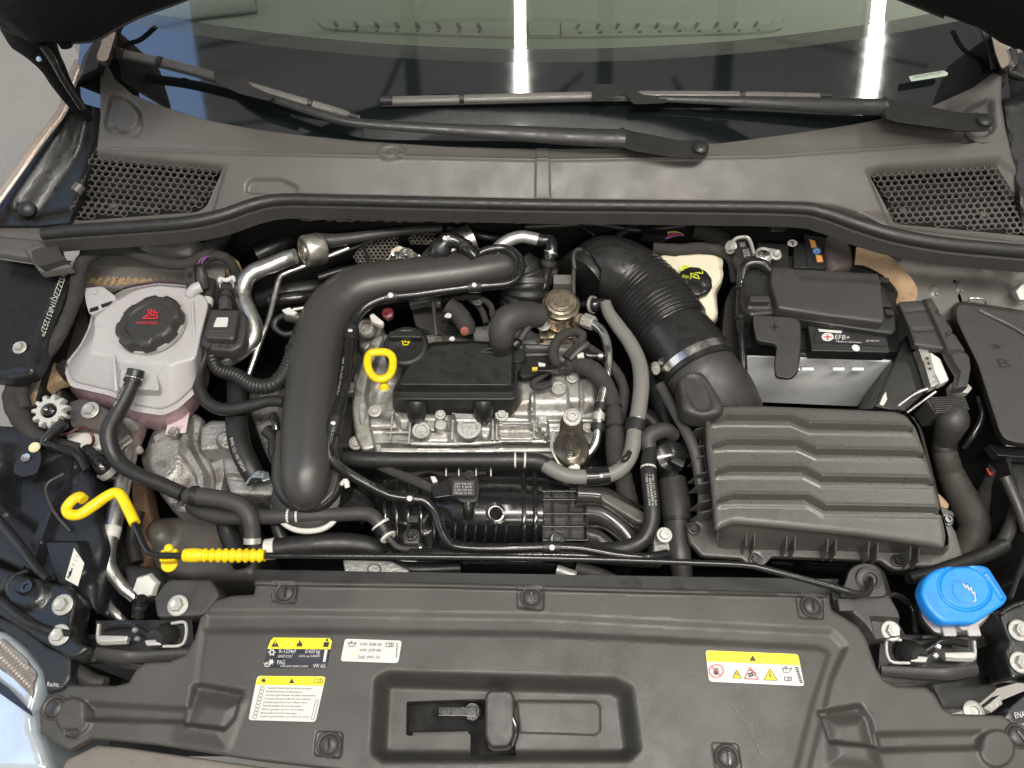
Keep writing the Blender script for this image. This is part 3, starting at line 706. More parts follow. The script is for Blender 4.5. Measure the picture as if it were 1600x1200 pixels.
wiper_set('windscreen_wiper', 'long wiper with its spindle cap near the middle of the cowl',
    [(180, 82, .205, 7), (260, 99, .195, 7), (345, 122, .185, 7), (440, 150, .17, 7), (520, 172, .155, 6), (561, 184, .15, 3.5)],
    ([(334, 108), (345, 106), (383, 116), (392, 134), (430, 150), (420, 158), (372, 146), (336, 128)], .196, .182),
    [(420, 152, .185, 6), (500, 178, .175, 7), (560, 192, .168, 7.5), (700, 202, .16, 9), (800, 208, .155, 12), (900, 214, .15, 14), (976, 217, .146, 15)],
    [(972, 200), (984, 204), (1000, 207), (1060, 219), (1100, 219), (1108, 232), (1104, 246), (1060, 246), (990, 236), (972, 230)], (1094, 232, .118), (.012, .985))
wiper_set('windscreen_wiper', 'wiper with its spindle cap at the far right end of the cowl',
    [(596, 158, .155, 7), (680, 156, .16, 7), (800, 153, .165, 7), (925, 150, .168, 7), (1060, 149, .168, 7), (1180, 149, .165, 6), (1298, 150, .16, 4)],
    ([(925, 136), (930, 131), (980, 131), (1004, 148), (1042, 150), (1042, 161), (990, 163), (978, 148), (930, 158), (925, 154)], .178, .165),
    [(1030, 154, .176, 5), (1120, 157, .173, 7), (1200, 160, .17, 9.5), (1300, 165, .165, 12), (1385, 168, .16, 14)],
    [(1382, 152), (1396, 157), (1420, 160), (1500, 176), (1535, 176), (1550, 190), (1544, 204), (1500, 204), (1396, 190), (1382, 184)], (1538, 190, .14), (.012, .99))

# ================================================================ FRONT COVER (lock carrier trim)
fc = thing('front_cover', 'wide grey plastic cover over the lock carrier along the front', 'cover', 800, 1050, -.02)
out = [(400, 907), (700, 911), (1000, 919), (1200, 925), (1296, 930), (1301, 952), (1318, 962), (1342, 978), (1356, 1000), (1364, 1025), (1371, 1045), (1383, 1062), (1400, 1071), (1448, 1073), (1462, 1085), (1474, 1106), (1490, 1115),
       (1568, 1117), (1582, 1128), (1600, 1150), (1660, 1180), (1660, 1290), (800, 1300), (560, 1206), (400, 1188), (240, 1163), (180, 1157), (140, 1154), (106, 1173), (62, 1146), (60, 1108), (72, 1086), (98, 1078), (106, 1070), (180, 1071), (200, 1066),
       (212, 1046), (226, 1035), (265, 1033), (290, 1022), (303, 998), (312, 965), (335, 938), (362, 930), (396, 928)]
hole = rc([(630, 1090), (736, 1086), (806, 1087), (806, 1178), (733, 1177), (733, 1142), (646, 1144), (640, 1146), (629, 1144)], 3)
b = B().sheet(out, 0, 3.4, skirt=.02, rim=5, rimh=.003, holes=[hole], pads=[
    ([(395, 900), (1300, 920), (1300, 934), (1000, 927), (700, 919), (395, 915)], .005, 3),
    ([(320, 958), (450, 957), (850, 963), (1300, 987), (1322, 1010), (1300, 1060), (1288, 1110), (1240, 1300), (60, 1300), (60, 1130), (300, 1130)], -.0045, 12),
    ([(320, 986), (450, 985), (850, 990), (1280, 1012), (1296, 1020), (1270, 1100), (1220, 1300), (60, 1300), (60, 1130), (300, 1130)], .0035, 12),
    ([(302, 1072), (312, 1069), (378, 1081), (366, 1122), (352, 1140), (290, 1132)], -.011, 9), ([(310, 1090), (372, 1098), (350, 1160), (280, 1150)], .010, 34),
    ([(136, 1099), (292, 1108), (290, 1128), (136, 1124)], -.009, 12),
    (circ(116, 1120, 27, 29), .004, 5), ([(100, 1140), (124, 1140), (118, 1152), (104, 1150)], -.006, 5),
    ([(1282, 1112), (1344, 1102), (1360, 1124), (1372, 1168), (1296, 1160)], -.011, 9), ([(1296, 1124), (1352, 1120), (1368, 1200), (1300, 1190)], .010, 30),
    ([(1370, 1147), (1535, 1144), (1530, 1168), (1376, 1172)], -.009, 12), (circ(1556, 1170, 27, 29), .004, 5),
    ([(594, 1064), (606, 1058), (960, 1068), (980, 1078), (992, 1168), (980, 1180), (600, 1181), (588, 1172)], -.036, 24),
    ([(808, 1089), (936, 1091), (942, 1100), (942, 1138), (934, 1144), (812, 1140)], .0025, 4),
    (rc([(425, 908), (466, 911), (462, 943), (424, 940)], 6), -.0018, 2), (rc([(808, 914), (850, 917), (849, 954), (808, 950)], 6), -.0018, 2), (rc([(1243, 930), (1286, 932), (1287, 968), (1248, 965)], 6), -.0018, 2),
    (rc([(494, 1142), (536, 1144), (532, 1184), (490, 1180)], 6), -.0018, 2), (rc([(1112, 1160), (1154, 1162), (1160, 1204), (1118, 1202)], 6), -.0018, 2)])
build(b, 'cover_panel', covp, fc, smooth=60)
b = B().prism([(628, 1084), (808, 1084), (808, 1182), (628, 1182)], -.09, .01); build(b, 'latch_well', deep, fc)
b = B().sheet(rc([(645, 1143), (733, 1141), (733, 1178), (628, 1178)], 3), -.040, 6, skirt=.01, rim=3, rimh=.002); build(b, 'well_plate', covp, fc)
b = B().box(715, 1112, -.065, 60, 14, 10).lathe(738, 1112, -.07, [(16, 0), (16, 6), (12, 8), (12, 4)]); build(b, 'latch_part', gloss, fc, bevel=.001)
b = B(); line(b, [(1144, 1098), (1152, 1112), (1166, 1132), (1180, 1158), (1190, 1180)], .8, .0); line(b, [(1020, 1150), (1046, 1158), (1060, 1160)], .7, .0); build(b, 'scratch', M('scratch_pale', (.16, .15, .135), .6, bump=0), fc, fix=False)
lh = thing('bonnet_release', 'glossy black bonnet release lever standing in the front cover opening', 'lever', 781, 1130, -.03)
b = B().loft([(rc([(762, 1078), (798, 1078), (803, 1088), (803, 1150), (795, 1166), (766, 1168), (758, 1150), (758, 1090)], 6), .0), (rc([(762, 1082), (800, 1082), (806, 1092), (806, 1156), (798, 1172), (766, 1174), (758, 1156), (758, 1094)], 6), -.05)], N=40)
build(b, 'lever_body', blk2, lh, bevel=.004, seg=3)
build(B().tube([(800, 1120, -.004, 4), (806, 1140, -.008, 6), (800, 1165, -.012, 5)], n=5), 'lever_edge', gloss, lh)
# bumper strip seen below the cover at bottom left
bs = B().sheet([(104, 1186), (150, 1164), (190, 1167), (400, 1197), (600, 1225), (600, 1290), (100, 1290), (96, 1200)], -.02, 7, skirt=.05, rim=5, rimh=.004)
tag(build(bs, 'grille_trim', M('taupe_trim', (.15, .135, .115), .35, var=.06, dust=.08)), 'brownish grille trim strip below the cover at bottom left', 'trim strip')
# quarter-turn fasteners
def fastener(px, py, z, rot):
    t = thing('fastener', '', 'fastener', px, py, z, 'quarter-turn fasteners of the front cover')
    build(B().lathe(px, py, z, [(17.5, 0), (17.5, 1.6), (15.5, 3), (13.5, 2.2), (13, -.5)]), 'collar', blk2, t)
    build(B().lathe(px, py, z, [(13, -.5), (12.5, 2.2), (10, 4.4), (4, 5), (.1, 5)]), 'head', blk2, t)
    build(B().box(px, py, z + .0052, 4.4, 17, 4, rot), 'slot_ridge', gloss, t, bevel=.0007)
    return t
f0 = fastener(446, 926, .0, 0); f0['label'] = 'round slotted fastener at the upper left corner of the front cover'
for (x, y, z, r, lb) in [(830, 933, .0, 20, 'round slotted fastener at the middle of the front cover top edge'), (1268, 947, .0, -8, 'round slotted fastener at the upper right corner of the front cover'),
        (514, 1163, -.001, 6, 'round slotted fastener below the white and yellow stickers'), (1136, 1183, -.001, -4, 'round slotted fastener at the bottom edge right of the latch opening'),
        (86, 1106, .0, -12, 'round slotted fastener at the far left end of the front cover'), (1590, 1150, .0, 25, 'round slotted fastener at the far right end of the front cover')]:
    dup(f0, x, y, z, lb, rot=math.radians(r))

# ---------------------------------------------------------------- stickers
def sticker(name, label, quad, z, mat, r=5):
    return tag(build(B().prism(rc(quad, r), z + .0006, .0005), name, mat, None, fix=True), label, 'sticker')
z = -.0002
# 1: refrigerant
q = [(422, 996), (520, 997), (510, 1044), (411, 1043)]
s1 = sticker('refrigerant_sticker', 'black and yellow refrigerant sticker on the left of the front cover', q, z, inkd)
zz = z + .0008
qq = rc(q, 5); qy = [p for p in qq if p[1] < 1008] ; b = B(); flat(b, [lq(q, .02, .10), lq(q, .06, .0), lq(q, .95, .0), lq(q, 1., .10), lq(q, 1., .37), lq(q, 0, .37)], zz); build(b, 'yellow_band', yelp, s1, fix=False)
z2 = zz + .0003
spl = lambda nm, mt, par, f: (lambda b_: (f(b_), build(b_, nm, mt, par, fix=False)))(B())
def tri(b, cx, cy, w, h, zz): return flat(b, [(cx, cy - h / 2), (cx + w / 2, cy + h / 2), (cx - w / 2, cy + h / 2)], zz)
def star(b, cx, cy, r, zz, n=6):
    P = [(cx + (r if k % 2 == 0 else r * .55) * math.cos(math.pi * k / n), cy + (r if k % 2 == 0 else r * .55) * math.sin(math.pi * k / n)) for k in range(2 * n)]
    return flat(b, P, zz)
def oilcan(b, cx, cy, s_, zz, w=1.2):
    line(b, [(cx - 7 * s_, cy - 3 * s_), (cx - 5 * s_, cy - 1.5 * s_), (cx - 4 * s_, cy + 3.5 * s_), (cx + 3 * s_, cy + 3.5 * s_), (cx + 7 * s_, cy - 2.5 * s_), (cx + 3 * s_, cy - 1 * s_), (cx - 5 * s_, cy - 1.5 * s_)], w, zz)
    line(b, [(cx - 1 * s_, cy - 1.5 * s_), (cx - 1 * s_, cy - 3.5 * s_)], w * 1.5, zz); line(b, [(cx - 3 * s_, cy - 3.6 * s_), (cx + 1.5 * s_, cy - 3.6 * s_)], w, zz); return b
def book(b, cx, cy, s_, zz, w=1.0):
    line(b, [(cx - 6 * s_, cy - 3 * s_), (cx, cy - 2.3 * s_), (cx + 6 * s_, cy - 3 * s_), (cx + 6 * s_, cy + 3 * s_), (cx, cy + 3.6 * s_), (cx - 6 * s_, cy + 3 * s_), (cx - 6 * s_, cy - 3 * s_)], w, zz)
    line(b, [(cx, cy - 2.3 * s_), (cx, cy + 3.6 * s_)], w, zz); flat(b, circ(cx + 3 * s_, cy - 1 * s_, 1 * s_, n=8), zz); line(b, [(cx + 3 * s_, cy + .3 * s_), (cx + 3 * s_, cy + 2.4 * s_)], w * 1.2, zz); return b
spl('warning_triangle', ink, s1, lambda b: tri(b, 430, 1005, 13, 11, z2)); spl('flame_symbol', ink, s1, lambda b: flat(b, [(463, 1010), (464.5, 1005), (467, 1004), (468, 998.5), (471, 1004), (473, 1006), (472, 1010)], z2))
spl('reader_symbol', ink, s1, lambda b: (flat(b, circ(511, 1000, 2.2), z2), flat(b, [(506, 1003), (515, 1003), (513, 1011), (505, 1011)], z2)))
b = B(); flat(b, [(429.2, 1001.5), (430.8, 1001.5), (430.4, 1007), (429.6, 1007)], z2 + .0002); build(b, 'exclamation_mark', yelp, s1, fix=False)
b = B(); star(b, 425, 1019, 6.5, zz); star(b, 424, 1034, 5, zz); oilcan(b, 418, 1038, .8, zz, 1.4)
text_quad(b, 'R-1234yf', [(437, 1014), (463, 1014), (462, 1022), (436, 1022)], zz); text_quad(b, '0.430 kg', [(478, 1014.5), (501, 1014.5), (499, 1022.5), (476, 1022)], zz)
text_quad(b, 'GWP 0.501', [(435, 1023), (457, 1023), (456, 1027.5), (434, 1027.5)], zz); text_quad(b, 'CO2 eq 0.00021', [(468, 1023), (500, 1023), (499, 1027.5), (467, 1027.5)], zz)
text_quad(b, 'PAG', [(434, 1031), (446, 1031), (445, 1038), (433, 1038)], zz); text_quad(b, 'SAE J639 J2842 J2845', [(439, 1039), (482, 1039.5), (481, 1043), (438, 1042.5)], zz); text_quad(b, 'VW AG', [(490, 1037), (509, 1037), (508, 1043), (489, 1043)], zz)
flat(b, [(508, 1013), (512.5, 1013), (508.5, 1034), (504.5, 1034)], zz); build(b, 'white_print', paper, s1, fix=False)
b = B(); flat(b, circ(425, 1019, 2.4), z2); build(b, 'symbol_centre', inkd, s1, fix=False)
# 2: greenhouse gases
q = [(402, 1056), (509, 1057), (493, 1128), (388, 1125)]
s2 = sticker('greenhouse_gas_sticker', 'white sticker with yellow header and nine lines of small text', q, z, paper)
b = B(); flat(b, [lq(q, .01, .06), lq(q, .05, .0), lq(q, .96, .0), lq(q, 1, .06), lq(q, 1, .20), lq(q, 0, .20)], zz); build(b, 'yellow_band', yelp, s2, fix=False)
spl('snowflake_symbol', ink, s2, lambda b: star(b, 412, 1063, 4.5, z2)); spl('warning_triangle', ink, s2, lambda b: tri(b, 456, 1063.5, 9, 8, z2)); spl('book_symbol', ink, s2, lambda b: book(b, 498, 1063, 1, z2, .9))
b = B()
for i, tx in enumerate(['Contains fluorinated greenhouse gases.', 'Enth\u00e4lt fluorierte Treibhausgase.', 'Contiene g\u00e1s fluorado de efecto invernadero.', "Contient des gaz \u00e0 effet de serre fluor\u00e9s.", 'Contiene gas fluorurati a effetto serra.', 'S\u00f6k inneh\u00e5ller fluorerade gaser.', "Fluor gazlar i\u00e7erir sera gaz\u0131.", 'Bevat gefluoreerd broeikasgas.', 'Cont\u00e9m g\u00e1s fluorado com efeito de estufa.']):
    y = 1073 + i * 5.55; x = 418 - i * 1.42; w = [70, 57, 80, 73, 69, 62, 67, 57, 78][i]
    text_quad(b, tx, [(x, y), (x + w, y + .9), (x + w - .8, y + 4.6), (x - .8, y + 3.8)], zz)
    c = circ(x - 8, y + 2, 3.2, 2.8, 12); line(b, c + [c[0]], .6, zz)
line(b, [(498, 1094), (490.5, 1124)], .7, zz); line(b, [(494, 1093), (486.5, 1123)], .7, zz); line(b, [(494, 1093), (498, 1094)], .7, zz); line(b, [(486.5, 1123), (490.5, 1124)], .7, zz)
build(b, 'small_print', ink, s2, fix=False)
# 3: oil
q = [(539, 998), (628, 1001), (622, 1036), (532, 1033)]
s3 = sticker('oil_grade_sticker', 'small white oil grade sticker right of the refrigerant sticker', q, z, paper)
b = B(); oilcan(b, 550, 1006, 1.0, zz, 1.1); book(b, 609, 1007, .95, zz, 1)
text_quad(b, 'VW 508 00', [(563, 1004), (597, 1004.5), (596, 1009.5), (562, 1009)], zz); text_quad(b, 'VW 509 00', [(562, 1013), (596, 1013.5), (595, 1018.5), (561, 1018)], zz); text_quad(b, 'SAE 0W-20', [(560, 1024), (594, 1024), (593, 1029), (559, 1029)], zz)
for i in range(7): flat(b, [(619.6 - i * .2, 1005 + i * 3.4), (622 - i * .2, 1005 + i * 3.4), (621.8 - i * .2, 1007 + i * 3.4), (619.3 - i * .2, 1007 + i * 3.4)], zz)
build(b, 'grey_print', ink, s3, fix=False)
b = B(); flat(b, circ(555, 1021, 5, 4), zz - .0001); build(b, 'stain', M('sticker_stain', (.60, .55, .44), .5, bump=0), s3, fix=False)
# 4: warning pictograms right
q = [(1102, 1016), (1247, 1022), (1257, 1072), (1108, 1065)]
s4 = sticker('pictogram_sticker', 'white sticker with yellow header and five warning pictograms at right', q, z, paper)
b = B(); flat(b, [lq(q, .005, .06), lq(q, .03, .0), lq(q, .97, .0), lq(q, .997, .06), lq(q, 1.0, .35), lq(q, 0, .35)], zz); build(b, 'yellow_band', yelp, s4, fix=False)
spl('warning_triangle', ink, s4, lambda b: tri(b, 1176, 1028, 11, 9, z2))
b = B(); line(b, [(1145, 1058.5), (1151, 1047), (1158, 1059.5), (1145, 1058.5)], 1, z2 + .0002)
for i in range(3): line(b, [(1147.6 + i * 2.6, 1055.5), (1148.6 + i * 2.6, 1053), (1147.6 + i * 2.6, 1050.5)], .9, z2 + .0002)
build(b, 'hot_surface_symbol', ink, s4, fix=False); b = B()
for k in range(4):
    a = k * math.pi / 2 + .4; flat(b, circ(1173 + 3 * math.cos(a), 1054 + 2.6 * math.sin(a), 2.4, 1.7, 8), z2)
line(b, [(1171, 1047), (1176, 1047.5), (1180, 1052), (1181, 1056)], 1.6, z2)
build(b, 'fan_symbol', ink, s4, fix=False); b = B(); line(b, [(1194, 1062), (1203, 1045), (1214, 1062.5), (1194, 1062)], 1, z2 + .0002); line(b, [(1204, 1049), (1201.5, 1055), (1205, 1055), (1202.5, 1060)], 1.3, z2 + .0002)
build(b, 'voltage_symbol', ink, s4, fix=False); b = B(); flat(b, circ(1119, 1051, 4, 3.4), z2); [line(b, [(1116 + i * 2, 1049), (1115 + i * 2, 1043)], 1, z2) for i in range(4)]
build(b, 'hand_symbol', ink, s4, fix=False)
spl('yellow_triangle', yelp, s4, lambda b: flat(b, [(1144, 1059.5), (1151, 1045), (1160, 1060.2)], z2)); spl('yellow_triangle', yelp, s4, lambda b: flat(b, [(1192, 1063), (1203, 1043), (1216, 1063.5)], z2))
b = B(); c = circ(1119, 1048, 11, 10, 24); line(b, c + [c[0]], 1.3, zz + .0006); line(b, [(1112, 1041), (1126.5, 1056)], 1.3, zz + .0006); build(b, 'no_touch_ring', redp, s4, fix=False); b = B(); line(b, [(1163, 1060), (1171.5, 1042.5), (1185, 1061), (1163, 1060)], 1.3, z2 + .0001); build(b, 'red_triangle', redp, s4, fix=False)
b = B(); oilcan(b, 1229, 1046, 1.2, zz, 1); book(b, 1231, 1060, .9, zz, 1)
for i in range(9): flat(b, [(1242 + i * .9, 1042 + i * 2.9), (1247 + i * .9, 1042 + i * 2.9), (1247.3 + i * .9, 1044 + i * 2.9), (1242.3 + i * .9, 1044 + i * 2.9)], zz)
build(b, 'grey_print', ink, s4, fix=False)

# ================================================================ PROP ROD
pr = thing('prop_rod', 'black bonnet prop rod lying across the front with yellow grip and hook', 'prop rod', 800, 872, .03)
rz = .035
build(B().tube([(205, 808, rz, 5), (216, 832, rz, 5), (228, 857, rz, 5), (240, 866, rz, 5), (270, 868, rz, 5), (420, 868, rz, 5), (700, 870, rz, 5), (900, 873, rz, 5), (1080, 879, rz, 5), (1165, 883, rz, 5), (1200, 890, rz, 5.2), (1290, 914, rz - .005, 5.5), (1335, 927, rz - .01, 5.5), (1352, 928, rz - .015, 5.5), (1359, 918, rz - .02, 5.5), (1359, 905, rz - .035, 5.5)], n=6), 'rod', gloss, pr)
build(B().tube([(131, 781, rz, 8), (124, 776, rz, 8), (112, 783, rz, 8), (104, 795, rz, 8), (110, 804, rz, 8.5), (126, 803, rz, 8.5), (146, 790, rz, 9), (166, 776, rz, 8.5), (180, 770, rz, 8.5), (190, 776, rz, 8.5), (200, 795, rz, 8.5), (211, 818, rz, 8.5)], n=6), 'hook_sleeve', yel, pr)
build(B().tube([(287, 867.5, rz, 9), (290, 867.5, rz, 10.5), (306, 867.5, rz, 11), (320, 867.5, rz, 9)], n=5), 'grip_collar', yel, pr)
build(B().tube([(318, 867.5, rz, 9.6), (360, 868, rz, 10), (414, 868, rz, 9.6)], n=6, rib=(9, .16)), 'ribbed_grip', yel, pr)
cl = thing('rod_clip', 'yellow plastic clip under the prop rod beside its ribbed grip', 'clip', 266, 870, .01)
build(B().lathe(266, 882, .0, [(12, 0), (13, 3), (12, 5), (6, 6)]), 'foot', yel, cl); build(B().box(265, 869, .02, 26, 20, 14, 5), 'jaw', yel, cl, bevel=.003)
build(B().lathe(264, 857, .028, [(7, 0), (6, 4), (2, 6)]), 'tip', yel, cl)
gm = thing('rod_grommet', 'grey rubber grommet holding the right end of the prop rod', 'grommet', 1356, 905, .0)
build(B().loft([(rc([(1322, 908), (1326, 892), (1340, 881), (1362, 880), (1376, 892), (1382, 915), (1386, 932), (1310, 934)], 8), .0), (rc([(1318, 912), (1322, 894), (1338, 881), (1366, 880), (1382, 894), (1390, 918), (1396, 940), (1308, 940)], 8), -.06)], N=50), 'hood', blk2, gm, bevel=.004)
build(B().lathe(1357, 906, .0, [(20, -2), (20, 3), (15, 6), (12, 6), (11, 2), (7, 1)], (0, -.35, 1)), 'rubber_ring', grub, gm)
br = thing('corner_bracket', 'black corner bracket with bolt right of the front cover', 'bracket', 1390, 960, -.03)
build(B().sheet([(1300, 925), (1390, 930), (1404, 955), (1415, 992), (1370, 1000), (1352, 975), (1330, 955), (1303, 945)], -.012, 5, skirt=.04, rim=3, rimh=.002, pads=[([(1362, 965), (1410, 968), (1412, 992), (1370, 1000)], -.01, 6)]), 'plate', blk2, br)
build(B().box(1320, 946, .006, 24, 20, 12, 0), 'block', covp, br, bevel=.002)
bolt(br, 1392, 986, -.022, 10, zinc, washer=True, torx=False)

# ================================================================ helpers for hoses
def hose(name, label, cat, pts, mat, seg=16, n=6, rib=None, bands=(), dots=(), marks=(), flat=1.0, ends=(), wob=0, group=None, print_=None):
    o = tag(build(B_ := B().tube(pts, seg=seg, n=n, rib=rib, flat=flat, wob=wob), name, mat, None), label, cat, group)
    p = B_.path if not rib else Path(pts, n)
    for bd in bands:                       # (px, py, width, factor, material, name)
        build(band(p, p.near(bd[0], bd[1]), bd[2], bd[3]), bd[5] if len(bd) > 5 else 'clip', bd[4], o, bevel=.0006)
    for d in dots: build(dot(p, p.near(d[0], d[1]), d[2] if len(d) > 2 else 4), 'paint_dot', paper, o)
    for m in marks: build(band(p, p.near(m[0], m[1]), m[2], 1.012), 'white_band', paper, o)
    if print_:
        b = B(); text_path(b, print_[0], p, p.near(*print_[1]), p.near(*print_[2]), print_[3], print_[4]); build(b, 'printed_text', print_[5] if len(print_) > 5 else palep, o, fix=False)
    return o, p
def jaws(parent, px, py, z, r, rot=0, mat=None):
    """spring clamp: ring sleeve ears"""
    for s_ in (-1, 1): build(B().box(px + s_ * r * .35, py - r * .2, z, r * .35, r * .9, r * .5, rot), 'clamp_ear', mat or clamp, parent, bevel=.0008)

# ================================================================ AIRBOX
ab = thing('air_filter_box', 'large ribbed grey plastic air filter box at the right front of the bay', 'air filter box', 1285, 760, -.16)
lid = rc([(1112, 640), (1135, 632), (1200, 632), (1400, 641), (1418, 648), (1432, 668), (1448, 718), (1464, 775), (1480, 836), (1478, 856), (1462, 852), (1350, 836), (1205, 822), (1146, 817), (1118, 828), (1113, 780), (1104, 700), (1103, 650)], 6)
def groove(yl, yr, xl, xj, xr):
    h = 6
    return [(xl, yl - h + 7), (xl + 26, yl - h), (xj, yl - h + 1), (xj + 30, yr - h - 1), (xr - 10, yr - h + 2), (xr, yr - 2), (xr, yr + h - 1), (xj + 26, yr + h - 3), (xj - 2, yl + h), (xl + 22, yl + h - 1), (xl, yl + h + 1)]
gr = [groove(656, 671, 1110, 1236, 1424), groove(696, 712, 1113, 1246, 1440), groove(738, 755, 1117, 1254, 1456), groove(782, 800, 1120, 1260, 1470)]
gr2 = [[(x, y + (-5 if i < 5 else 6)) for i, (x, y) in enumerate(g)] for g in gr]
for g in gr2: g[0] = (g[0][0], g[0][1]); 
def slope(x, y): return .006 * np.sin((y - 640) / 200 * 3)
b = B().sheet(lid, -.015, 3.2, skirt=.004, rim=7, rimh=.007, pads=[(q_, .0016, 4) for q_ in gr2] + [(g, -.015, 4) for g in gr], extra=slope)
for g, (yl, yr) in zip(gr, [(656, 671), (696, 712), (738, 755), (782, 800)]): pass
build(b, 'lid', boxp, ab, smooth=55)
low = rc([(1104, 640), (1412, 642), (1432, 664), (1480, 836), (1480, 864), (1350, 850), (1120, 846), (1100, 700)], 8)
b = B().loft([(rc([(1104, 634), (1414, 640), (1434, 664), (1482, 838), (1481, 857), (1462, 853), (1350, 837), (1205, 823), (1146, 818), (1116, 830), (1100, 700)], 6), -.025), (rc([(1098, 640), (1420, 646), (1440, 668), (1484, 845), (1480, 868), (1350, 862), (1122, 858), (1094, 700)], 6), -.085)], N=90, cap=False)
build(b, 'lid_wall', boxp, ab, smooth=50)
fl = rc([(1072, 818), (1090, 812), (1094, 700), (1090, 640), (1110, 634), (1430, 650), (1470, 790), (1492, 800), (1488, 822), (1494, 830), (1508, 878), (1500, 884), (1430, 884), (1418, 889), (1400, 890), (1388, 884), (1378, 876), (1206, 869), (1196, 882), (1172, 886), (1160, 872), (1098, 868), (1078, 846)], 5)
b = B().sheet(fl, -.085, 6, skirt=.010, rim=3, rimh=.002, pads=[(circ(1084, 826, 9, 8), -.003, 3), (circ(1180, 874, 9, 8), -.003, 3), (circ(1402, 876, 9, 8), -.003, 3)]); build(b, 'flange', boxp, ab)
b = B().loft([(rc([(1082, 700), (1110, 640), (1432, 652), (1500, 878), (1430, 882), (1100, 866), (1082, 850)], 8), -.095), (rc([(1090, 720), (1115, 660), (1430, 670), (1492, 890), (1430, 900), (1110, 885), (1092, 860)], 8), -.26)], N=70, cap=False)
build(b, 'base', blk2, ab, smooth=50)
for (x, y) in [(1084, 826), (1180, 874), (1402, 876), (1480, 812)]: bolt(ab, x, y, -.083, 6.5, gloss, torx=True, name='lid_screw')
for (x, y) in [(1165, 833), (1178, 834), (1228, 838), (1241, 839), (1292, 843), (1305, 844), (1356, 849), (1370, 850), (1421, 855), (1434, 856)]:
    p = W(x, y, -.05); b = B().add([p + Vector((d, a, c)) for d in (-.0012, .0012) for a, c in ((.008, .012), (-.018, -.008), (-.024, -.034), (.008, -.034))], [(0, 1, 2, 3), (7, 6, 5, 4), (0, 4, 5, 1), (1, 5, 6, 2), (2, 6, 7, 3), (3, 7, 4, 0)])
    build(b, 'rib', boxp, ab, bevel=.0006)
for i, y in enumerate([655, 672, 700, 716, 742, 758, 786, 802]):
    x = 1098 + i * 1.5; p = W(x, y, -.05); b = B().add([p + Vector((a, d, c)) for d in (-.0012, .0012) for a, c in ((.006, .018), (-.014, .004), (-.024, -.034), (.006, -.034))], [(0, 1, 2, 3), (7, 6, 5, 4), (0, 4, 5, 1), (1, 5, 6, 2), (2, 6, 7, 3), (3, 7, 4, 0)])
    build(b, 'rib', boxp, ab, bevel=.0006)
# front wall printing, standing on the wall of the base
b = B()
def wtext(b, t, x0, y0, x1, y1, z1=-.105, dz=.014):
    p = W(x0, y0, z1); q2 = W(x1, y1, z1); vs, fs = glyphs(t); mn, mx = vs.min(0), vs.max(0); sz = np.maximum(mx - mn, 1e-6)
    return b.add([p.lerp(q2, (v[0] - mn[0]) / sz[0]) + Vector((0, -.0045, -dz + dz * (v[1] - mn[1]) / sz[1])) for v in vs], fs)
wtext(b, 'VWAG', 1206, 873, 1240, 875); build(b, 'moulded_lettering', dimp, ab, fix=False); b = B(); wtext(b, '1K0 129 607 D', 1262, 875, 1322, 878, dz=.006); wtext(b, 'PA6-GF30 Typ Mann', 1258, 880, 1320, 883, dz=.006); build(b, 'moulded_lettering', dimp, ab, fix=False); b = B(); wtext(b, '04E129 - 02 27-04', 1434, 882, 1472, 883, dz=.005); wtext(b, '5Q0 129 601', 1432, 887, 1468, 888, dz=.005)
build(b, 'moulded_lettering', dimp, ab, fix=False)

# ================================================================ INTAKE DUCT
duct = thing('intake_duct', 'wide black intake duct with ribbed bellows running down to the air filter box', 'intake duct', 1020, 480, -.15)
dz = -.05
P1 = [(918, 432, dz, 36), (926, 424, dz, 45), (945, 418, dz + .005, 50), (972, 428, dz + .005, 53), (990, 440, dz, 55)]
bt = B().tube([(908, 440, dz - .01, 44), (912, 436, dz - .01, 47), (920, 430, dz - .008, 47), (924, 428, dz - .008, 44)], seg=32); build(bt, 'elbow_flange', blk, duct)
build(B().tube(P1, seg=32, n=8), 'elbow', ribp, duct)
build(B().tube([(984, 436, dz, 54), (1010, 460, dz, 56), (1035, 492, dz, 57), (1052, 518, dz, 58)], seg=36, n=10, rib=(15, .035)), 'bellows', ribp, duct)
build(B().tube([(1046, 512, dz, 55), (1064, 534, dz, 57), (1080, 556, dz, 58), (1088, 570, dz, 58)], seg=36), 'sleeve', ribp, duct)
for k, (x, y) in enumerate([(1083, 563), (1092, 579)]): build(B().tube([(x - 2, y - 3.5, dz, 60), (x + 2, y + 3.5, dz, 60)], seg=36, n=4), 'collar_ring', ribp, duct)
hc = thing('hose_clamp', 'silver worm-drive hose clamp around the wide black intake duct', 'hose clamp', 1085, 566, -.08)
build(B().tube([(1084, 566, dz, 61.5), (1090, 576, dz, 61.5)], seg=40, n=4), 'band', steel, hc)
build(B().lathe(1024, 572, dz + .012, [(7, -2), (7, 14), (6, 16)], (-.1, -.75, .5), seg=14).hexa(1024, 572, dz + .012, 5.5, 6, (-.1, -.75, .5), h0=16), 'worm_screw', zinc, hc)
build(B().box(1038, 563, dz + .022, 18, 9, 8, 35), 'screw_housing', steel, hc, bevel=.001)
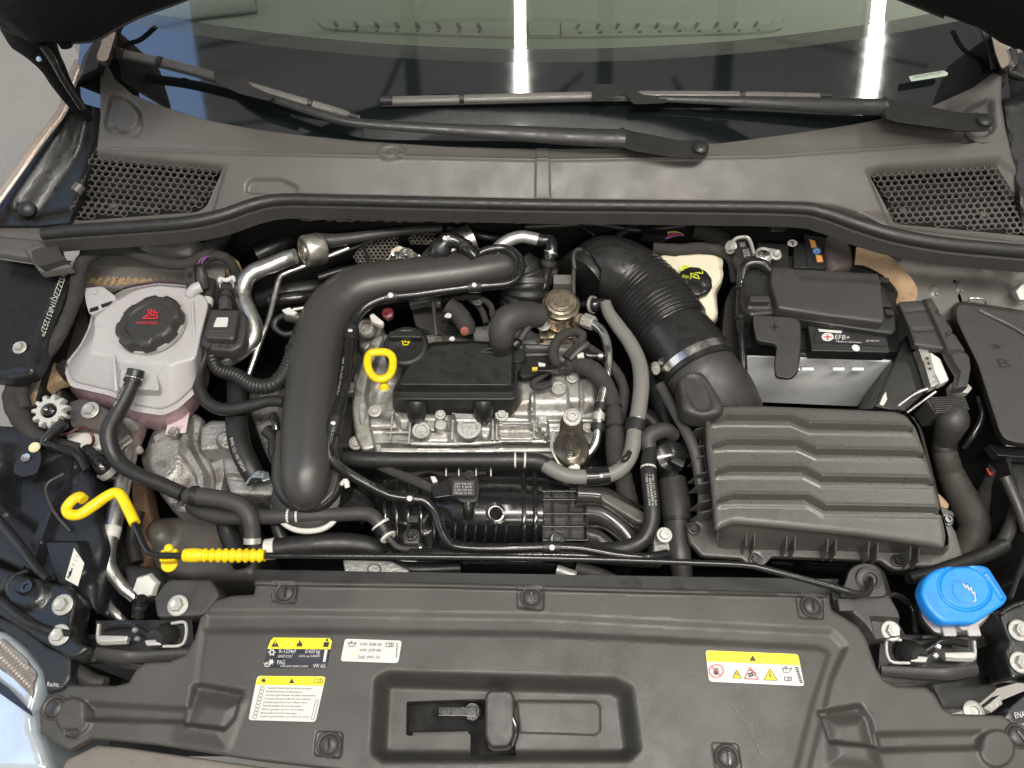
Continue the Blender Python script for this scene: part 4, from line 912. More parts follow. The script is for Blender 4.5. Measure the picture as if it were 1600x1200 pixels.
# funnel of the airbox
fn = thing('air_inlet_funnel', 'smooth black plastic funnel joining intake duct and air filter box', 'air funnel', 1110, 620, -.15)
b = B().tube([(1090, 574, dz, 58), (1102, 592, dz - .002, 58), (1120, 620, dz - .02, 60), (1136, 650, dz - .06, 58)], seg=40, n=8, flat=.9); build(b, 'funnel_body', blk2, fn)
b = B().sheet(sm([(1062, 590), (1080, 580), (1100, 582), (1120, 610), (1132, 640), (1100, 650), (1070, 640), (1064, 615)], 4), .006, 4, skirt=.03, rim=8, rimh=.008, pads=[(sm([(1072, 590), (1088, 586), (1104, 606), (1112, 636), (1090, 640), (1074, 616)], 4), -.004, 5)]); build(b, 'raised_pad', blk2, fn)
build(B().tube([(1030, 600, dz, 8), (1052, 640, dz, 8), (1084, 700, dz, 9), (1095, 760, dz - .02, 9)], flat=.5), 'edge_rib', blk2, fn)

# ================================================================ BATTERY
ba = thing('battery', 'car battery with white case and black top at the right of the bay', 'battery', 1280, 560, -.24)
top_ = [(1168, 455), (1392, 462), (1402, 572), (1166, 562)]
build(B().prism([(1170, 400), (1392, 405), (1399, 566), (1166, 556)], -.07, .17), 'case', casew, ba, bevel=.004)
build(B().prism([(1168, 398), (1396, 402), (1408, 550), (1164, 542)], -.042, .03), 'case_top', gloss, ba, bevel=.003)
build(B().prism([(1262, 505), (1384, 508), (1390, 551), (1268, 548)], -.022, .028), 'terminal_block', blk, ba, bevel=.003)
b = B().prism([(1276, 514), (1384, 520), (1384, 541), (1272, 534)], -.0205, .0005); build(b, 'type_label', ink, ba)
zl = -.0198
b = B(); text_quad(b, 'EFB+', [(1305, 523), (1328, 524), (1327, 531), (1304, 530)], zl); text_quad(b, 'Made in Germany', [(1307, 532), (1346, 533.5), (1346, 537), (1306, 535.5)], zl); text_quad(b, '8A 992 919', [(1354, 531), (1374, 531.5), (1373, 534.5), (1353, 534)], zl); flat(b, circ(1293, 526.5, 9.5, 6.5), zl); flat(b, [(1278, 514), (1316, 517), (1314, 521), (1280, 518)], zl); build(b, 'white_print', paper, ba, fix=False)
b = B(); line(b, [(1287, 526.5), (1299, 526.5)], 1.6, zl + .0004); line(b, [(1293, 522), (1293, 531)], 1.8, zl + .0004); build(b, 'red_plus', redp, ba, fix=False)
build(B().lathe(1337, 544, -.021, [(6, 0), (6, 1), (4, 1.5)], seg=14), 'sight_plug', white, ba)
for x in (1240, 1262, 1340, 1310): build(B().box(x, 577, -.085, 18, 5, 3), 'case_tab', casew, ba, bevel=.0006)
for x in (1183, 1240): build(B().prism([(x, 378), (x + 50, 381), (x + 50, 420), (x, 418)], -.036, .02), 'cell_cover', blk, ba, bevel=.003)
b = B(); flat(b, circ(1238, 380, 8, 5.5), -.0345); build(b, 'minus_sticker', paper, ba, fix=False); b = B(); flat(b, [(1235.5, 377.5), (1238, 376.5), (1241, 383), (1238.6, 383.5)], -.0338); build(b, 'minus_mark', ink, ba, fix=False)
build(B().prism([(1256, 366), (1292, 372), (1300, 418), (1262, 416)], -.034, .02), 'label_plate', ink, ba, bevel=.001)
b = B(); flat(b, [(1264, 374), (1273, 376), (1276, 386), (1268, 388)], -.0325); flat(b, [(1274, 398), (1284, 399), (1286, 409), (1277, 410)], -.0325); build(b, 'orange_pictogram', orgp, ba, fix=False)
b = B(); flat(b, circ(1276, 392, 6.5, 5.5), -.0325); build(b, 'blue_pictogram', bluep, ba, fix=False)
b = B(); line(b, [(1272, 393), (1276, 389), (1280, 394)], 1.4, -.032); line(b, [(1267, 379), (1273, 384)], 1.2, -.032); line(b, [(1278, 401), (1283, 407)], 1.2, -.032); build(b, 'white_marks', paper, ba, fix=False)
# battery cover (fuse carrier lid)
bc = thing('battery_fuse_cover', 'big flat black fuse carrier lid on top of the battery', 'fuse cover', 1290, 460, -.03)
b = B().sheet(rc([(1206, 416), (1262, 418), (1374, 425), (1377, 440), (1384, 498), (1380, 504), (1372, 503), (1290, 493), (1216, 481), (1204, 440)], 5), .012, 4, skirt=.022, rim=5, rimh=.004, pads=[([(1240, 415), (1374, 424), (1374, 440), (1250, 434)], -.003, 10)]); build(b, 'lid', blk2, bc)
b = B().sheet(rc([(1192, 430), (1212, 420), (1375, 430), (1399, 492), (1401, 516), (1394, 522), (1300, 508), (1214, 492), (1196, 480)], 6), -.008, 5, skirt=.022, rim=4, rimh=.003); build(b, 'lid_frame', blk, bc)
for (x, y) in [(1380, 440), (1384, 478), (1388, 490)]: build(B().box(x, y, -.002, 14, 10, 10, -10), 'lid_catch', blk, bc, bevel=.001)
b = B().sheet(rc([(1160, 418), (1210, 416), (1213, 490), (1172, 494), (1160, 470)], 8), -.004, 4, skirt=.05, rim=6, rimh=.006, pads=[([(1165, 464), (1206, 464), (1206, 480), (1168, 480)], .004, 4)]); build(b, 'side_housing', blk, bc)
build(B().box(1186, 470, .006, 30, 12, 12, 0), 'housing_latch', blk2, bc, bevel=.002)
bt = thing('plus_terminal_cover', 'dark grey hooked cover over the plus terminal at the battery front left', 'terminal cover', 1210, 540, -.06)
b = B().loft([(rc([(1176, 492), (1240, 496), (1250, 502), (1251, 536), (1246, 580), (1236, 592), (1212, 588), (1210, 572), (1214, 538), (1182, 532), (1177, 510)], 5), .004), (rc([(1176, 494), (1242, 498), (1252, 504), (1253, 540), (1247, 584), (1236, 594), (1211, 592), (1209, 574), (1212, 542), (1180, 538), (1176, 512)], 5), -.035)], N=60); build(b, 'cover', blk2, bt, bevel=.003)
b = B(); line(b, [(1204, 511), (1216, 511.5)], 1.5, .0048); line(b, [(1210, 505), (1210, 518)], 1.5, .0048); build(b, 'plus_mark', blk, bt, fix=False)
# negative terminal & sensor
nt_ = thing('battery_sensor_clamp', 'pale metal pole clamp and black current sensor behind the battery lid', 'battery clamp', 1190, 395, -.03)
build(B().lathe(1192, 402, -.015, [(14, -10), (14, 8), (12, 10), (10, 7), (9, 7)]), 'pole_clamp', zinc, nt_)
build(B().lathe(1192, 402, -.015, [(10, 0), (10, 8), (8, 9)]), 'pole', steel, nt_)
bolt(nt_, 1212, 398, -.005, 6, zinc, axis=(.1, -.2, 1), name='clamp_bolt')
build(B().box(1207, 396, -.012, 22, 12, 10, -12), 'clamp_lug', zinc, nt_, bevel=.0015)
build(B().prism([(1148, 377), (1165, 375), (1176, 400), (1178, 410), (1158, 412), (1148, 392)], .004, .03), 'sensor_body', blk, nt_, bevel=.002)
build(B().tube([(1143, 392, .0, 3), (1146, 376, .004, 3), (1158, 371, .006, 3), (1170, 374, .004, 3), (1178, 398, .0, 3)], flat=1.5), 'sensor_frame', zinc, nt_)
b = B(); text_quad(b, 'VW AG 915 181', [(1156, 380), (1163, 379), (1164, 386), (1157, 387)], .0052); text_quad(b, '3Q0 915 181 G', [(1160, 390), (1170, 388), (1173, 402), (1163, 404)], .0052); build(b, 'small_print', palep, nt_, fix=False)
bolt(nt_, 1142, 386, -.002, 7, zinc, axis=(-.7, -.3, .5), name='stud')
hose('ground_cable', 'glossy black cable looping along the left side of the battery', 'cable', [(1205, 425, -.0, 7), (1190, 412, .008, 8), (1170, 412, .006, 8), (1161, 425, -.005, 8), (1158, 450, -.02, 7), (1157, 490, -.03, 7), (1159, 540, -.04, 7), (1162, 600, -.06, 7), (1163, 640, -.07, 7)], gloss, bands=[(1158, 450, 5, 1.35, blk, 'cable_tie'), (1158, 500, 5, 1.35, blk, 'cable_tie')])
b = B().sheet(rc([(1134, 470), (1152, 430), (1158, 440), (1152, 560), (1165, 636), (1140, 636), (1124, 560)], 5), -.09, 6, skirt=.12); tag(build(b, 'battery_side_wall', blk2, None), 'dull black shield wall between brake fluid tank and battery', 'shield')

# ================================================================ BRAKE FLUID RESERVOIR
bf = thing('brake_fluid_reservoir', 'cream brake fluid reservoir with black cap right of the bellows', 'fluid reservoir', 1090, 440, -.12)
b = B().loft([(rc([(1036, 398), (1058, 402), (1062, 396), (1110, 392), (1118, 400), (1124, 408), (1121, 418), (1126, 424), (1124, 438), (1116, 446), (1112, 450), (1118, 488), (1112, 500), (1104, 501), (1088, 488), (1040, 428), (1030, 408)], 6), -.028), (rc([(1032, 394), (1056, 398), (1062, 391), (1112, 387), (1123, 396), (1131, 408), (1128, 420), (1131, 426), (1128, 440), (1120, 450), (1117, 454), (1122, 490), (1114, 504), (1102, 504), (1084, 490), (1036, 430), (1026, 408)], 6), -.036), (rc([(1032, 398), (1056, 402), (1112, 392), (1130, 410), (1128, 446), (1120, 460), (1122, 500), (1112, 512), (1098, 510), (1080, 494), (1036, 436)], 6), -.10)], N=80); build(b, 'tank', cream, bf, bevel=.002, smooth=50)
build(B().lathe(1082, 448, -.034, [(26, 0), (28, 2), (28, 12), (26, 16), (24.5, 17), (.1, 17.6)], (0, -.06, 1), seg=48, lobes=12, lob=.012), 'cap', gloss, bf)
zk = -.0135
b = B(); flat(b, circ(1071, 420, 7.5, 5.8, 20), zk)
line(b, [(1084, 425.5), (1096, 418.5), (1098, 427.5), (1084, 425.5)], 1.2, zk); line(b, [(1093.5, 421), (1092.5, 425)], 1, zk)
line(b, [(1079, 427), (1090, 430), (1093, 436), (1080, 432), (1079, 427)], 1.2, zk); line(b, [(1084, 428), (1085, 433)], 1, zk); text_quad(b, 'DOT 4', [(1067, 429), (1080, 433), (1079, 437), (1066, 433)], zk); build(b, 'yellow_symbols', yprnt, bf, fix=False)
b = B(); c = circ(1071, 420, 4.6, 3.6, 16); line(b, c + [c[0]], .8, zk + .0004); flat(b, circ(1071, 420, 1.6, 1.2, 8), zk + .0004); build(b, 'disc_symbol', ink, bf, fix=False)
for dx in (-9, 2): build(B().box(1078 + dx, 468, -.028, 1.6, 1.5, 14), 'cap_notch', blk, bf)

# ================================================================ RIGHT SIDE: foam, ECU, fuse box, connector
b = B().tube([(1336, 400, -.03, 14), (1356, 402, -.028, 15), (1385, 416, -.03, 15), (1408, 438, -.034, 14), (1418, 458, -.04, 14), (1410, 478, -.05, 12), (1402, 490, -.06, 10)], flat=.3, n=8, wob=.03); tag(build(b, 'seam_foam', foam), 'curved tan foam strip beside the battery in the right corner', 'foam strip')
b = B().sheet(sm([(1290, 372), (1308, 362), (1330, 380), (1335, 410), (1322, 418), (1296, 416)], 4), -.025, 5, skirt=.05, rim=10, rimh=.012); tag(build(b, 'rubber_flap', M('reddish_rubber', (.055, .043, .040), .7, bump=.5, bscale=80, stain=((.12, .06, .05), 30, .4)), None), 'dull rubber flap behind the battery lid beside the foam strip', 'rubber flap')
ec = thing('control_unit', 'black control unit holder with silver metal plate right of the battery', 'control unit', 1440, 540, -.18)
b = B().sheet(rc([(1404, 471), (1448, 468), (1466, 505), (1484, 546), (1430, 538), (1422, 512)], 3), .0, 4, skirt=.012, rim=3, rimh=.002, pads=[([(1414, 485), (1455, 482), (1456, 484), (1414, 488)], -.002, 2), ([(1426, 514), (1470, 512), (1471, 515), (1427, 518)], -.002, 2)]); build(b, 'holder_plate', blk2, ec)
b = B().sheet([(1444, 466), (1456, 464), (1486, 510), (1516, 558), (1518, 575), (1513, 604), (1494, 606), (1500, 580), (1486, 556), (1478, 540)], .008, 5, skirt=.016, rim=3, rimh=.003, pads=[([(1460, 486), (1478, 482), (1480, 486), (1462, 490)], -.004, 2), ([(1476, 520), (1500, 514), (1502, 518), (1478, 524)], -.004, 2), ([(1484, 548), (1512, 546), (1514, 550), (1486, 552)], -.004, 2)]); build(b, 'bracket_arm', blk2, ec)
b = B().prism([(1418, 520), (1445, 540), (1462, 600), (1410, 645), (1366, 634), (1392, 575)], -.035, .14); build(b, 'unit_case', blk, ec, bevel=.004)
b = B().prism([(1434, 542), (1450, 544), (1458, 570), (1468, 600), (1455, 606), (1446, 575)], -.012, .02); build(b, 'metal_plate', alu, ec, bevel=.0015)
for (x, y) in [(1449, 560), (1451, 568), (1453, 576)]: build(B().lathe(x, y, -.0115, [(2.2, 0), (2.2, .6)], seg=10), 'plate_hole', blk, ec)
build(B().prism([(1452, 548), (1470, 560), (1484, 594), (1470, 600), (1460, 580)], -.02, .02), 'connector_body', white, ec, bevel=.003)
build(B().tube([(1396, 640, -.04, 3), (1430, 615, -.03, 3), (1460, 604, -.02, 3)], n=4), 'case_edge', pipem, ec)
build(B().tube([(1410, 650, -.045, 2.5), (1440, 628, -.04, 2.5), (1462, 612, -.03, 2.5)], n=4), 'case_edge', pipem, ec)
b = B(); flat(b, [(1380, 618), (1384, 612), (1386, 624), (1380, 634), (1374, 632)], -.034); build(b, 'small_label', offw, ec, fix=False)
fb = thing('fuse_box', 'big smooth black fuse box cover at the right edge of the bay', 'fuse box', 1560, 580, -.12)
b = B().loft([(rc([(1493, 476), (1506, 474), (1600, 490), (1680, 500), (1680, 690), (1600, 694), (1572, 688), (1562, 676), (1528, 570), (1494, 500)], 8), -.004), (rc([(1488, 474), (1506, 470), (1600, 485), (1690, 496), (1690, 698), (1600, 700), (1564, 694), (1554, 680), (1518, 575), (1487, 502)], 8), -.05)], N=90); build(b, 'cover', blk2, fb, bevel=.007, seg=3, smooth=50)
b = B(); text_quad(b, '3', [(1543, 538), (1560, 538), (1566, 545), (1548, 545)], -.0035); text_quad(b, 'B', [(1556, 560), (1575, 560), (1580, 574), (1562, 574)], -.0035); build(b, 'raised_letters', blk, fb, fix=False)
build(B().tube([(1530, 484, -.002, 3), (1600, 520, .0, 3), (1640, 560, .0, 3)], n=5, flat=.4), 'crease', blk2, fb)
build(B().tube([(1514, 473, -.0, 1.5), (1516, 466, .008, 1.5), (1538, 468, .008, 1.5), (1540, 475, -.0, 1.5)], n=3), 'wire_handle', steel, fb)
b = B().prism([(1545, 694), (1680, 704), (1680, 720), (1560, 712)], -.055, .02); build(b, 'lower_edge', gloss, fb, bevel=.002)
cn = thing('loom_connector', 'ribbed black plug with rounded elbow between air filter box and fuse box', 'connector', 1485, 640, -.1)
b = B().prism([(1448, 626), (1452, 620), (1506, 618), (1514, 642), (1462, 646)], -.03, .05); build(b, 'plug_body', blk2, cn, bevel=.003)
for i in range(7): build(B().tube([(1452 + i * 1.6, 622 + i * 3.4, -.028, 1.4), (1507 + i * 1.2, 620 + i * 3.2, -.028, 1.4)], n=3, seg=8), 'rib', blk2, cn)
build(B().tube([(1488, 640, -.05, 20), (1488, 656, -.048, 24), (1484, 668, -.06, 22), (1476, 690, -.09, 17), (1474, 702, -.1, 16)], seg=22), 'elbow', blk2, cn)
build(B().prism([(1486, 598), (1510, 596), (1520, 606), (1514, 614), (1488, 612)], -.02, .02), 'lever', zinc, cn, bevel=.002)
hose('loom_sleeve', 'thick dusty corrugated loom sleeve right of the air filter box', 'cable sleeve', [(1474, 694, -.10, 17), (1478, 714, -.11, 18), (1486, 740, -.13, 19), (1500, 770, -.14, 22), (1516, 800, -.14, 24), (1522, 825, -.15, 23), (1514, 850, -.16, 22), (1500, 885, -.18, 20)], M('dusty_sleeve', (.042, .036, .031), .7, var=.3, bump=.9, bscale=160, dust=.25), wob=.03, bands=[(1475, 700, 8, 1.12, blk, 'tie')])
b = B().sheet(sm([(1456, 765), (1466, 768), (1484, 786), (1482, 794), (1470, 796), (1458, 790)], 3), -.09, 4, skirt=.02, rim=5, rimh=.006); tag(build(b, 'foam_scrap', foam), 'small tan foam scrap peeking out beside the air filter box', 'foam scrap')
for i, (a, c, m_, lb) in enumerate([((1545, 735), (1580, 770), wirer, 'red wire pair at the right edge below the fuse box'), ]):
    hose('wire', lb, 'wire', [(1542, 732, -.10, 1.5), (1548, 742, -.10, 1.5), (1552, 735, -.10, 1.5), (1557, 734, -.1, 1.5)], m_, seg=8)
hose('wiring_loom', 'black taped loom dropping from the fuse box at the right edge', 'wiring loom', [(1560, 730, -.10, 14), (1550, 760, -.13, 16), (1530, 800, -.16, 16), (1515, 830, -.2, 14)], tape, wob=.06)
hose('bonnet_cable', 'thin black cable curving beside the fuse box at right', 'cable', [(1528, 620, -.04, 4), (1534, 650, -.045, 5), (1520, 680, -.06, 5), (1506, 700, -.08, 4)], gloss)
hose('wing_edge_pipe', 'dark diagonal pipe at the far right beside the blue cap', 'pipe', [(1570, 745, -.04, 8), (1590, 790, -.05, 8), (1604, 830, -.06, 8)], blk2)
b = B().sheet([(1575, 720), (1660, 700), (1660, 900), (1600, 900), (1590, 800)], -.09, 8, skirt=.2, rim=6, rimh=.01); tag(build(b, 'wing_liner', blk, None), 'black inner liner at the right edge below the fuse box', 'liner')
# washer bottle
wb = thing('washer_bottle', 'pale washer bottle neck with big blue cap at the right front', 'washer bottle', 1500, 940, -.14)
b = B().loft([(rc([(1438, 940), (1460, 920), (1540, 930), (1548, 960), (1520, 985), (1462, 990), (1440, 965)], 8), -.02), (rc([(1430, 940), (1460, 915), (1545, 925), (1555, 965), (1520, 1000), (1462, 1005), (1432, 975)], 8), -.12)], N=50); build(b, 'neck', milky, wb, bevel=.003)
for (x, y) in [(1482, 984), (1520, 984)]: build(B().box(x, y, -.015, 20, 20, 6, 0), 'neck_tab', milky, wb, bevel=.002)
build(B().lathe(1503, 978, -.01, [(8, 0), (8, 6), (5, 8)], seg=16), 'neck_peg', milky, wb)
cap_o = rc([(1438, 922), (1446, 902), (1460, 890), (1480, 884), (1534, 882), (1546, 886), (1576, 934), (1570, 944), (1534, 968), (1524, 974), (1476, 974), (1460, 962), (1446, 944)], 10)
cc = np.array(cap_o).mean(0)
b = B().sheet(cap_o, .022, 2.4, skirt=.016, rim=6, rimh=.004, pads=[(circ(1508, 918, 43, 36, 40, .3), -.0025, 2.5), (circ(1508, 918, 39, 32, 40, .3), .0025, 2.5), (rc([(1538, 895), (1544, 893), (1570, 934), (1564, 938)], 2), -.003, 2)]); bc_ = build(b, 'cap', blue, wb, smooth=55)
b = B(); line(b, [(1490, 907), (1487, 925), (1500, 940), (1519, 944), (1526, 930), (1512, 912), (1490, 907)], 1.2, .0215); 
for k in range(9):
    a = 2.0 + k * .22; flat(b, circ(1506 + 27 * math.cos(a + .1), 920 + 22 * math.sin(a + .1), 1.6, 1.3, 8), .0215)
build(b, 'embossed_outline', M('dark_blue_line', (.01, .12, .42), .4, bump=0), bc_, fix=False)
b = B(); line(b, [(1504, 911), (1509, 919), (1511, 913), (1514, 923), (1517, 917), (1519, 928), (1522, 924), (1524, 938), (1520, 940)], 1.6, .022); build(b, 'white_screen_symbol', paper, bc_, fix=False)
hose('washer_hose', 'thin black rod running up from behind the blue cap', 'rod', [(1578, 935, -.0, 4), (1590, 900, -.02, 4), (1602, 870, -.03, 4)], gloss)
hose('washer_hose', 'short thin black hose from the washer bottle to the release pin', 'hose', [(1440, 996, -.03, 3), (1455, 995, -.03, 3), (1468, 996, -.04, 3)], rub)

# right front corner: hinges of latch
def corner(side):
    if side:
        c = thing('wing_corner_bracket', 'glossy black bolted corner bracket at the right front edge', 'bracket', 1590, 1000, -.03)
        b = B().sheet(rc([(1560, 958), (1580, 945), (1600, 938), (1680, 930), (1680, 1060), (1600, 1056), (1582, 1062), (1570, 1015), (1576, 1000)], 6), -.006, 5, skirt=.05, rim=5, rimh=.004); build(b, 'plate', paint, c)
        bolt(c, 1592, 985, -.003, 10.5, zinc); bolt(c, 1594, 1035, -.003, 10.5, zinc)
        b = B().tube([(1562, 960, .0, 4), (1580, 948, .002, 4), (1604, 940, .004, 4)]); build(b, 'plate_lip', gloss, c)
    else:
        c = thing('wing_corner_bracket', 'glossy black corner bracket with two pale bolts at left front', 'bracket', 70, 960, -.03)
        b = B().sheet(rc([(-20, 880), (20, 892), (60, 905), (112, 918), (120, 935), (112, 975), (118, 1000), (140, 1012), (125, 1024), (108, 1030), (95, 1020), (60, 1000), (40, 985), (-20, 950)], 6), -.006, 5, skirt=.04, rim=5, rimh=.004, pads=[(circ(42, 922, 34, 30), .008, 10), (circ(44, 918, 16, 14), .006, 4)]); build(b, 'plate', paint, c)
        bolt(c, 98, 945, -.003, 10.5, zinc); bolt(c, 93, 992, -.003, 10.5, zinc)
        build(B().lathe(44, 918, .008, [(9, 0), (9, 6), (5, 6), (4, 3)], seg=16), 'hidden_screw', gloss, c)
        b = B().tube([(-20, 925, .0, 8), (10, 945, .0, 8), (40, 970, .0, 8), (75, 985, .0, 7), (112, 990, .0, 5)], n=6); build(b, 'bead', paint, c)
        b = B().tube([(20, 905, .016, 3), (26, 898, .018, 3), (44, 892, .018, 3)]); build(b, 'shiny_lip', gloss, c)
corner(0); corner(1)
def latch(flip):
    X = (lambda x: x) if not flip else (lambda x: 1676 - x)
    lb = 'bonnet latch with rubber buffer left of the front cover' if not flip else 'bonnet latch with rubber buffer right of the front cover below the blue cap'
    t = thing('bonnet_latch', lb, 'latch', X(230), 1000, -.05)
    dy = 0 if not flip else 26
    b = B().sheet([(X(x), y + dy) for x, y in [(150, 970), (300, 968), (304, 1030), (230, 1040), (150, 1030)]], -.055, 6, skirt=.06); build(b, 'carrier', blk, t)
    build(B().tube([(X(155), 976 + dy, -.03, 3), (X(155), 1003 + dy, -.03, 3), (X(176), 1005 + dy, -.03, 3), (X(200), 1004 + dy, -.03, 3)], n=3, flat=1.6, seg=8), 'metal_edge', zinc, t, bevel=0)
    build(B().prism([(X(150), 992 + dy), (X(200), 993 + dy), (X(198), 1001 + dy), (X(176), 1003 + dy), (X(150), 1003 + dy)], -.026, .012), 'claw', zinc, t, bevel=.002)
    build(B().tube([(X(268), 974 + dy, -.03, 2.6), (X(290), 974 + dy, -.03, 2.6), (X(286), 1006 + dy, -.03, 2.6), (X(255), 1010 + dy, -.03, 2.6)], n=3, seg=8), 'cage', zinc, t)
    build(B().prism([(X(225), 1000 + dy), (X(236), 999 + dy), (X(252), 999 + dy), (X(252), 1008 + dy), (X(228), 1009 + dy)], -.024, .014), 'catch', zinc, t, bevel=.002)
    ax = (-.25 if not flip else .25, -.45, .85)
    build(B().lathe(X(263), 990 + dy, -.05, [(17, 0), (18, 10), (17, 26), (14, 32), (5, 33), (4, 31), (.1, 31)], ax, seg=28), 'rubber_buffer', rub, t)
    b = B().tube([(X(165), 980 + dy, -.035, 6), (X(200), 976 + dy, -.03, 6), (X(225), 990 + dy, -.03, 6), (X(240), 1000 + dy, -.03, 5)], flat=.6); build(b, 'lever', gloss, t)
    build(B().tube([(X(150), 1020 + dy, -.03, 9), (X(190), 1026 + dy, -.025, 10), (X(220), 1026 + dy, -.028, 9), (X(300), 1022 + dy, -.03, 8)], flat=.5), 'cross_bar', blk2, t)
    for k, x in enumerate([212, 216]): build(B().lathe(X(x), 985 + k * 14 + dy, -.028, [(5, 0), (5, 4), (3, 6)], seg=12), 'pivot', steel, t)
latch(False); latch(True)

# ================================================================ LEFT SIDE
# coolant tank
ct = thing('coolant_tank', 'milky coolant expansion tank with pink coolant and black screw cap', 'coolant tank', 210, 560, -.18)
R_top = [(186, 468), (214, 452), (246, 446), (292, 450), (322, 464), (326, 476), (314, 520), (306, 560), (276, 566), (262, 572), (262, 566), (190, 566), (178, 556), (140, 552), (150, 515), (146, 496)]
R_mid = [(150, 474), (200, 452), (246, 444), (296, 448), (328, 464), (324, 520), (316, 570), (304, 604), (276, 630), (252, 640), (205, 632), (180, 612), (112, 596), (104, 572), (128, 540), (142, 512)]
R_fl = [(146, 476), (200, 450), (246, 442), (298, 446), (332, 464), (328, 520), (322, 574), (310, 610), (280, 638), (254, 650), (204, 642), (178, 620), (108, 604), (98, 572), (124, 540), (138, 512)]
R_bot = [(150, 480), (200, 460), (298, 456), (332, 472), (332, 550), (326, 604), (310, 638), (284, 664), (256, 674), (206, 664), (182, 648), (132, 634), (106, 606), (128, 550)]
b = B().loft([(rc(R_top, 10), .0), (rc(R_mid, 10), -.045), (rc(R_mid, 10), -.052)], N=90); build(b, 'tank_upper', milky, ct, bevel=.004, seg=3, smooth=60)
b = B().loft([(rc(R_fl, 8), -.050), (rc(R_fl, 8), -.058)], N=90, capb=True); build(b, 'seam_flange', milky, ct, bevel=.0018)
b = B().loft([(rc([(x * .99 + 2, y - 4) for x, y in R_fl], 10), -.058), (rc(R_bot, 10), -.12), (rc([(x * .96 + 9, y * .96 + 22) for x, y in R_bot], 10), -.135)], N=90, cap=False, capb=True); build(b, 'tank_lower', pinkm, ct, smooth=60)
b = B().prism(rc([(131, 450), (160, 447), (182, 464), (178, 476), (140, 492), (134, 474)], 5), -.008, .012); build(b, 'mounting_ear', milky, ct, bevel=.002)
for q in ([(140, 482), (153, 478), (154, 484), (140, 488)], [(157, 476), (175, 470), (177, 474), (160, 481)]): build(B().prism(q, -.0072, .004), 'ear_slot', deep, ct)
build(B().prism([(143, 452), (150, 452), (152, 458), (145, 459)], -.004, .004), 'ear_boss', milky, ct, bevel=.001)
b = B().loft([(rc([(190, 570), (242, 572), (250, 610), (186, 606)], 5), -.010), (rc([(186, 570), (246, 572), (256, 622), (182, 618)], 5), -.04)], N=40); build(b, 'outlet_step', milky, ct, bevel=.003)
for (x0, y0, x1, y1) in [(300, 470, 306, 560), (178, 556, 182, 612)]: build(B().tube([(x0, y0, .002, 2.5), ((x0 + x1) / 2, (y0 + y1) / 2, .0, 2.5), (x1, y1, -.01, 2.5)], n=4), 'moulded_edge', milky, ct)
build(B().tube([(296, 462, .0, 8), (304, 452, .006, 9), (314, 448, .006, 9)], n=4), 'sensor_stub', milky, ct)
ca = ct
ax = (-.17, .09, 1)
build(B().lathe(240, 512, .002, [(50, -6), (51, 0), (51, 3), (48, 4)], ax, seg=56), 'filler_neck', milky, ca)
def capr(a): return 50 + (2.2 if (math.degrees(a) % 45) < 24 else -2.2)
c0 = W(240, 512, .004); k = S(238, 508, 0) ; axv = Vector(ax).normalized(); xv = axv.orthogonal().normalized(); yv = axv.cross(xv); vs = []; SG = 96
for (f, h) in [(1.0, 2), (1.0, 14), (.965, 19), (.90, 21), (.80, 21), (.70, 20.5), (.66, 17.5), (.1, 17)]:
    for j in range(SG):
        a = 2 * math.pi * j / SG; r = capr(a) if f > .95 else 50; vs.append(c0 + (xv * math.cos(a) + yv * math.sin(a)) * r * f * k + axv * h * k)
build(B().add(vs, [(i * SG + j, i * SG + (j + 1) % SG, (i + 1) * SG + (j + 1) % SG, (i + 1) * SG + j) for i in range(7) for j in range(SG)] + [tuple(range(7 * SG, 8 * SG))]), 'screw_cap', blk2, ca, smooth=50)
zr = .0285
b = B(); line(b, [(222, 497.5), (243, 485), (247, 497.5), (222, 497.5)], 1.5, zr)
for i in range(3): line(b, [(231 + i * 5, 495.5), (233 + i * 4.5, 489), (231.5 + i * 5, 483)], 1.7, zr)
line(b, [(236, 494), (248, 488)], 1.1, zr); text_quad(b, 'ACHTUNG', [(213, 502), (246, 502.5), (246, 507), (213, 506)], zr); build(b, 'red_warning', redp, ca, fix=False)

# fender sensor plug + taped loom over tower
lp = thing('level_sensor_plug', 'black plug with purple wires at the rear corner of the coolant tank', 'plug', 306, 430, .0)
build(B().prism(rc([(290, 418), (302, 416), (306, 444), (288, 444)], 2), .012, .04), 'housing', blk2, lp, bevel=.002)
build(B().lathe(315, 428, .016, [(9, -22), (9, 0), (6, 4), (5, 12), (3, 13)], (.05, .5, .8), seg=16), 'plug', blk2, lp)
for d in (0, 5): build(B().tube([(310 + d, 412, .02, 1), (314 + d, 405, .024, 1), (322 + d * .6, 401, .02, 1), (332, 400, .01, 1)], n=5, seg=6), 'wire', wirep, lp)
build(B().prism([(293, 426), (299, 425), (300, 434), (294, 435)], .0125, .001), 'window', deep, lp)
hose('taped_loom', 'thick felt-taped wiring loom arching over the left strut tower', 'wiring loom', [(40, 640, -.05, 10), (34, 610, -.045, 10), (52, 575, -.03, 10), (84, 538, -.015, 10), (108, 492, -.005, 10), (120, 455, .0, 11), (124, 425, .004, 11), (134, 404, .008, 11), (160, 391, .01, 10), (195, 391, .008, 10), (225, 402, .002, 9), (262, 412, -.004, 9), (295, 412, -.008, 9), (320, 398, -.01, 10), (338, 380, -.014, 12), (350, 365, -.02, 12)], tape, seg=18, n=10, wob=.05, bands=[(334, 384, 12, 1.2, blk, 'tie'), (52, 575, 8, 1.1, blk, 'tie')])
hose('wiring_loom', 'second black loom branch passing behind the coolant tank plug', 'wiring loom', [(330, 402, -.01, 7), (345, 400, -.005, 8), (360, 410, -.02, 8), (372, 440, -.06, 8), (380, 480, -.10, 8)], tape, wob=.06)
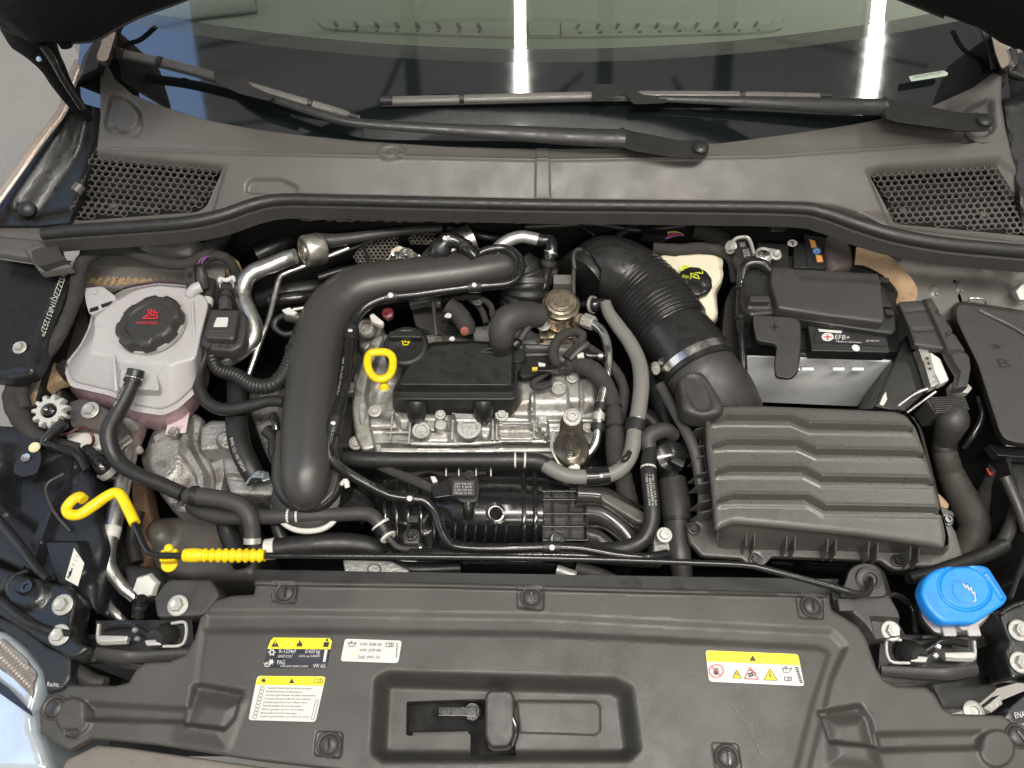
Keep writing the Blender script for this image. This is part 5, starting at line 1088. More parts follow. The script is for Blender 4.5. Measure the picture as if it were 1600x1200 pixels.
b = B().sheet(sm([(136, 434), (170, 428), (230, 427), (290, 422), (300, 436), (240, 440), (180, 446), (140, 446)], 4), -.075, 4, skirt=.03, rim=4, rimh=.006, extra=lambda x, y: .003 * np.sin(x * .55 + y * .4)); tag(build(b, 'seam_foam', foam), 'rough tan foam seam behind the coolant tank', 'foam strip')
b = B().sheet(sm([(322, 440), (355, 400), (366, 402), (372, 412), (345, 430), (330, 452)], 4), -.06, 4, skirt=.02, rim=5, rimh=.006); tag(build(b, 'foam_piece', foam), 'tan foam piece to the right of the coolant tank plug', 'foam strip')
for q, lb in [([(95, 455), (108, 460), (100, 485), (86, 500), (88, 480)], 'tan foam sliver beside the stamped wing plate'), ([(66, 560), (92, 570), (98, 592), (78, 600), (48, 640), (40, 630), (60, 590)], 'tan foam lump low beside the coolant tank at left')]:
    b = B().sheet(sm(q, 4), -.02 if q[0][1] < 500 else -.07, 4, skirt=.02, rim=5, rimh=.005); tag(build(b, 'foam_piece', foam), lb, 'foam strip')
b = B().prism([(108, 410), (118, 404), (122, 408), (112, 418)], .01, .004); tag(build(b, 'edge_clip', zinc, bevel=.001), 'small metal clip at the rear tip of the stamped wing plate', 'clip')

# small vent valve with hose
vv = thing('purge_valve', 'square black valve box with small white label right of the coolant tank', 'valve', 350, 520, -.05)
b = B().sheet(rc([(328, 482), (372, 483), (386, 494), (384, 520), (378, 540), (362, 549), (330, 546), (313, 538), (314, 530)], 6), -.004, 3.5, skirt=.022, rim=5, rimh=.004); build(b, 'base', blk2, vv)
b = B().sheet(rc([(330, 483), (373, 483), (366, 526), (362, 530), (322, 528), (319, 522)], 4), .012, 3.5, skirt=.018, rim=4, rimh=.003); build(b, 'lid', blk2, vv)
b = B(); flat(b, rc([(339, 496), (357, 496), (355, 511), (333, 511)], 2), .0125); build(b, 'label_paper', paper, vv, fix=False)
b = B(); text_quad(b, '5Q0 906 517 B', [(328, 516), (360, 517), (359, 520), (327, 519)], .0125); text_quad(b, 'Made in Germany', [(327, 521), (358, 522), (357, 525), (326, 524)], .0125); build(b, 'moulded_text', dimp, vv, fix=False)
for x in (328, 343, 356): build(B().box(x, 540, -.004, 2, 9, 6), 'rib', blk2, vv)
hose('connector_hose', 'upright black ribbed hose stub with pale clip behind the square valve', 'hose', [(352, 486, .0, 10), (352, 470, .004, 9), (354, 455, .006, 9), (354, 440, .004, 9)], blk2, bands=[(354, 446, 4, 1.25, white, 'pale_clip'), (353, 458, 3, 1.25, blk, 'ring'), (353, 464, 3, 1.25, blk, 'ring')])
tag(build(B().tube([(343, 441, .022, 2.4), (344, 435, .022, 3), (354, 438, .026, 3.4), (364, 433, .022, 3), (366, 440, .022, 2)], n=4, seg=8), 'pale_clip', offw), 'pale plastic spring clip on top of the upright hose stub', 'clip')
hose('tank_pipe', 'grey tube with white sleeve label beside the coolant tank', 'tube', [(318, 500, -.02, 9), (322, 480, -.015, 9), (326, 460, -.02, 8), (330, 440, -.03, 8)], grub, bands=[(322, 472, 13, 1.1, paper, 'paper_sleeve')])
# coolant hoses left
h1, p1 = hose('coolant_hose', 'long black coolant hose from the tank front down to the front of the bay', 'coolant hose', [(211, 584, .012, 11), (205, 602, .008, 11), (196, 622, .0, 12), (182, 648, -.01, 12.5), (171, 672, -.02, 13), (172, 696, -.03, 13), (186, 722, -.04, 12.5), (215, 742, -.045, 12), (250, 756, -.05, 12), (285, 772, -.055, 12)], rub, seg=20, n=8,
    print_=('N 5Q0 121 109 HN  < EPDM >', (203, 606), (188, 640), .5, .5, palep))
build(B().tube([(213, 578, .016, 13), (210, 590, .012, 13)], n=4), 'quick_connector', blk, h1, bevel=.001); build(band(p1, .02, 8, 1.2), 'clamp', steel, h1); build(band(p1, .05, 4, 1.25), 'clamp', blk, h1)
hose('coolant_hose', 'fat ribbed black hose curving down beside the yellow prop rod grip', 'coolant hose', [(288, 770, -.055, 8), (296, 774, -.055, 14), (316, 776, -.055, 14), (345, 780, -.055, 14), (372, 788, -.055, 14), (388, 804, -.06, 14), (394, 826, -.07, 13), (394, 850, -.08, 12)], grub, seg=20, bands=[(304, 774, 9, 1.12, blk, 'clamp'), (394, 844, 10, 1.1, zinc, 'clamp')])
hose('coolant_hose', 'black hose running right from under the fat hose below the charge pipe', 'coolant hose', [(300, 790, -.11, 12), (318, 800, -.10, 13), (350, 808, -.09, 12), (400, 808, -.08, 12), (440, 807, -.075, 12), (520, 804, -.075, 11.5), (572, 803, -.075, 11.5), (590, 814, -.075, 11), (602, 832, -.08, 9), (612, 846, -.08, 5), (626, 856, -.08, 5), (660, 858, -.08, 5)], grub, seg=18, marks=[(448, 807, 3), (472, 806, 3)], bands=[(598, 826, 12, 1.3, blk, 'quick_connector'), (594, 820, 3, 1.5, offw, 'pale_clip'), (606, 840, 3, 1.9, offw, 'pale_clip'), (658, 858, 8, 1.8, steel, 'ribbed_end')])
hose('wide_hose', 'wide black hose with pale band behind the yellow ribbed grip', 'hose', [(408, 860, -.10, 15), (440, 856, -.10, 16), (500, 850, -.10, 17), (550, 850, -.11, 17), (585, 858, -.12, 16), (600, 880, -.15, 15)], rub, seg=20, bands=[(424, 858, 14, 1.08, offw, 'pale_band')])
hose('vacuum_hose', 'black ribbed hose climbing in a curve between valve and charge pipe', 'hose', [(332, 548, -.03, 8), (332, 562, -.03, 9), (342, 578, -.035, 10), (368, 586, -.035, 11), (396, 602, -.035, 12), (424, 602, -.03, 12), (444, 584, -.025, 12), (456, 556, -.02, 11), (462, 530, -.02, 9), (470, 508, -.02, 7), (474, 490, -.02, 6)], rub, seg=16, rib=(46, .06), bands=[(456, 548, 10, 1.25, blk, 'clip')])
hose('vacuum_hose', 'smooth black hose bending under the ribbed hose to the charge pipe', 'hose', [(322, 556, -.04, 8), (312, 580, -.045, 9), (312, 608, -.05, 10), (326, 630, -.055, 10), (352, 640, -.055, 10), (392, 634, -.05, 9.5), (420, 627, -.045, 9), (445, 628, -.04, 9)], rub, seg=16)
hose('coolant_hose', 'vertical black hose with white lettering and spring clamp in front of the grey casting', 'coolant hose', [(372, 590, -.09, 17), (372, 625, -.09, 17), (370, 665, -.085, 17), (376, 700, -.085, 17), (390, 730, -.09, 17), (402, 752, -.10, 16)], rub, seg=20, print_=('8W0 121 101 EPDM', (366, 690), (388, 735), .35, .2, palep))
sc2 = thing('spring_clamp', 'blue-grey spring clamp on the vertical hose left of the charge pipe', 'clamp', 398, 748, -.08)
for dx, dy in [(-8, 4), (0, 0), (8, -4)]: build(B().tube([(388 + dx * .3, 752 + dy, -.07, 2.2), (398 + dx * .5, 742 + dy, -.066, 2.2), (414, 742 + dy, -.07, 2.2)], n=4, seg=8), 'clamp_wire', clamp, sc2)
build(B().box(415, 745, -.07, 12, 14, 4, 20), 'clamp_ear', clamp, sc2, bevel=.001)
# a/c pipes
af = hose('aircon_pipe', 'bent aluminium air conditioning pipe with big round union at left rear', 'metal pipe', [(462, 400, .006, 12), (448, 404, .002, 12.5), (420, 416, -.002, 13), (396, 426, -.006, 13.5), (383, 440, -.01, 13), (379, 462, -.018, 13), (388, 486, -.025, 13), (397, 508, -.032, 13), (394, 532, -.04, 13), (374, 550, -.05, 13), (348, 566, -.06, 13)], pipem, seg=20, n=9)[0]
axf = (-.80, -.52, .32)
build(B().lathe(481, 392, .004, [(24, -24), (25, -20), (25, 4), (23, 7), (19, 8), (18, 5), (13, 5), (12, 10)], axf, seg=30), 'union', M('union_nickel', (.50, .47, .42), .35, metal=.9, bump=.2, stain=((.3, .25, .2), 60, .3)), af)
for k_ in range(18):
    a = k_ * math.pi / 9
    fx = Vector(axf).normalized(); ox = fx.orthogonal().normalized(); oy = fx.cross(ox); c = W(481, 392, .004) + (ox * math.cos(a) + oy * math.sin(a)) * 25 * .0014 - fx * 6 * .0014
    pass
hose('aircon_pipe', 'black-wrapped pipe running right from the round union under the cowl', 'pipe', [(500, 376, -.01, 12), (520, 376, -.01, 11), (550, 372, -.012, 9), (590, 366, -.015, 8), (640, 360, -.02, 7), (690, 358, -.03, 7)], blk2)
hose('thin_metal_pipe', 'thin bright pipe running down left behind the round union', 'metal pipe', [(545, 388, -.03, 4.5), (510, 402, -.03, 4.5), (475, 416, -.03, 4.5), (448, 426, -.03, 4.5), (437, 434, -.03, 4.5), (430, 460, -.035, 4.5), (420, 500, -.04, 4.5), (408, 530, -.045, 4.5), (396, 565, -.055, 4.5), (384, 600, -.07, 4.5)], pipem, seg=12)
hp2 = hose('aircon_pipe', 'long straight aluminium pipe descending left of the grey gearbox casting', 'metal pipe', [(228, 640, -.12, 10), (215, 676, -.11, 12), (203, 704, -.10, 13), (195, 738, -.09, 13), (190, 765, -.085, 13), (182, 800, -.08, 13), (174, 832, -.08, 13), (168, 862, -.08, 12), (172, 888, -.085, 11), (190, 915, -.09, 10), (212, 934, -.10, 10)], pipem, seg=20, n=8, bands=[(174, 834, 17, 1.06, offw, 'paper_sleeve'), (197, 728, 3, 1.1, zinc, 'seam_ring')])[0]
b = B(); text_path(b, '2Q0 816 721', Path([(176, 820, -.08, 13.8), (172, 846, -.08, 13.8)]), .1, .9, .5, .1); build(b, 'printed_text', greyp, hp2, fix=False)
hose('thin_metal_pipe', 'second thinner aluminium pipe curving down at the left front', 'metal pipe', [(158, 900, -.10, 7), (160, 925, -.10, 7), (170, 945, -.10, 7), (184, 962, -.10, 7), (196, 975, -.11, 7)], pipem, seg=14)
hose('hard_cable', 'glossy black plug and union left of the descending aluminium pipe', 'pipe union', [(134, 700, -.06, 8), (146, 714, -.06, 11), (158, 728, -.06, 12), (168, 738, -.07, 12), (176, 746, -.08, 10)], gloss, bands=[(168, 738, 10, 1.25, zinc, 'metal_ring'), (150, 718, 4, 1.1, blk, 'ring')])
# star nut
sn = thing('star_nut', 'grey twelve-lobed plastic nut on the strut left of the coolant tank', 'nut', 83, 645, -.04)
b = B(); ax = Vector((.1, -.25, 1)).normalized(); c0 = W(83, 645, -.03); x_ = ax.orthogonal().normalized(); y_ = ax.cross(x_); vs = []; SG = 66
for (f, h) in [(1, 0), (1, 9), (.88, 12), (.45, 12), (.42, 8)]:
    for j in range(SG):
        a = 2 * math.pi * j / SG; r = 23 * (1 if (j % 6) < 3 else .76) if f > .8 else 23; vs.append(c0 + (x_ * math.cos(a) + y_ * math.sin(a)) * r * f * .00125 + ax * h * .0013)
b.add(vs, [(i * SG + j, i * SG + (j + 1) % SG, (i + 1) * SG + (j + 1) % SG, (i + 1) * SG + j) for i in range(4) for j in range(SG)]); build(b, 'lobed_ring', M('grey_nylon', (.42, .42, .39), .5, bump=.3), sn)
build(B().lathe(83, 645, -.03, [(9, 0), (9, 16), (6, 18), (2, 16)], (.1, -.25, 1), seg=16), 'stud', gloss, sn)
# mount plate with bolt
mp_ = thing('mount_bracket', 'dark bracket with flanged bolt in front of the coolant tank', 'bracket', 145, 645, -.08)
b = B().sheet(rc([(104, 628), (130, 620), (172, 640), (196, 665), (186, 690), (150, 672), (110, 668)], 8), -.06, 5, skirt=.03, rim=5, rimh=.004); build(b, 'plate', dpan, mp_)
bolt(mp_, 141, 641, -.055, 9, zinc)
b = B().sheet(rc([(102, 676), (150, 672), (162, 690), (160, 702), (130, 700), (104, 690)], 5), -.075, 4, skirt=.02, rim=4, rimh=.003); build(b, 'pale_plate', offw, mp_)
hose('thin_cable', 'thin reddish-black cable looping over the pale plate at left', 'cable', [(64, 660, -.06, 2.5), (84, 676, -.055, 2.5), (104, 678, -.05, 2.5), (126, 668, -.05, 2.5), (142, 676, -.05, 2.5), (146, 690, -.06, 2.5), (138, 700, -.07, 2.5)], M('reddish_cable', (.07, .022, .018), .4), seg=8)
fl_ = thing('valve_fitting', 'aluminium service fitting on the pipe below the coolant tank', 'fitting', 195, 685, -.09)
build(B().lathe(196, 672, -.10, [(22, -8), (22, 0), (18, 4), (15, 4)], (0, -.2, 1), seg=26), 'flange', alu2, fl_); build(B().lathe(192, 690, -.075, [(9, -10), (9, 8), (11, 10), (11, 16), (8, 18)], (-.4, -.8, .45), seg=18), 'nozzle', steel, fl_); build(B().box(186, 684, -.08, 18, 20, 16, 20), 'body', alu2, fl_, bevel=.003)

# gearbox / engine mount castings
gb = thing('gearbox_casting', 'weathered cast aluminium gearbox housing in front of the coolant tank', 'gearbox', 290, 740, -.3)
g1 = rc([(246, 655), (300, 640), (318, 652), (310, 690), (326, 716), (336, 740), (334, 778), (318, 804), (270, 800), (248, 770), (224, 740), (216, 712), (226, 700), (232, 680)], 8)
b = B().sheet(g1, -.13, 4, skirt=.16, rim=8, rimh=.012, pads=[(circ(262, 716, 30, 44), .014, 18), ([(288, 650), (300, 655), (300, 700), (326, 745), (326, 790), (314, 790), (310, 750), (286, 712)], .016, 7), ([(244, 690), (300, 660), (302, 668), (248, 700)], .008, 4), (circ(275, 784, 13, 10), .008, 5)]); build(b, 'bell_housing', alu2, gb)
b = B().prism([(264, 652), (296, 644), (290, 676), (258, 679)], -.104, .002); lbq = build(b, 'paper_label', M('pink_label', (.62, .50, .52), .5, bump=0), gb)
b = B(); text_quad(b, '0AJ 300 049', [(270, 668), (286, 665), (285, 668), (269, 671)], -.1035); text_quad(b, 'VXP 21084', [(266, 672), (284, 669), (283, 672), (265, 675)], -.1035); build(b, 'label_print', greyp, gb, fix=False)
for (x, y, r) in [(274, 678, 9), (276, 782, 8), (219, 705, 7)]: bolt(gb, x, y, -.105, r, alu2, name='casting_bolt', washer=False)
b = B().sheet(rc([(312, 666), (330, 655), (366, 656), (368, 690), (362, 706), (340, 702), (312, 704)], 5), -.10, 4, skirt=.10, rim=5, rimh=.006, pads=[(circ(356, 690, 16, 14), .008, 6)]); build(b, 'mount_arm', alu2, gb)
b = B(); text_quad(b, '5N0 199', [(330, 666), (350, 664), (350, 670), (330, 672)], -.099); text_quad(b, '04E 9E', [(332, 674), (346, 673), (346, 679), (332, 680)], -.099); build(b, 'cast_number', alu, gb, fix=False)
b = B().sheet(rc([(345, 710), (400, 722), (420, 740), (440, 770), (420, 776), (360, 772), (350, 745)], 6), -.13, 4, skirt=.12, rim=6, rimh=.008, pads=[([(350, 740), (420, 748), (420, 754), (350, 748)], -.008, 4)]); build(b, 'mount_foot', alu2, gb)
b = B().sheet(rc([(325, 722), (350, 712), (352, 740), (344, 780), (330, 800), (322, 760)], 4), -.14, 4, skirt=.14, rim=4, rimh=.005); build(b, 'web', alu2, gb)
bolt(gb, 358, 690, -.09, 8, alu2, washer=True, name='casting_bolt')
b = B().sheet(rc([(378, 618), (400, 606), (440, 604), (450, 640), (446, 700), (430, 740), (410, 700), (396, 660)], 8), -.15, 5, skirt=.16, rim=8, rimh=.01); build(b, 'rear_casting', alu2, gb)
b = B().sheet(rc([(226, 806), (330, 800), (400, 815), (410, 850), (400, 905), (250, 905), (222, 860)], 12), -.18, 6, skirt=.12, rim=14, rimh=.02, pads=[(circ(250, 835, 20), .02, 20)]); build(b, 'lower_tray', dpan, gb)
b = B().sheet(sm([(206, 750), (222, 745), (232, 790), (240, 830), (230, 880), (222, 905), (212, 860), (218, 820), (206, 790)], 4), -.17, 4, skirt=.04, rim=4, rimh=.006); tag(build(b, 'rusty_seam', M('rusty_brown', (.17, .10, .06), .8, var=.4, bump=1, bscale=200, bdist=.003)), 'rusty brown seam edge between aluminium pipe and gearbox', 'seam')
bt2 = thing('screw_cap', 'pale crinkled plastic cap on the black mount at the left front', 'cap', 231, 914, -.06)
b = B().sheet(rc([(190, 880), (250, 884), (262, 920), (250, 940), (200, 940)], 10), -.09, 5, skirt=.06, rim=8, rimh=.01); build(b, 'mount', blk, bt2)
build(B().lathe(231, 916, -.075, [(19, 0), (19, 6), (16, 12), (9, 14), (.1, 14)], (0, -.3, 1), seg=12, lobes=6, lob=.08), 'cap_top', M('pale_nylon', (.6, .6, .55), .5, bump=.7, bscale=80, bdist=.003), bt2)
b2 = thing('front_bracket', 'dark bracket with pale bolt left of the front cover corner', 'bracket', 280, 945, -.05)
b = B().sheet(rc([(240, 935), (262, 905), (330, 905), (345, 930), (318, 962), (245, 965)], 6), -.035, 5, skirt=.05, rim=4, rimh=.003); build(b, 'plate', blk2, b2); bolt(b2, 278, 946, -.032, 10.5, zinc)
hose('black_clip', 'black cable clip tower rising beside the left latch buffer', 'clip', [(216, 965, -.04, 9), (219, 945, -.03, 10), (222, 934, -.02, 8)], gloss, bands=[(219, 948, 6, 1.15, blk, 'ring')])
# left headlamp back, air guide
ag = thing('headlamp_housing', 'blue-black plastic headlamp housing filling the left front corner', 'headlamp housing', 70, 800, -.2)
b = B().sheet(rc([(-30, 660), (40, 664), (84, 690), (112, 700), (140, 735), (150, 790), (165, 850), (150, 900), (150, 960), (120, 930), (60, 905), (-30, 860)], 12), -.05, 5, skirt=.16, rim=10, rimh=.012, pads=[([(70, 705), (100, 690), (122, 730), (60, 830), (20, 800), (10, 740)], -.02, 14), ([(112, 720), (124, 720), (60, 900), (40, 890)], .018, 7), ([(78, 850), (135, 850), (150, 900), (110, 940), (90, 900)], .022, 10), ([(-30, 700), (20, 700), (10, 800), (-30, 820)], .02, 14)]); build(b, 'shell', bluep2, ag, smooth=50)
b = B().loft([(rc([(30, 706), (50, 692), (62, 700), (66, 716), (58, 740), (34, 746), (20, 738), (24, 722)], 6), -.01), (rc([(28, 706), (50, 690), (66, 700), (70, 718), (60, 746), (32, 752), (18, 742), (22, 722)], 6), -.04)], N=40); build(b, 'adjuster_block', bluep2, ag, bevel=.003)
build(B().lathe(54, 699, -.008, [(9, 0), (8, 2), (4, 1)], seg=20), 'adjuster_cap', M('pale_yellow_plastic', (.62, .60, .36), .5), ag); build(B().lathe(41, 716, -.008, [(7, 0), (7, 3), (3, 2)], seg=16), 'adjuster_screw', steel, ag)
b = B(); flat(b, [(116, 856), (132, 880), (122, 916), (102, 905)], -.026); build(b, 'sticker_paper', offw, ag, fix=False)
b = B(); 
for i in range(5): line(b, [(106 + i * 1.2, 905 - i * 1.4), (109 + i * 1.2, 893 - i * 1.4)], .7, -.0255)
for i in range(6): line(b, [(104.5 + i * 3, 900 - i * 6.4), (108 + i * 3, 902 - i * 6.4)], .8, -.0255)
build(b, 'sticker_print', ink, ag, fix=False)
hose('fender_bead', 'glossy black curved beads sweeping along the left headlamp edge', 'bead', [(-30, 790, .0, 7), (0, 815, .0, 7), (30, 850, .0, 7), (55, 885, .0, 7), (75, 905, .0, 7)], paint)
hose('inner_lip', 'glossy black curved lip above the left headlamp housing', 'lip', [(100, 660, -.02, 9), (70, 690, -.03, 8), (88, 700, -.03, 8), (120, 710, -.035, 8), (135, 735, -.04, 6)], gloss)
hose('wiring_loom', 'dark loom descending at far left past the star nut', 'wiring loom', [(24, 600, -.04, 13), (20, 625, -.05, 15), (34, 655, -.055, 15), (56, 680, -.06, 13), (90, 695, -.07, 12), (124, 702, -.08, 10)], tape, wob=.08)
hl = thing('headlight', 'bright clear headlight glass at the lower left corner with bluish reflections', 'headlight', 30, 1090, -.15)
b = B().sheet([(-30, 975), (10, 985), (36, 1010), (62, 1042), (66, 1065), (54, 1110), (58, 1140), (70, 1172), (80, 1210), (-30, 1210)], -.05, 5, skirt=.2, rim=14, rimh=.02); build(b, 'lens', M('headlight_lens', (.50, .56, .62), .15, metal=.3, var=.3, bump=.15, bscale=40, coat=1), hl)
b = B().sheet([(-30, 990), (6, 998), (40, 1030), (56, 1052), (50, 1090), (20, 1060), (-30, 1022)], -.046, 4, skirt=.003, extra=lambda x, y: .0012 * np.sign(np.sin((x - y) * 1.1))); build(b, 'ribbed_reflector', M('reflector', (.22, .20, .18), .4, metal=.2), hl)
b = B(); flat(b, [(-30, 1042), (14, 1075), (50, 1112), (52, 1120), (-30, 1062)], -.038); build(b, 'lens_edge', inkd, hl, fix=False)
b = B().sheet([(-30, 950), (30, 975), (75, 1010), (112, 1025), (110, 1060), (100, 1076), (72, 1084), (66, 1050), (40, 1008), (-30, 965)], -.03, 5, skirt=.05, rim=4, rimh=.004); ff = build(b, 'frame_strip', bluep2, None); tag(ff, 'dark frame strip between left headlight and the front cover', 'frame strip')
b = B(); text_quad(b, 'Rechts', [(75, 1065), (93, 1066), (92, 1073), (74, 1072)], -.028); build(b, 'white_writing', paper, ff, fix=False)
hose('frame_clip', 'dark folded hose and clip below the left bonnet latch', 'hose', [(95, 1030, -.06, 10), (110, 1040, -.06, 11), (140, 1062, -.06, 12), (165, 1068, -.06, 10)], blk2)
hose('frame_loop', 'round dark loop of hose in the gap below the left latch', 'hose', [(120, 1030, -.08, 7), (150, 1024, -.07, 9), (190, 1026, -.07, 10), (205, 1032, -.07, 8)], gloss)
# right headlight frame
b = B().sheet([(1660, 1060), (1600, 1085), (1570, 1110), (1572, 1122), (1600, 1150), (1660, 1180)], -.03, 5, skirt=.05, rim=4, rimh=.004); ff = build(b, 'headlight_housing', bluep2, None); tag(ff, 'dark headlight housing with white lettering at the right edge', 'headlight')
b = B(); text_quad(b, 'ENA', [(1584, 1113), (1600, 1110), (1602, 1120), (1586, 1122)], -.028); text_quad(b, 'EWAP', [(1584, 1130), (1606, 1129), (1606, 1134), (1585, 1135)], -.028); build(b, 'white_writing', paper, ff, fix=False)
b = B().sheet(rc([(1440, 1040), (1520, 1030), (1560, 1075), (1520, 1108), (1476, 1108), (1462, 1080)], 8), -.10, 6, skirt=.1); tag(build(b, 'lower_duct', blk, None), 'dark plastic duct in the gap below the right bonnet latch', 'duct')
hc2 = thing('release_mechanism', 'small metal and black release parts above the right cover edge', 'mechanism', 1520, 1108, -.06)
build(B().lathe(1520, 1112, -.04, [(16, 0), (16, 4), (11, 6), (8, 6), (7, 3)], seg=22), 'ring', zinc, hc2); build(B().prism([(1536, 1106), (1562, 1085), (1568, 1100), (1550, 1114)], -.04, .02), 'tongue', alu2, hc2, bevel=.002)

# ================================================================ ENGINE
en = thing('engine', 'three-cylinder engine with cast aluminium camshaft housing in the middle', 'engine', 740, 650, -.45)
# cylinder head / cam housing
HO = rc([(548, 640), (552, 592), (566, 560), (572, 520), (590, 512), (620, 530), (800, 500), (840, 520), (905, 520), (920, 560), (936, 600), (930, 690), (905, 700), (860, 698), (590, 700), (560, 690)], 6)
rr_ = random.Random(3)
pads = [([(556, 668), (930, 668), (930, 700), (560, 702)], -.010, 6),
        ([(560, 690), (930, 690), (930, 702), (560, 702)], -.012, 4),
        ([(554, 590), (570, 580), (576, 640), (580, 690), (556, 692), (552, 640)], .014, 5),
        (circ(604, 628, 22, 26), -.008, 14), ([(620, 646), (700, 648), (704, 668), (640, 672), (622, 664)], -.018, 8),
        ([(642, 648), (700, 648), (702, 690), (650, 690)], .006, 6), (circ(650, 664, 15, 18), .014, 6), (circ(688, 662, 9, 14), .014, 5),
        ([(706, 650), (752, 652), (746, 680), (716, 682)], .020, 8), (circ(758, 668, 10, 18), .012, 6), ([(772, 652), (776, 650), (782, 690), (776, 692)], .012, 3),
        ([(780, 652), (928, 655), (928, 662), (780, 660)], .006, 4), ([(776, 662), (834, 664), (834, 686), (778, 684)], .004, 3), ([(826, 642), (832, 640), (836, 664), (852, 678), (846, 682), (828, 668)], .010, 4),
        ([(808, 600), (930, 592), (932, 640), (810, 640)], .016, 16), ([(828, 622), (834, 622), (836, 660), (828, 660)], .010, 4), (circ(872, 600, 12, 11), .022, 4), (circ(895, 596, 10, 9), .022, 4), ([(884, 600), (904, 600), (906, 650), (888, 650)], .008, 5),
        ([(908, 600), (936, 596), (936, 640), (910, 648)], .008, 5), ([(838, 662), (850, 655), (856, 662), (858, 684), (846, 684)], .012, 4), ([(854, 668), (880, 668), (880, 690), (856, 690)], .006, 3)]
b = B().sheet(HO, -.105, 2.6, skirt=.06, rim=4, rimh=.004, pads=pads); build(b, 'camshaft_housing', alu, en, smooth=55)
b = B().prism([(552, 700), (585, 704), (922, 702), (918, 716), (580, 716), (556, 712)], -.135, .08); build(b, 'cylinder_head', alu2, en, bevel=.003)
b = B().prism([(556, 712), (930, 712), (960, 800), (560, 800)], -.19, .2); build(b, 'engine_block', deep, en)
b = B().sheet(rc([(553, 600), (562, 570), (572, 548), (580, 530), (592, 520), (600, 524), (590, 552), (575, 590), (570, 620), (578, 660), (586, 700), (566, 704), (554, 680), (549, 640)], 5), -.078, 3, skirt=.05, rim=4, rimh=.004, pads=[(circ(566, 645, 5, 18), -.006, 3), ([(566, 560), (580, 540), (586, 545), (572, 575)], .003, 4)]); build(b, 'chain_case', alu, en, smooth=50)
for (x, y, z, r) in [(586, 642, -.085, 8), (784, 648, -.09, 8), (894, 590, -.07, 7), (587, 700, -.12, 6), (650, 648, -.085, 6), (557, 692, -.10, 9), (688, 648, -.085, 6), (918, 668, -.09, 6), (848, 654, -.085, 5)]: bolt(en, x, y, z, r * .85, zinc, name='head_bolt', torx=True)
for (x, y, rx, z) in [(658, 672, 15, -.09), (733, 668, 20, -.088), (873, 606, 12, -.075), (689, 664, 9, -.09)]:
    build(B().lathe(x, y, z, [(rx, -26), (rx, -2), (rx * .93, 0), (rx * .6, 0), (rx * .55, -2)], (0, -.05, 1), seg=26), 'cast_boss', alu, en)
b = B().tube([(620, 690, -.118, 4), (640, 693, -.112, 4), (670, 694, -.11, 4), (720, 694, -.11, 4), (760, 692, -.11, 4), (790, 690, -.11, 4), (850, 690, -.11, 4)], n=6, flat=.7); build(b, 'cast_rail', alu, en)
for (x0, x1, y) in [(785, 832, 662), (785, 832, 690), (596, 618, 668), (598, 640, 676)]: build(B().box((x0 + x1) / 2, y, -.098, x1 - x0, 3, 5), 'cast_rib', alu, en, bevel=.0006)
for (x, y0, y1) in [(776, 655, 690), (834, 640, 688), (612, 640, 690), (640, 660, 696), (707, 655, 690), (770, 655, 690)]: build(B().box(x, (y0 + y1) / 2, -.098, 3, y1 - y0, 6), 'cast_rib', alu, en, bevel=.0006)
b = B(); text_quad(b, 'EA211', [(795, 672), (826, 672), (826, 682), (796, 682)], -.094); build(b, 'cast_code', alu2, en, fix=False)
b = B().sheet(rc([(620, 690), (560, 700), (930, 704), (930, 712), (560, 712)], 2), -.125, 6, skirt=.02); 
# ignition / valve cover
vc = thing('valve_cover', 'matte black oblong valve cover on the aluminium engine head', 'valve cover', 710, 590, -.1)
VO = rc([(610, 612), (613, 598), (634, 570), (668, 548), (676, 531), (720, 530), (745, 536), (800, 536), (808, 548), (816, 555), (815, 574), (808, 580), (807, 604), (806, 618), (616, 618)], 8)
VI = rc([(622, 600), (640, 570), (676, 540), (740, 536), (790, 540), (800, 548), (799, 600), (795, 602), (626, 601)], 7)
b = B().loft([(VI, -.035), (rc([(614, 608), (634, 572), (672, 534), (742, 532), (800, 536), (806, 548), (805, 608), (800, 612), (620, 612)], 7), -.058), (rc([(612, 616), (632, 574), (670, 536), (742, 534), (802, 538), (808, 548), (807, 618), (802, 622), (616, 622)], 7), -.062)], N=90); build(b, 'cover', blk, vc, bevel=.0035, seg=3, smooth=55)
b = B().loft([(rc([(612, 616), (640, 575), (672, 540), (800, 540), (815, 556), (816, 574), (808, 580), (808, 620), (802, 624), (616, 624)], 6), -.058), (rc([(612, 632), (640, 590), (690, 560), (806, 560), (808, 640), (796, 652), (630, 646), (614, 640)], 8), -.098)], N=80); build(b, 'lower_skirt', blk, vc, bevel=.002)
for x in (651, 755): build(B().tube([(x, 626, -.060, 15), (x, 634, -.066, 16), (x, 648, -.085, 15), (x, 662, -.11, 9)], n=5, seg=22), 'coil_leg', blk, vc, bevel=.001)
build(B().lathe(757, 632, -.052, [(3, 0), (2.5, 1.5), (.1, 2)], seg=10), 'paint_dot', paper, vc)
b = B().lathe(808, 556, -.055, [(14, -4), (14, 3), (12, 5), (5, 5)], seg=20); build(b, 'side_lobe', blk, vc)
oc = thing('oil_filler_cap', 'round black oil filler cap with yellow oil can symbol beside the valve cover', 'oil cap', 637, 538, -.07)
build(B().lathe(635, 545, -.045, [(35, -16), (36, -12), (36, 6), (33, 11), (28, 12), (25, 10), (.1, 10)], (0, -.08, 1), seg=48, lobes=16, lob=.006), 'cap', blk, oc)
build(B().box(634, 525, -.024, 52, 13, 12, 0), 'grip_bar', blk, oc, bevel=.0035)
b = B(); oilcan(b, 634, 535.5, .95, -.0295, 1.1); build(b, 'oil_can_symbol', yelp, oc, fix=False)
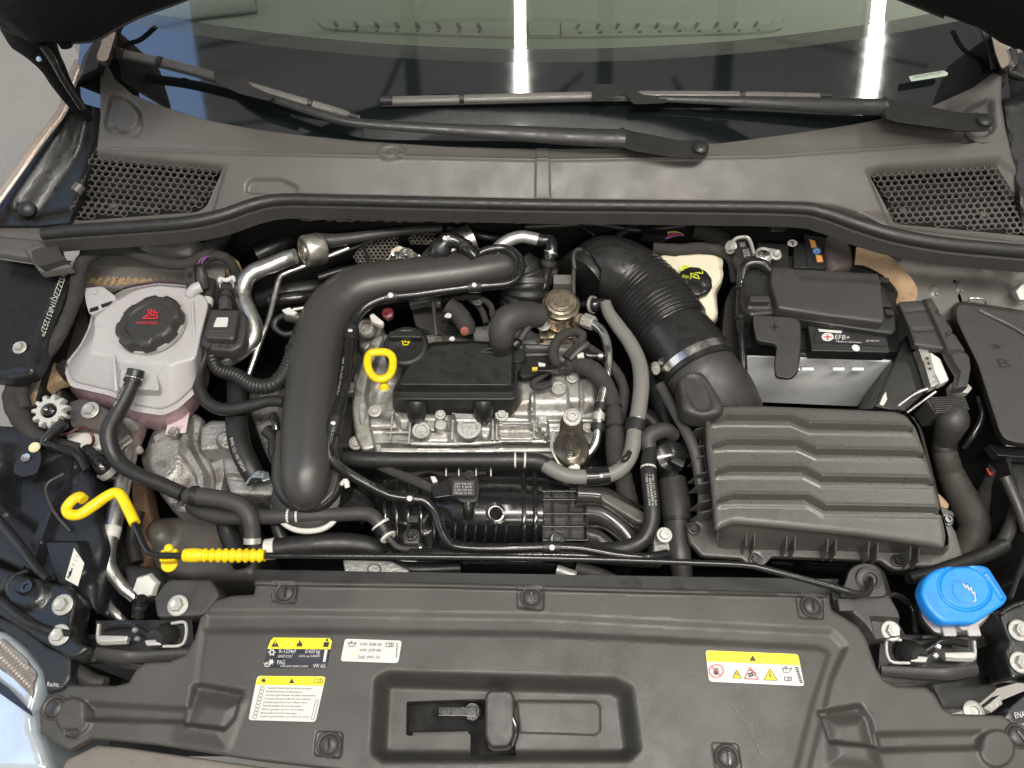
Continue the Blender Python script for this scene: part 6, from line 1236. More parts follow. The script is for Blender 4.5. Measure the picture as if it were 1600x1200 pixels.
dp = thing('dipstick', 'yellow looped oil dipstick handle left of the valve cover', 'dipstick', 598, 590, -.08)
ring = sm([(575, 562), (580, 552), (592, 550), (604, 551), (612, 558), (613, 572), (608, 586), (598, 592), (586, 590), (577, 578)], 3)
b = B(); pts = [(594 + (x - 594) * 1.04, y, -.012, 6.4) for x, y in ring]; pts = pts + pts[:2]; build(B().tube(pts, n=3, flat=.9), 'ring_handle', yel, dp)
build(B().tube([(597, 588, -.016, 9), (599, 594, -.022, 8), (600, 599, -.028, 6), (600, 602, -.03, 8), (600, 606, -.034, 9)], n=4), 'stem', yel, dp)
# breather elbow
be = thing('breather_elbow', 'worn grey rubber elbow standing on the rear edge of the valve cover', 'rubber elbow', 790, 540, -.06)
build(B().tube([(782, 548, -.045, 20), (783, 538, -.03, 20), (784, 528, -.02, 19)], seg=26, n=4), 'socket', blk, be)
build(B().tube([(784, 536, -.026, 18), (784, 520, -.01, 21), (790, 503, .0, 23), (806, 494, .0, 22), (826, 492, -.01, 21), (846, 494, -.02, 18)], seg=26, n=8), 'elbow_body', grub, be)
build(B().tube([(765, 518, -.004, 2.4), (766, 506, .004, 2.4), (776, 500, .01, 2.4), (788, 504, .012, 2.4), (795, 518, .004, 2.4), (796, 532, -.006, 2.4)], seg=10), 'rim', grub, be)
build(B().tube([(751, 550, -.034, 1.6), (784, 551, -.028, 1.6), (790, 547, -.026, 1.6), (784, 544, -.026, 1.6), (764, 545, -.026, 1.6), (751, 550, -.034, 1.6)], seg=8, n=4), 'socket_lip', grub, be)
# high pressure fuel pump
hp = thing('fuel_pump', 'round tarnished metal high-pressure fuel pump behind the engine on the right', 'fuel pump', 876, 500, -.1)
build(B().lathe(876, 478, -.02, [(26, -36), (26, -6), (29, -4), (30, 0), (29, 6), (26, 8), (24, 12), (20, 13), (19, 15), (13, 16), (12, 18), (.1, 18.5)], (0, -.05, 1), seg=40), 'pump_body', brass, hp)
b = B().sheet(rc([(842, 505), (860, 496), (900, 500), (908, 510), (900, 530), (842, 530)], 6), -.07, 4, skirt=.03, rim=4, rimh=.004); build(b, 'base_flange', brass, hp)
build(B().lathe(866, 496, -.045, [(8, 0), (8, 8), (5, 9), (4, 6)], (-.1, -.85, .5), seg=20), 'port_plug', M('copper', (.5, .25, .12), .35, metal=1), hp)
build(B().lathe(892, 494, -.045, [(8, 0), (8, 14), (11, 14), (11, 18)], (.65, -.65, .35), seg=20), 'port', brass, hp)
build(B().hexa(912, 500, -.045, 12, 20, (.75, -.55, .3)), 'union_nut', zinc, hp, bevel=.001)
bolt(hp, 849, 506, -.05, 8, zinc, torx=True, name='pump_bolt')
b = B().sheet(rc([(838, 520), (900, 524), (908, 540), (900, 550), (844, 548)], 5), -.085, 4, skirt=.05, rim=4, rimh=.004); build(b, 'pedestal', alu2, hp)
build(B().box(880, 442, -.06, 32, 18, 20, 0), 'rear_block', M('grey_block', (.16, .155, .14), .6), hp, bevel=.002)
hose('fuel_line', 'bright curved steel fuel line from the pump down past the brown bracket', 'fuel line', [(912, 500, -.04, 6.5), (928, 506, -.036, 7), (942, 520, -.034, 7), (950, 545, -.036, 7), (950, 575, -.04, 7), (944, 605, -.045, 7), (937, 640, -.05, 7), (934, 668, -.055, 7), (931, 690, -.06, 7), (922, 706, -.065, 7), (912, 718, -.075, 7), (908, 724, -.08, 7)], steel, seg=18, n=8,
     bands=[(934, 634, 11, 1.5, blk, 'bracket_sleeve'), (934, 652, 12, 1.35, zinc, 'nut'), (933, 668, 11, 1.6, blk, 'bracket_sleeve')], dots=[(934, 634, 3.5), (933, 671, 3.5)])
gh = hose('grey_hose', 'light grey hose sweeping from the pump around the right of the engine', 'hose', [(946, 474, -.035, 9), (952, 490, -.035, 10), (966, 510, -.035, 11), (984, 535, -.035, 11.5), (998, 565, -.035, 12), (1002, 600, -.036, 12.5), (998, 640, -.038, 12.5), (992, 670, -.04, 12.5), (988, 700, -.042, 12.5), (978, 724, -.045, 12), (958, 740, -.05, 12), (925, 745, -.052, 12), (890, 744, -.052, 12), (868, 736, -.052, 12), (852, 726, -.052, 12)], greyh, seg=20, n=8,
     bands=[(992, 668, 18, 1.3, blk, 'clip'), (932, 745, 34, 1.25, gloss, 'clip')], dots=[(997, 660, 4), (937, 726, 3.5)])[0]
hose('cable_clip', 'round black clip arm off the grey hose behind the brown bracket', 'clip', [(984, 706, -.02, 4), (978, 716, -.018, 5), (970, 718, -.02, 4)], blk)
hose('black_pipe', 'straight black pipe with two white rings along the engine front', 'pipe', [(540, 716, -.06, 12), (570, 718, -.055, 13), (640, 719, -.052, 12.5), (760, 719, -.05, 12.5), (820, 719, -.05, 12.5), (845, 722, -.052, 12.5), (856, 728, -.052, 12)], rub, seg=20, marks=[(802, 719, 2.6), (822, 719, 2.6)])
hose('pump_fitting', 'pale metal ring and black coupler right of the fuel pump', 'coupler', [(906, 476, -.05, 5), (918, 476, -.045, 6), (922, 476, -.045, 12), (930, 476, -.04, 12), (932, 475, -.04, 9), (944, 474, -.04, 9), (948, 480, -.038, 10)], gloss, bands=[(925, 476, 9, 1.12, zinc, 'metal_ring')])
# brown heat shield bracket
hb = thing('heat_shield', 'shiny smoked-brown metal bracket with large bolt at the right engine corner', 'bracket', 893, 690, -.1)
b = B().sheet(rc([(876, 652), (882, 642), (896, 639), (908, 646), (911, 658), (911, 676), (919, 688), (922, 704), (916, 722), (902, 731), (884, 728), (870, 716), (865, 700), (868, 682), (874, 674)], 7), -.052, 3, skirt=.012, rim=5, rimh=.004, pads=[(circ(893, 702, 18, 22), .007, 14)]); build(b, 'shield', brown, hb)
bolt(hb, 894, 652, -.048, 9.5, zinc, torx=True, name='large_bolt')
for (x, y) in [(888, 708), (892, 708)]: build(B().lathe(x, y, -.045, [(2.6, 0), (2.4, 2)], seg=10), 'rivet', steel, hb)
build(B().tube([(865, 674, -.056, 2.5), (862, 700, -.056, 2.5), (872, 722, -.06, 2.5), (880, 732, -.065, 2.5)], n=5, seg=8), 'edge_wire', zinc, hb)
build(B().lathe(897, 730, -.06, [(9, 0), (9, 5), (6, 7)], (0, -.5, .8), seg=18), 'foot_bush', offw, hb)
# harnesses right of engine
hose('taped_loom', 'thick taped loom arching down right of the engine, widest of the looms', 'wiring loom', [(880, 578, -.05, 9), (896, 570, -.045, 13), (918, 574, -.04, 15), (940, 592, -.045, 14), (954, 620, -.055, 13), (960, 655, -.06, 14), (962, 690, -.065, 16), (964, 720, -.07, 16), (974, 750, -.085, 15), (982, 780, -.10, 14), (986, 800, -.12, 14)], tape, seg=20, n=8, wob=.05, bands=[(956, 638, 4, 1.12, blk, 'cable_tie'), (961, 670, 4, 1.12, blk, 'cable_tie')])
hose('taped_loom', 'thinner taped loom loop passing outside the wide loom', 'wiring loom', [(896, 530, -.04, 5), (930, 550, -.045, 7), (958, 575, -.055, 8), (974, 605, -.06, 8), (972, 640, -.07, 9), (964, 670, -.085, 8)], tape, wob=.06)
hose('taped_loom', 'looped dark loom hanging in front of the fuel pump pedestal', 'wiring loom', [(870, 570, -.05, 8), (864, 550, -.04, 8), (874, 528, -.036, 8), (896, 518, -.036, 7), (910, 524, -.04, 7), (902, 540, -.045, 7), (884, 560, -.05, 7)], tape, wob=.08)
hose('taped_loom', 'small loom curling under the yellow-tipped plug', 'wiring loom', [(866, 576, -.045, 4), (848, 588, -.05, 4), (832, 600, -.055, 5), (842, 606, -.06, 5), (862, 600, -.06, 5)], tape, wob=.05)
yp = thing('yellow_tipped_plug', 'black plug with yellow tip and white arrow above the engine head', 'plug', 855, 576, -.05)
build(B().box(856, 577, -.035, 34, 11, 10, 3), 'plug_body', gloss, yp, bevel=.0015); build(B().box(836, 577, -.033, 10, 6, 6, 3), 'yellow_tip', wirey, yp, bevel=.0015); build(B().prism([(841, 566), (852, 568), (852, 572), (842, 572)], -.027, .003), 'white_arrow', paper, yp)
build(B().box(880, 574, -.034, 12, 12, 12, 0), 'collar', blk, yp, bevel=.002)
pt = thing('rail_sensor', 'dark plug with pale metal tip lying across the loom right of the engine', 'sensor', 920, 556, -.03)
build(B().tube([(890, 562, -.03, 5), (904, 548, -.026, 7), (914, 540, -.024, 7), (920, 536, -.022, 5)], n=4), 'body', blk2, pt); build(B().tube([(904, 557, -.028, 3), (914, 553, -.026, 6), (920, 556, -.026, 6), (934, 556, -.026, 5), (946, 556, -.028, 5)], n=4), 'pin_body', gloss, pt); build(B().tube([(902, 557, -.028, 4), (912, 555, -.026, 5.5)], n=3), 'metal_tip', offw, pt); build(B().lathe(938, 556, -.026, [(6, -3), (6, 3)], (1, 0, 0), seg=16), 'metal_ring', steel, pt)
b = B().sheet(rc([(816, 536), (864, 538), (864, 554), (818, 556)], 4), -.062, 3.5, skirt=.03, rim=3, rimh=.002, pads=[([(822, 541), (858, 542), (858, 550), (822, 550)], -.003, 3)]); tag(build(b, 'black_box', blk2), 'small flat black box behind the valve cover below the fuel pump', 'plastic box')
b = B().loft([(rc([(812, 556), (862, 558), (862, 580), (812, 590)], 5), -.07), (rc([(812, 560), (864, 562), (864, 596), (812, 600)], 5), -.11)], N=40); tag(build(b, 'plug_shroud', blk, bevel=.002), 'dark plug shroud between valve cover and yellow-tipped plug', 'shroud')

# ---------------------------------------------------------------- charge pipe
cz = -.03
cpipe = thing('charge_pipe', 'very wide matte black charge air pipe bending over the left of the engine', 'charge pipe', 480, 600, -.1)
pp = [(477, 785, -.062, 8), (477, 782, -.054, 20), (477, 775, -.045, 30), (477, 765, -.038, 36), (477, 748, -.033, 39.5), (478, 730, cz, 40), (479, 700, cz, 40.5), (482, 650, cz, 40.5), (487, 600, cz, 40.5), (494, 550, cz, 40.5), (506, 505, cz, 40), (528, 472, cz, 39), (562, 450, cz, 37), (610, 440, cz, 36), (670, 433, cz, 35), (730, 425, cz, 33), (775, 417, cz - .002, 30), (800, 413, cz - .006, 26), (812, 411, cz - .01, 18)]
build(B().tube(pp, seg=40, n=8, flat=.92), 'pipe_body', pipe, cpipe)
b = B().sheet(rc([(426, 745), (430, 690), (434, 640), (440, 600), (446, 560), (458, 510), (480, 470), (520, 450), (545, 470), (545, 520), (536, 600), (528, 660), (526, 690), (530, 740), (522, 770), (502, 788), (478, 793), (452, 788), (434, 772)], 8), -.044, 4, skirt=.012, rim=3, rimh=.002); build(b, 'weld_flange', pipe, cpipe)
b = B().sheet(sm([(422, 740), (428, 768), (448, 790), (478, 797), (508, 790), (530, 766), (534, 740), (524, 690), (434, 690)], 4), -.05, 4, skirt=.03, rim=6, rimh=.008); build(b, 'end_collar', blk, cpipe)
build(B().lathe(478, 775, -.065, [(52, -34), (54, -26), (46, -22), (46, -12), (54, -10), (54, 0), (46, 4)], (0, -.25, 1), seg=44), 'coupling', rub, cpipe)
build(B().box(476, 786, -.04, 20, 12, 10), 'lock_tab', blk2, cpipe, bevel=.002)
wr = [(434, 806, -.078, 4.5), (444, 818, -.078, 4.5), (460, 827, -.078, 4.5), (480, 830, -.078, 4.5), (502, 827, -.078, 4.5), (518, 818, -.078, 4.5), (527, 806, -.078, 4.5)]
tag(build(B().tube(wr, n=6, seg=14), 'white_ring', offw), 'off-white locking ring under the lower end of the charge pipe', 'locking ring')
build(B().tube([(426, 648, -.04, 6), (430, 660, -.036, 6), (432, 672, -.04, 6)], n=4), 'side_clip', gloss, cpipe)
tag(build(B().tube([(416, 672, -.07, 10), (428, 684, -.07, 10), (430, 706, -.07, 11), (436, 722, -.07, 10)], n=5), 'side_hose', rub), 'short black hose hugging the left flank of the charge pipe', 'hose')
tag(build(B().tube([(533, 757, -.02, 3), (540, 752, -.016, 5), (543, 762, -.02, 4)], n=3), 'loose_tab', offw), 'small cream plastic tab right of the charge pipe end', 'tab')
rc_ = thing('rear_coupling', 'dark rubber coupling bending down from the rear end of the charge pipe', 'coupling', 818, 440, -.1)
build(B().tube([(806, 412, -.035, 26), (816, 424, -.045, 32), (822, 444, -.06, 36), (820, 464, -.08, 38), (814, 480, -.10, 36)], seg=30, n=7, rib=(7, .03)), 'bellows', rub, rc_)
build(B().tube([(823, 438, -.056, 39), (823, 446, -.061, 39)], seg=30, n=4), 'band', blk2, rc_)
# thin vapour line
vl = hose('vapour_line', 'thin glossy black plastic line following the charge pipe then across the engine front', 'plastic line', [(742, 400, .004, 6), (760, 391, .006, 7), (786, 388, .006, 7), (804, 396, .006, 7), (814, 412, .004, 7), (810, 430, .0, 7), (796, 442, -.002, 7), (768, 446, -.002, 8), (741, 448, -.002, 8), (700, 453, -.002, 7.5), (650, 460, -.002, 8), (611, 464, -.002, 8), (584, 472, -.002, 8), (564, 486, -.004, 8), (553, 506, -.006, 8), (548, 526, -.008, 9), (545, 556, -.01, 9), (539, 600, -.012, 9), (529, 640, -.014, 9), (522, 665, -.016, 9.5), (516, 690, -.02, 9), (514, 706, -.022, 9), (522, 722, -.026, 8.5), (545, 740, -.03, 8.5), (580, 760, -.036, 8), (610, 774, -.04, 8), (641, 779, -.042, 8), (664, 783, -.044, 8), (680, 800, -.048, 8), (689, 826, -.05, 8), (700, 846, -.052, 8), (720, 855, -.052, 8), (780, 857, -.05, 8), (862, 855, -.05, 8), (910, 857, -.05, 8), (960, 866, -.052, 8), (1010, 871, -.056, 8), (1042, 866, -.07, 8)], gloss, seg=16, n=6,
    bands=[(611, 464, 22, 1.22, blk, 'clip'), (741, 447, 22, 1.22, blk, 'clip'), (549, 522, 24, 1.3, blk, 'clip'), (522, 665, 26, 1.3, blk, 'clip'), (641, 779, 12, 1.25, blk, 'clip'), (862, 856, 24, 1.22, blk, 'clip')], dots=[(613, 463, 4.5), (742, 447, 4), (549, 523, 4), (522, 666, 4), (641, 778, 4), (862, 854, 4)],
    print_=('2Q0 201 160 > PA12 <  TI-AUTOMOTIVE  04E 133 < EPDM/AEM > 18-22', (520, 716), (584, 760), .5, -.75, dimp))
b = B(); text_path(b, '04E 121 065 >PA12<', vl[1], vl[1].near(540, 560), vl[1].near(533, 620), .6, .8); build(b, 'printed_text', palep, vl[0], fix=False)
hose('front_tube', 'lower black tube with pale print in front of the intake manifold', 'tube', [(640, 866, -.075, 9), (700, 866, -.07, 10), (760, 867, -.068, 10), (900, 868, -.068, 10), (980, 876, -.07, 10), (1030, 880, -.08, 9)], gloss, seg=16, print_=('04E 121 051 >PA/PVC< SGF 12-21 04E 121 056 >EPDM/AEM<', (668, 866), (985, 877), .5, -.1, dimp))
hh = hose('coolant_hose', 'black hose with dense white print right of the intake manifold', 'coolant hose', [(1016, 700, -.045, 11), (1013, 722, -.04, 12), (1014, 750, -.038, 12.5), (1018, 785, -.04, 12.5), (1018, 815, -.045, 12.5), (1006, 842, -.05, 12.5), (985, 854, -.055, 12.5), (962, 858, -.06, 12), (940, 858, -.07, 11)], rub, seg=20, n=8, marks=[(1014, 733, 3)])[0]
ph = Path([(1013, 722, -.04, 12), (1014, 750, -.038, 12.5), (1018, 785, -.04, 12.5), (1018, 815, -.045, 12.5)], 8)
for i, s_ in enumerate((-.35, .05, .42)):
    b = B(); text_path(b, ['04E 121 073 AA', '< EPDM/AEM >', '1208 VWAG SAE'][i], ph, ph.near(1014, 748), ph.near(1018, 793), .28, s_); build(b, 'printed_text', palep, hh, fix=False)

# ---------------------------------------------------------------- intake manifold
im = thing('intake_manifold', 'glossy black ribbed plastic intake manifold across the engine front', 'intake manifold', 800, 800, -.25)
b = B().sheet(rc([(576, 750), (650, 740), (700, 742), (760, 740), (850, 742), (900, 756), (960, 780), (1012, 800), (1010, 850), (980, 876), (900, 890), (620, 885), (584, 850)], 12), -.125, 4, skirt=.12, rim=10, rimh=.012, pads=[(circ(640, 800, 44, 30), .012, 20)]); build(b, 'body', gloss, im, smooth=50)
build(B().tube([(690, 800, -.115, 40), (730, 802, -.11, 46), (790, 804, -.108, 48), (845, 806, -.11, 46)], seg=36, n=6), 'plenum', gloss, im)
for x in (600, 618, 636, 656, 676, 700, 724): build(B().tube([(x, 752, -.09, 3), (x + 1, 790, -.078, 3), (x + 2, 830, -.09, 3), (x + 2, 860, -.11, 3)], seg=8, n=5, flat=.8), 'rib', gloss, im)
for x in (818, 836): build(B().tube([(x, 738, -.085, 4), (x + .5, 780, -.062, 4), (x + 1, 820, -.066, 4), (x + 1, 852, -.09, 4)], seg=8, n=6, flat=.8), 'rib', gloss, im)
for i in range(6): build(B().tube([(712 + i * 16, 818, -.058, 1.6), (711 + i * 16, 830, -.060, 2.2), (709 + i * 16, 846, -.072, 1.8)], seg=8, n=4), 'rib', gloss, im)
build(B().lathe(775, 802, -.060, [(15, 0), (15, 4), (11, 5), (11, -2)], (0, -.3, 1), seg=26, stretch=1.2), 'port_rim', gloss, im); build(B().lathe(775, 802, -.055, [(10.5, -1), (.1, -1)], (0, -.3, 1), seg=20), 'port_hole', deep, im)
# grid area
b = B().prism(rc([(848, 768), (916, 772), (918, 846), (848, 846)], 4), -.092, .04); build(b, 'grid_plate', M('gloss_grid_plastic', (.04, .037, .033), .25, bump=.1, coat=.3), im, bevel=.002)
for x in (848, 864, 890, 916): build(B().box(x, 808, -.084, 3.5, 78, 14), 'grid_rib', gloss, im, bevel=.0008)
for y in (769, 782, 804, 824, 845): build(B().box(882, y, -.0835, 70, 3.5, 14), 'grid_rib', gloss, im, bevel=.0008)
for k_, (P_, r) in enumerate([([(900, 772), (940, 776), (975, 796), (1008, 824)], 16), ([(912, 800), (940, 804), (968, 824), (990, 850)], 18), ([(912, 836), (930, 842), (948, 856), (960, 872)], 16)]):
    build(B().tube([(x, y, -.092 + (.0 if k_ else .012) - i * .006, r) for i, (x, y) in enumerate(P_)], seg=24, n=7), 'runner', M('runner_gloss', (.035, .033, .03), .22, bump=.05, coat=.2), im)
for P_ in ([(890, 764), (930, 766), (968, 786), (1010, 806)], [(900, 788), (940, 790), (975, 812), (1005, 838)], [(914, 822), (944, 826), (970, 846), (984, 866)], [(880, 758), (935, 760), (972, 776), (1012, 798)]):
    build(B().tube([(x, y, -.072 - i * .006, 2.6) for i, (x, y) in enumerate(P_)], seg=8, n=7), 'runner_rib', gloss, im)
b = B().sheet(rc([(936, 772), (950, 770), (1008, 800), (1010, 818), (996, 816), (940, 782)], 4), -.066, 3.5, skirt=.01, rim=3, rimh=.003); build(b, 'pale_worn_face', M('worn_grey_face', (.085, .08, .07), .3, var=.3, bump=.3), im)
for (x, y) in [(643, 836), (870, 842)]:
    b = B().sheet(rc([(x - 13, y - 4), (x - 8, y - 11), (x + 8, y - 11), (x + 13, y - 4), (x + 13, y + 14), (x - 13, y + 14)], 5), -.062, 3.5, skirt=.03, rim=3, rimh=.003); build(b, 'mount_lug', blk2, im); bolt(im, x, y, -.061, 6.5, gloss, torx=True, name='lug_bolt')
build(B().box(646, 812, -.07, 16, 12, 10), 'black_tab', blk, im, bevel=.0015)
for x in (697, 717, 744, 767): build(B().tube([(x, 732, -.07, 1.2), (x, 744, -.07, 1.2)], n=3, seg=8), 'bright_pin', offw, im)
# MAP sensor
ms = thing('pressure_sensor', 'black rectangular pressure sensor with small print on the intake manifold', 'sensor', 725, 765, -.07)
build(B().prism(rc([(708, 750), (742, 750), (742, 774), (705, 774)], 3), -.035, .02), 'sensor_body', blk2, ms, bevel=.002)
build(B().prism(rc([(698, 746), (722, 743), (746, 744), (750, 760), (746, 784), (718, 784), (712, 776), (700, 776)], 5), -.048, .015), 'sensor_base', blk, ms, bevel=.002)
build(B().tube([(732, 784, -.05, 9), (732, 796, -.055, 9), (732, 808, -.065, 8)], n=3), 'sensor_foot', gloss, ms); build(B().lathe(734, 743, -.045, [(8, -5), (8, 2), (4, 2), (4, 0)], seg=16), 'screw_eye', blk, ms)
build(B().prism(rc([(672, 758), (702, 748), (706, 774), (678, 778)], 3), -.045, .02), 'connector', gloss, ms, bevel=.002); build(B().prism([(672, 744), (680, 744), (684, 752), (676, 754)], -.038, .006), 'white_lock', paper, ms, bevel=.001)
b = B()
for i, tx in enumerate(['04E 906 051', 'PS1 3 BAR', '0 261 230 416', 'Made in PL']): text_quad(b, tx, [(711 - i * .4, 754 + i * 4.8), (738, 754.4 + i * 4.8), (738, 757.6 + i * 4.8), (711 - i * .4, 757.2 + i * 4.8)], -.0345)
build(b, 'pale_print', palep, ms, fix=False)
hose('sensor_loom', 'flat taped cable leading left from the pressure sensor', 'cable', [(676, 764, -.05, 7), (650, 752, -.05, 8), (620, 740, -.055, 7), (595, 730, -.06, 6), (580, 722, -.07, 5)], tape, flat=.6)
# rounded mount and ducts at right of manifold
ed = thing('round_mount', 'glossy round black housing between the grey hose and the air filter box', 'housing', 1045, 715, -.12)
build(B().lathe(1044, 714, -.08, [(30, -30), (30, 0), (24, 14), (10, 20), (.1, 21)], (.2, -.3, 1), seg=32), 'dome', gloss, ed)
build(B().box(1058, 724, -.05, 22, 12, 16, -30), 'block', blk, ed, bevel=.003)
hose('rubber_hose', 'black rubber hose bending over the round glossy housing', 'hose', [(1014, 702, -.045, 12), (1012, 686, -.04, 13), (1022, 676, -.036, 13), (1040, 672, -.04, 12), (1052, 680, -.06, 11)], grub)
hose('lower_sleeve', 'dusty dark sleeve going down left of the air filter box', 'sleeve', [(1050, 750, -.12, 22), (1056, 790, -.12, 24), (1058, 830, -.12, 21), (1062, 870, -.12, 18), (1066, 900, -.13, 16)], blk2, bands=[(1056, 815, 6, 1.06, blk, 'ring')])
bolt(im, 1038, 836, -.09, 8, zinc, torx=True, name='side_bolt')
b = B().sheet(sm([(1022, 830), (1042, 828), (1050, 850), (1040, 870), (1022, 866)], 4), -.11, 4, skirt=.05, rim=4, rimh=.004); build(b, 'side_lug', alu2, im)

# ================================================================ BEHIND THE ENGINE: dark rear of the bay
hs = thing('exhaust_shield', 'perforated grey heat shield behind the charge pipe', 'heat shield', 600, 400, -.15)
def perforated(poly, z, name, pitch=7, mat=mesh_):
    P = np.array(poly, float); x0, y0 = P.min(0); x1, y1 = P.max(0); b = B(); j = 0; y = y0
    while y < y1:
        x = x0 + (pitch / 2 if j % 2 else 0)
        while x < x1:
            if sdf(np.array([[x, y]]), poly)[0] < -pitch * .3:
                O = [(x + pitch * .58 * math.sin(a), y + pitch * .47 * math.cos(a)) for a in [math.pi / 3 * k for k in range(6)]]; I = [(x + (o[0] - x) * .55, y + (o[1] - y) * .55) for o in O]
                t = [W(*p, z) for p in O] + [W(*p, z - .002) for p in I]; b.add(t, [(k, (k + 1) % 6, (k + 1) % 6 + 6, k + 6) for k in range(6)])
            x += pitch
        y += pitch * .72; j += 1
    return build(b, name, mat, hs, fix=False, smooth=10)
perforated([(552, 400), (562, 380), (620, 366), (626, 392), (600, 420), (554, 416)], -.05, 'perforated_sheet')
perforated([(634, 372), (640, 364), (690, 368), (684, 382), (640, 384)], -.05, 'perforated_sheet')
build(B().tube([(566, 386, -.045, 2.5), (574, 400, -.045, 2.5), (574, 424, -.05, 2.5)], seg=8), 'shield_rib', blk, hs); build(B().tube([(540, 392, -.04, 3), (580, 376, -.036, 3), (620, 364, -.036, 3), (680, 366, -.04, 3)], seg=8), 'shield_rim', blk, hs)
tc = thing('turbo_foil', 'crinkled cream and silver heat foil behind the middle of the charge pipe', 'heat foil', 620, 400, -.08)
b = B().sheet(sm([(543, 424), (560, 414), (600, 405), (614, 386), (634, 384), (648, 392), (650, 400), (610, 420), (560, 428)], 4), -.02, 3.5, skirt=.02, rim=5, rimh=.006, extra=lambda x, y: .003 * np.sin(x * .3) * np.cos(y * .5)); build(b, 'cream_flap', M('cream_cloth', (.60, .54, .40), .7, bump=.6, bscale=60, bdist=.004), tc)
b = B().sheet([(612, 396), (640, 390), (660, 402), (676, 408), (668, 416), (620, 424), (604, 418)], -.012, 3, skirt=.015, extra=lambda x, y: .004 * np.sin(x * .7 + y) * np.cos(y * .9)); build(b, 'crinkled_foil', foil, tc)
bolt(tc, 635, 398, -.004, 8, steel, name='foil_bolt')
ex = thing('exhaust_outlet', 'round satin metal outlet pipe half hidden behind the charge pipe', 'metal outlet', 720, 390, -.1)
build(B().tube([(660, 415, -.06, 14), (690, 398, -.045, 22), (718, 382, -.035, 24), (740, 372, -.03, 24)], seg=28), 'outlet', M('satin_outlet', (.45, .42, .37), .3, metal=.9, var=.15), ex); build(B().tube([(655, 420, -.05, 8), (680, 408, -.04, 12), (700, 400, -.035, 14)], seg=18), 'tan_sleeve', offw, ex)
hose('braided_hose', 'silver braided hose curving behind the charge pipe coupling', 'braided hose', [(772, 392, .0, 9), (790, 378, .004, 10), (812, 370, .006, 10), (830, 372, .006, 10), (848, 376, .004, 10)], braid, bands=[(846, 376, 10, 1.05, blk, 'end_sleeve')])
hose('black_elbow', 'black elbow coupler joining the silver braided hose', 'coupler', [(846, 376, .004, 9), (858, 376, .004, 10), (862, 388, .0, 10), (858, 404, -.01, 10), (854, 425, -.03, 9), (850, 450, -.05, 9)], gloss, bands=[(857, 410, 8, 1.25, blk2, 'collar'), (863, 396, 3, 1.2, steel, 'ring')])
hose('boost_control_hose', 'black elbow hose with bright dots above the charge pipe', 'hose', [(684, 400, -.01, 18), (688, 390, .004, 16), (700, 376, .012, 14), (720, 380, .012, 11), (734, 392, .01, 10), (744, 402, .006, 9)], gloss, dots=[(696, 374, 4), (704, 380, 2.5)], bands=[(688, 388, 8, 1.12, blk, 'collar'), (726, 386, 8, 1.15, blk, 'collar')])
hose('corrugated_tube', 'thin corrugated black tube rising left of the charge pipe', 'corrugated tube', [(468, 500, -.02, 7), (470, 520, -.02, 7), (464, 540, -.025, 7), (456, 556, -.03, 8)], rub, rib=(12, .12))
lc = thing('valve_connector', 'black elbow connector with white lock beside the charge pipe bend', 'connector', 455, 495, -.04)
build(B().tube([(478, 498, -.02, 8), (462, 496, -.016, 9), (448, 494, -.016, 9)], n=4), 'body', blk2, lc); build(B().prism([(440, 484), (452, 480), (464, 488), (458, 492), (446, 490)], .0, .006), 'white_lock', paper, lc, bevel=.001); build(B().tube([(446, 492, -.02, 5), (432, 500, -.025, 5), (430, 512, -.03, 5), (444, 522, -.035, 5), (460, 520, -.035, 5)], n=5), 'loop', blk, lc); build(B().tube([(458, 484, -.01, 3), (480, 480, -.012, 2.5)], n=3), 'pin', zinc, lc)
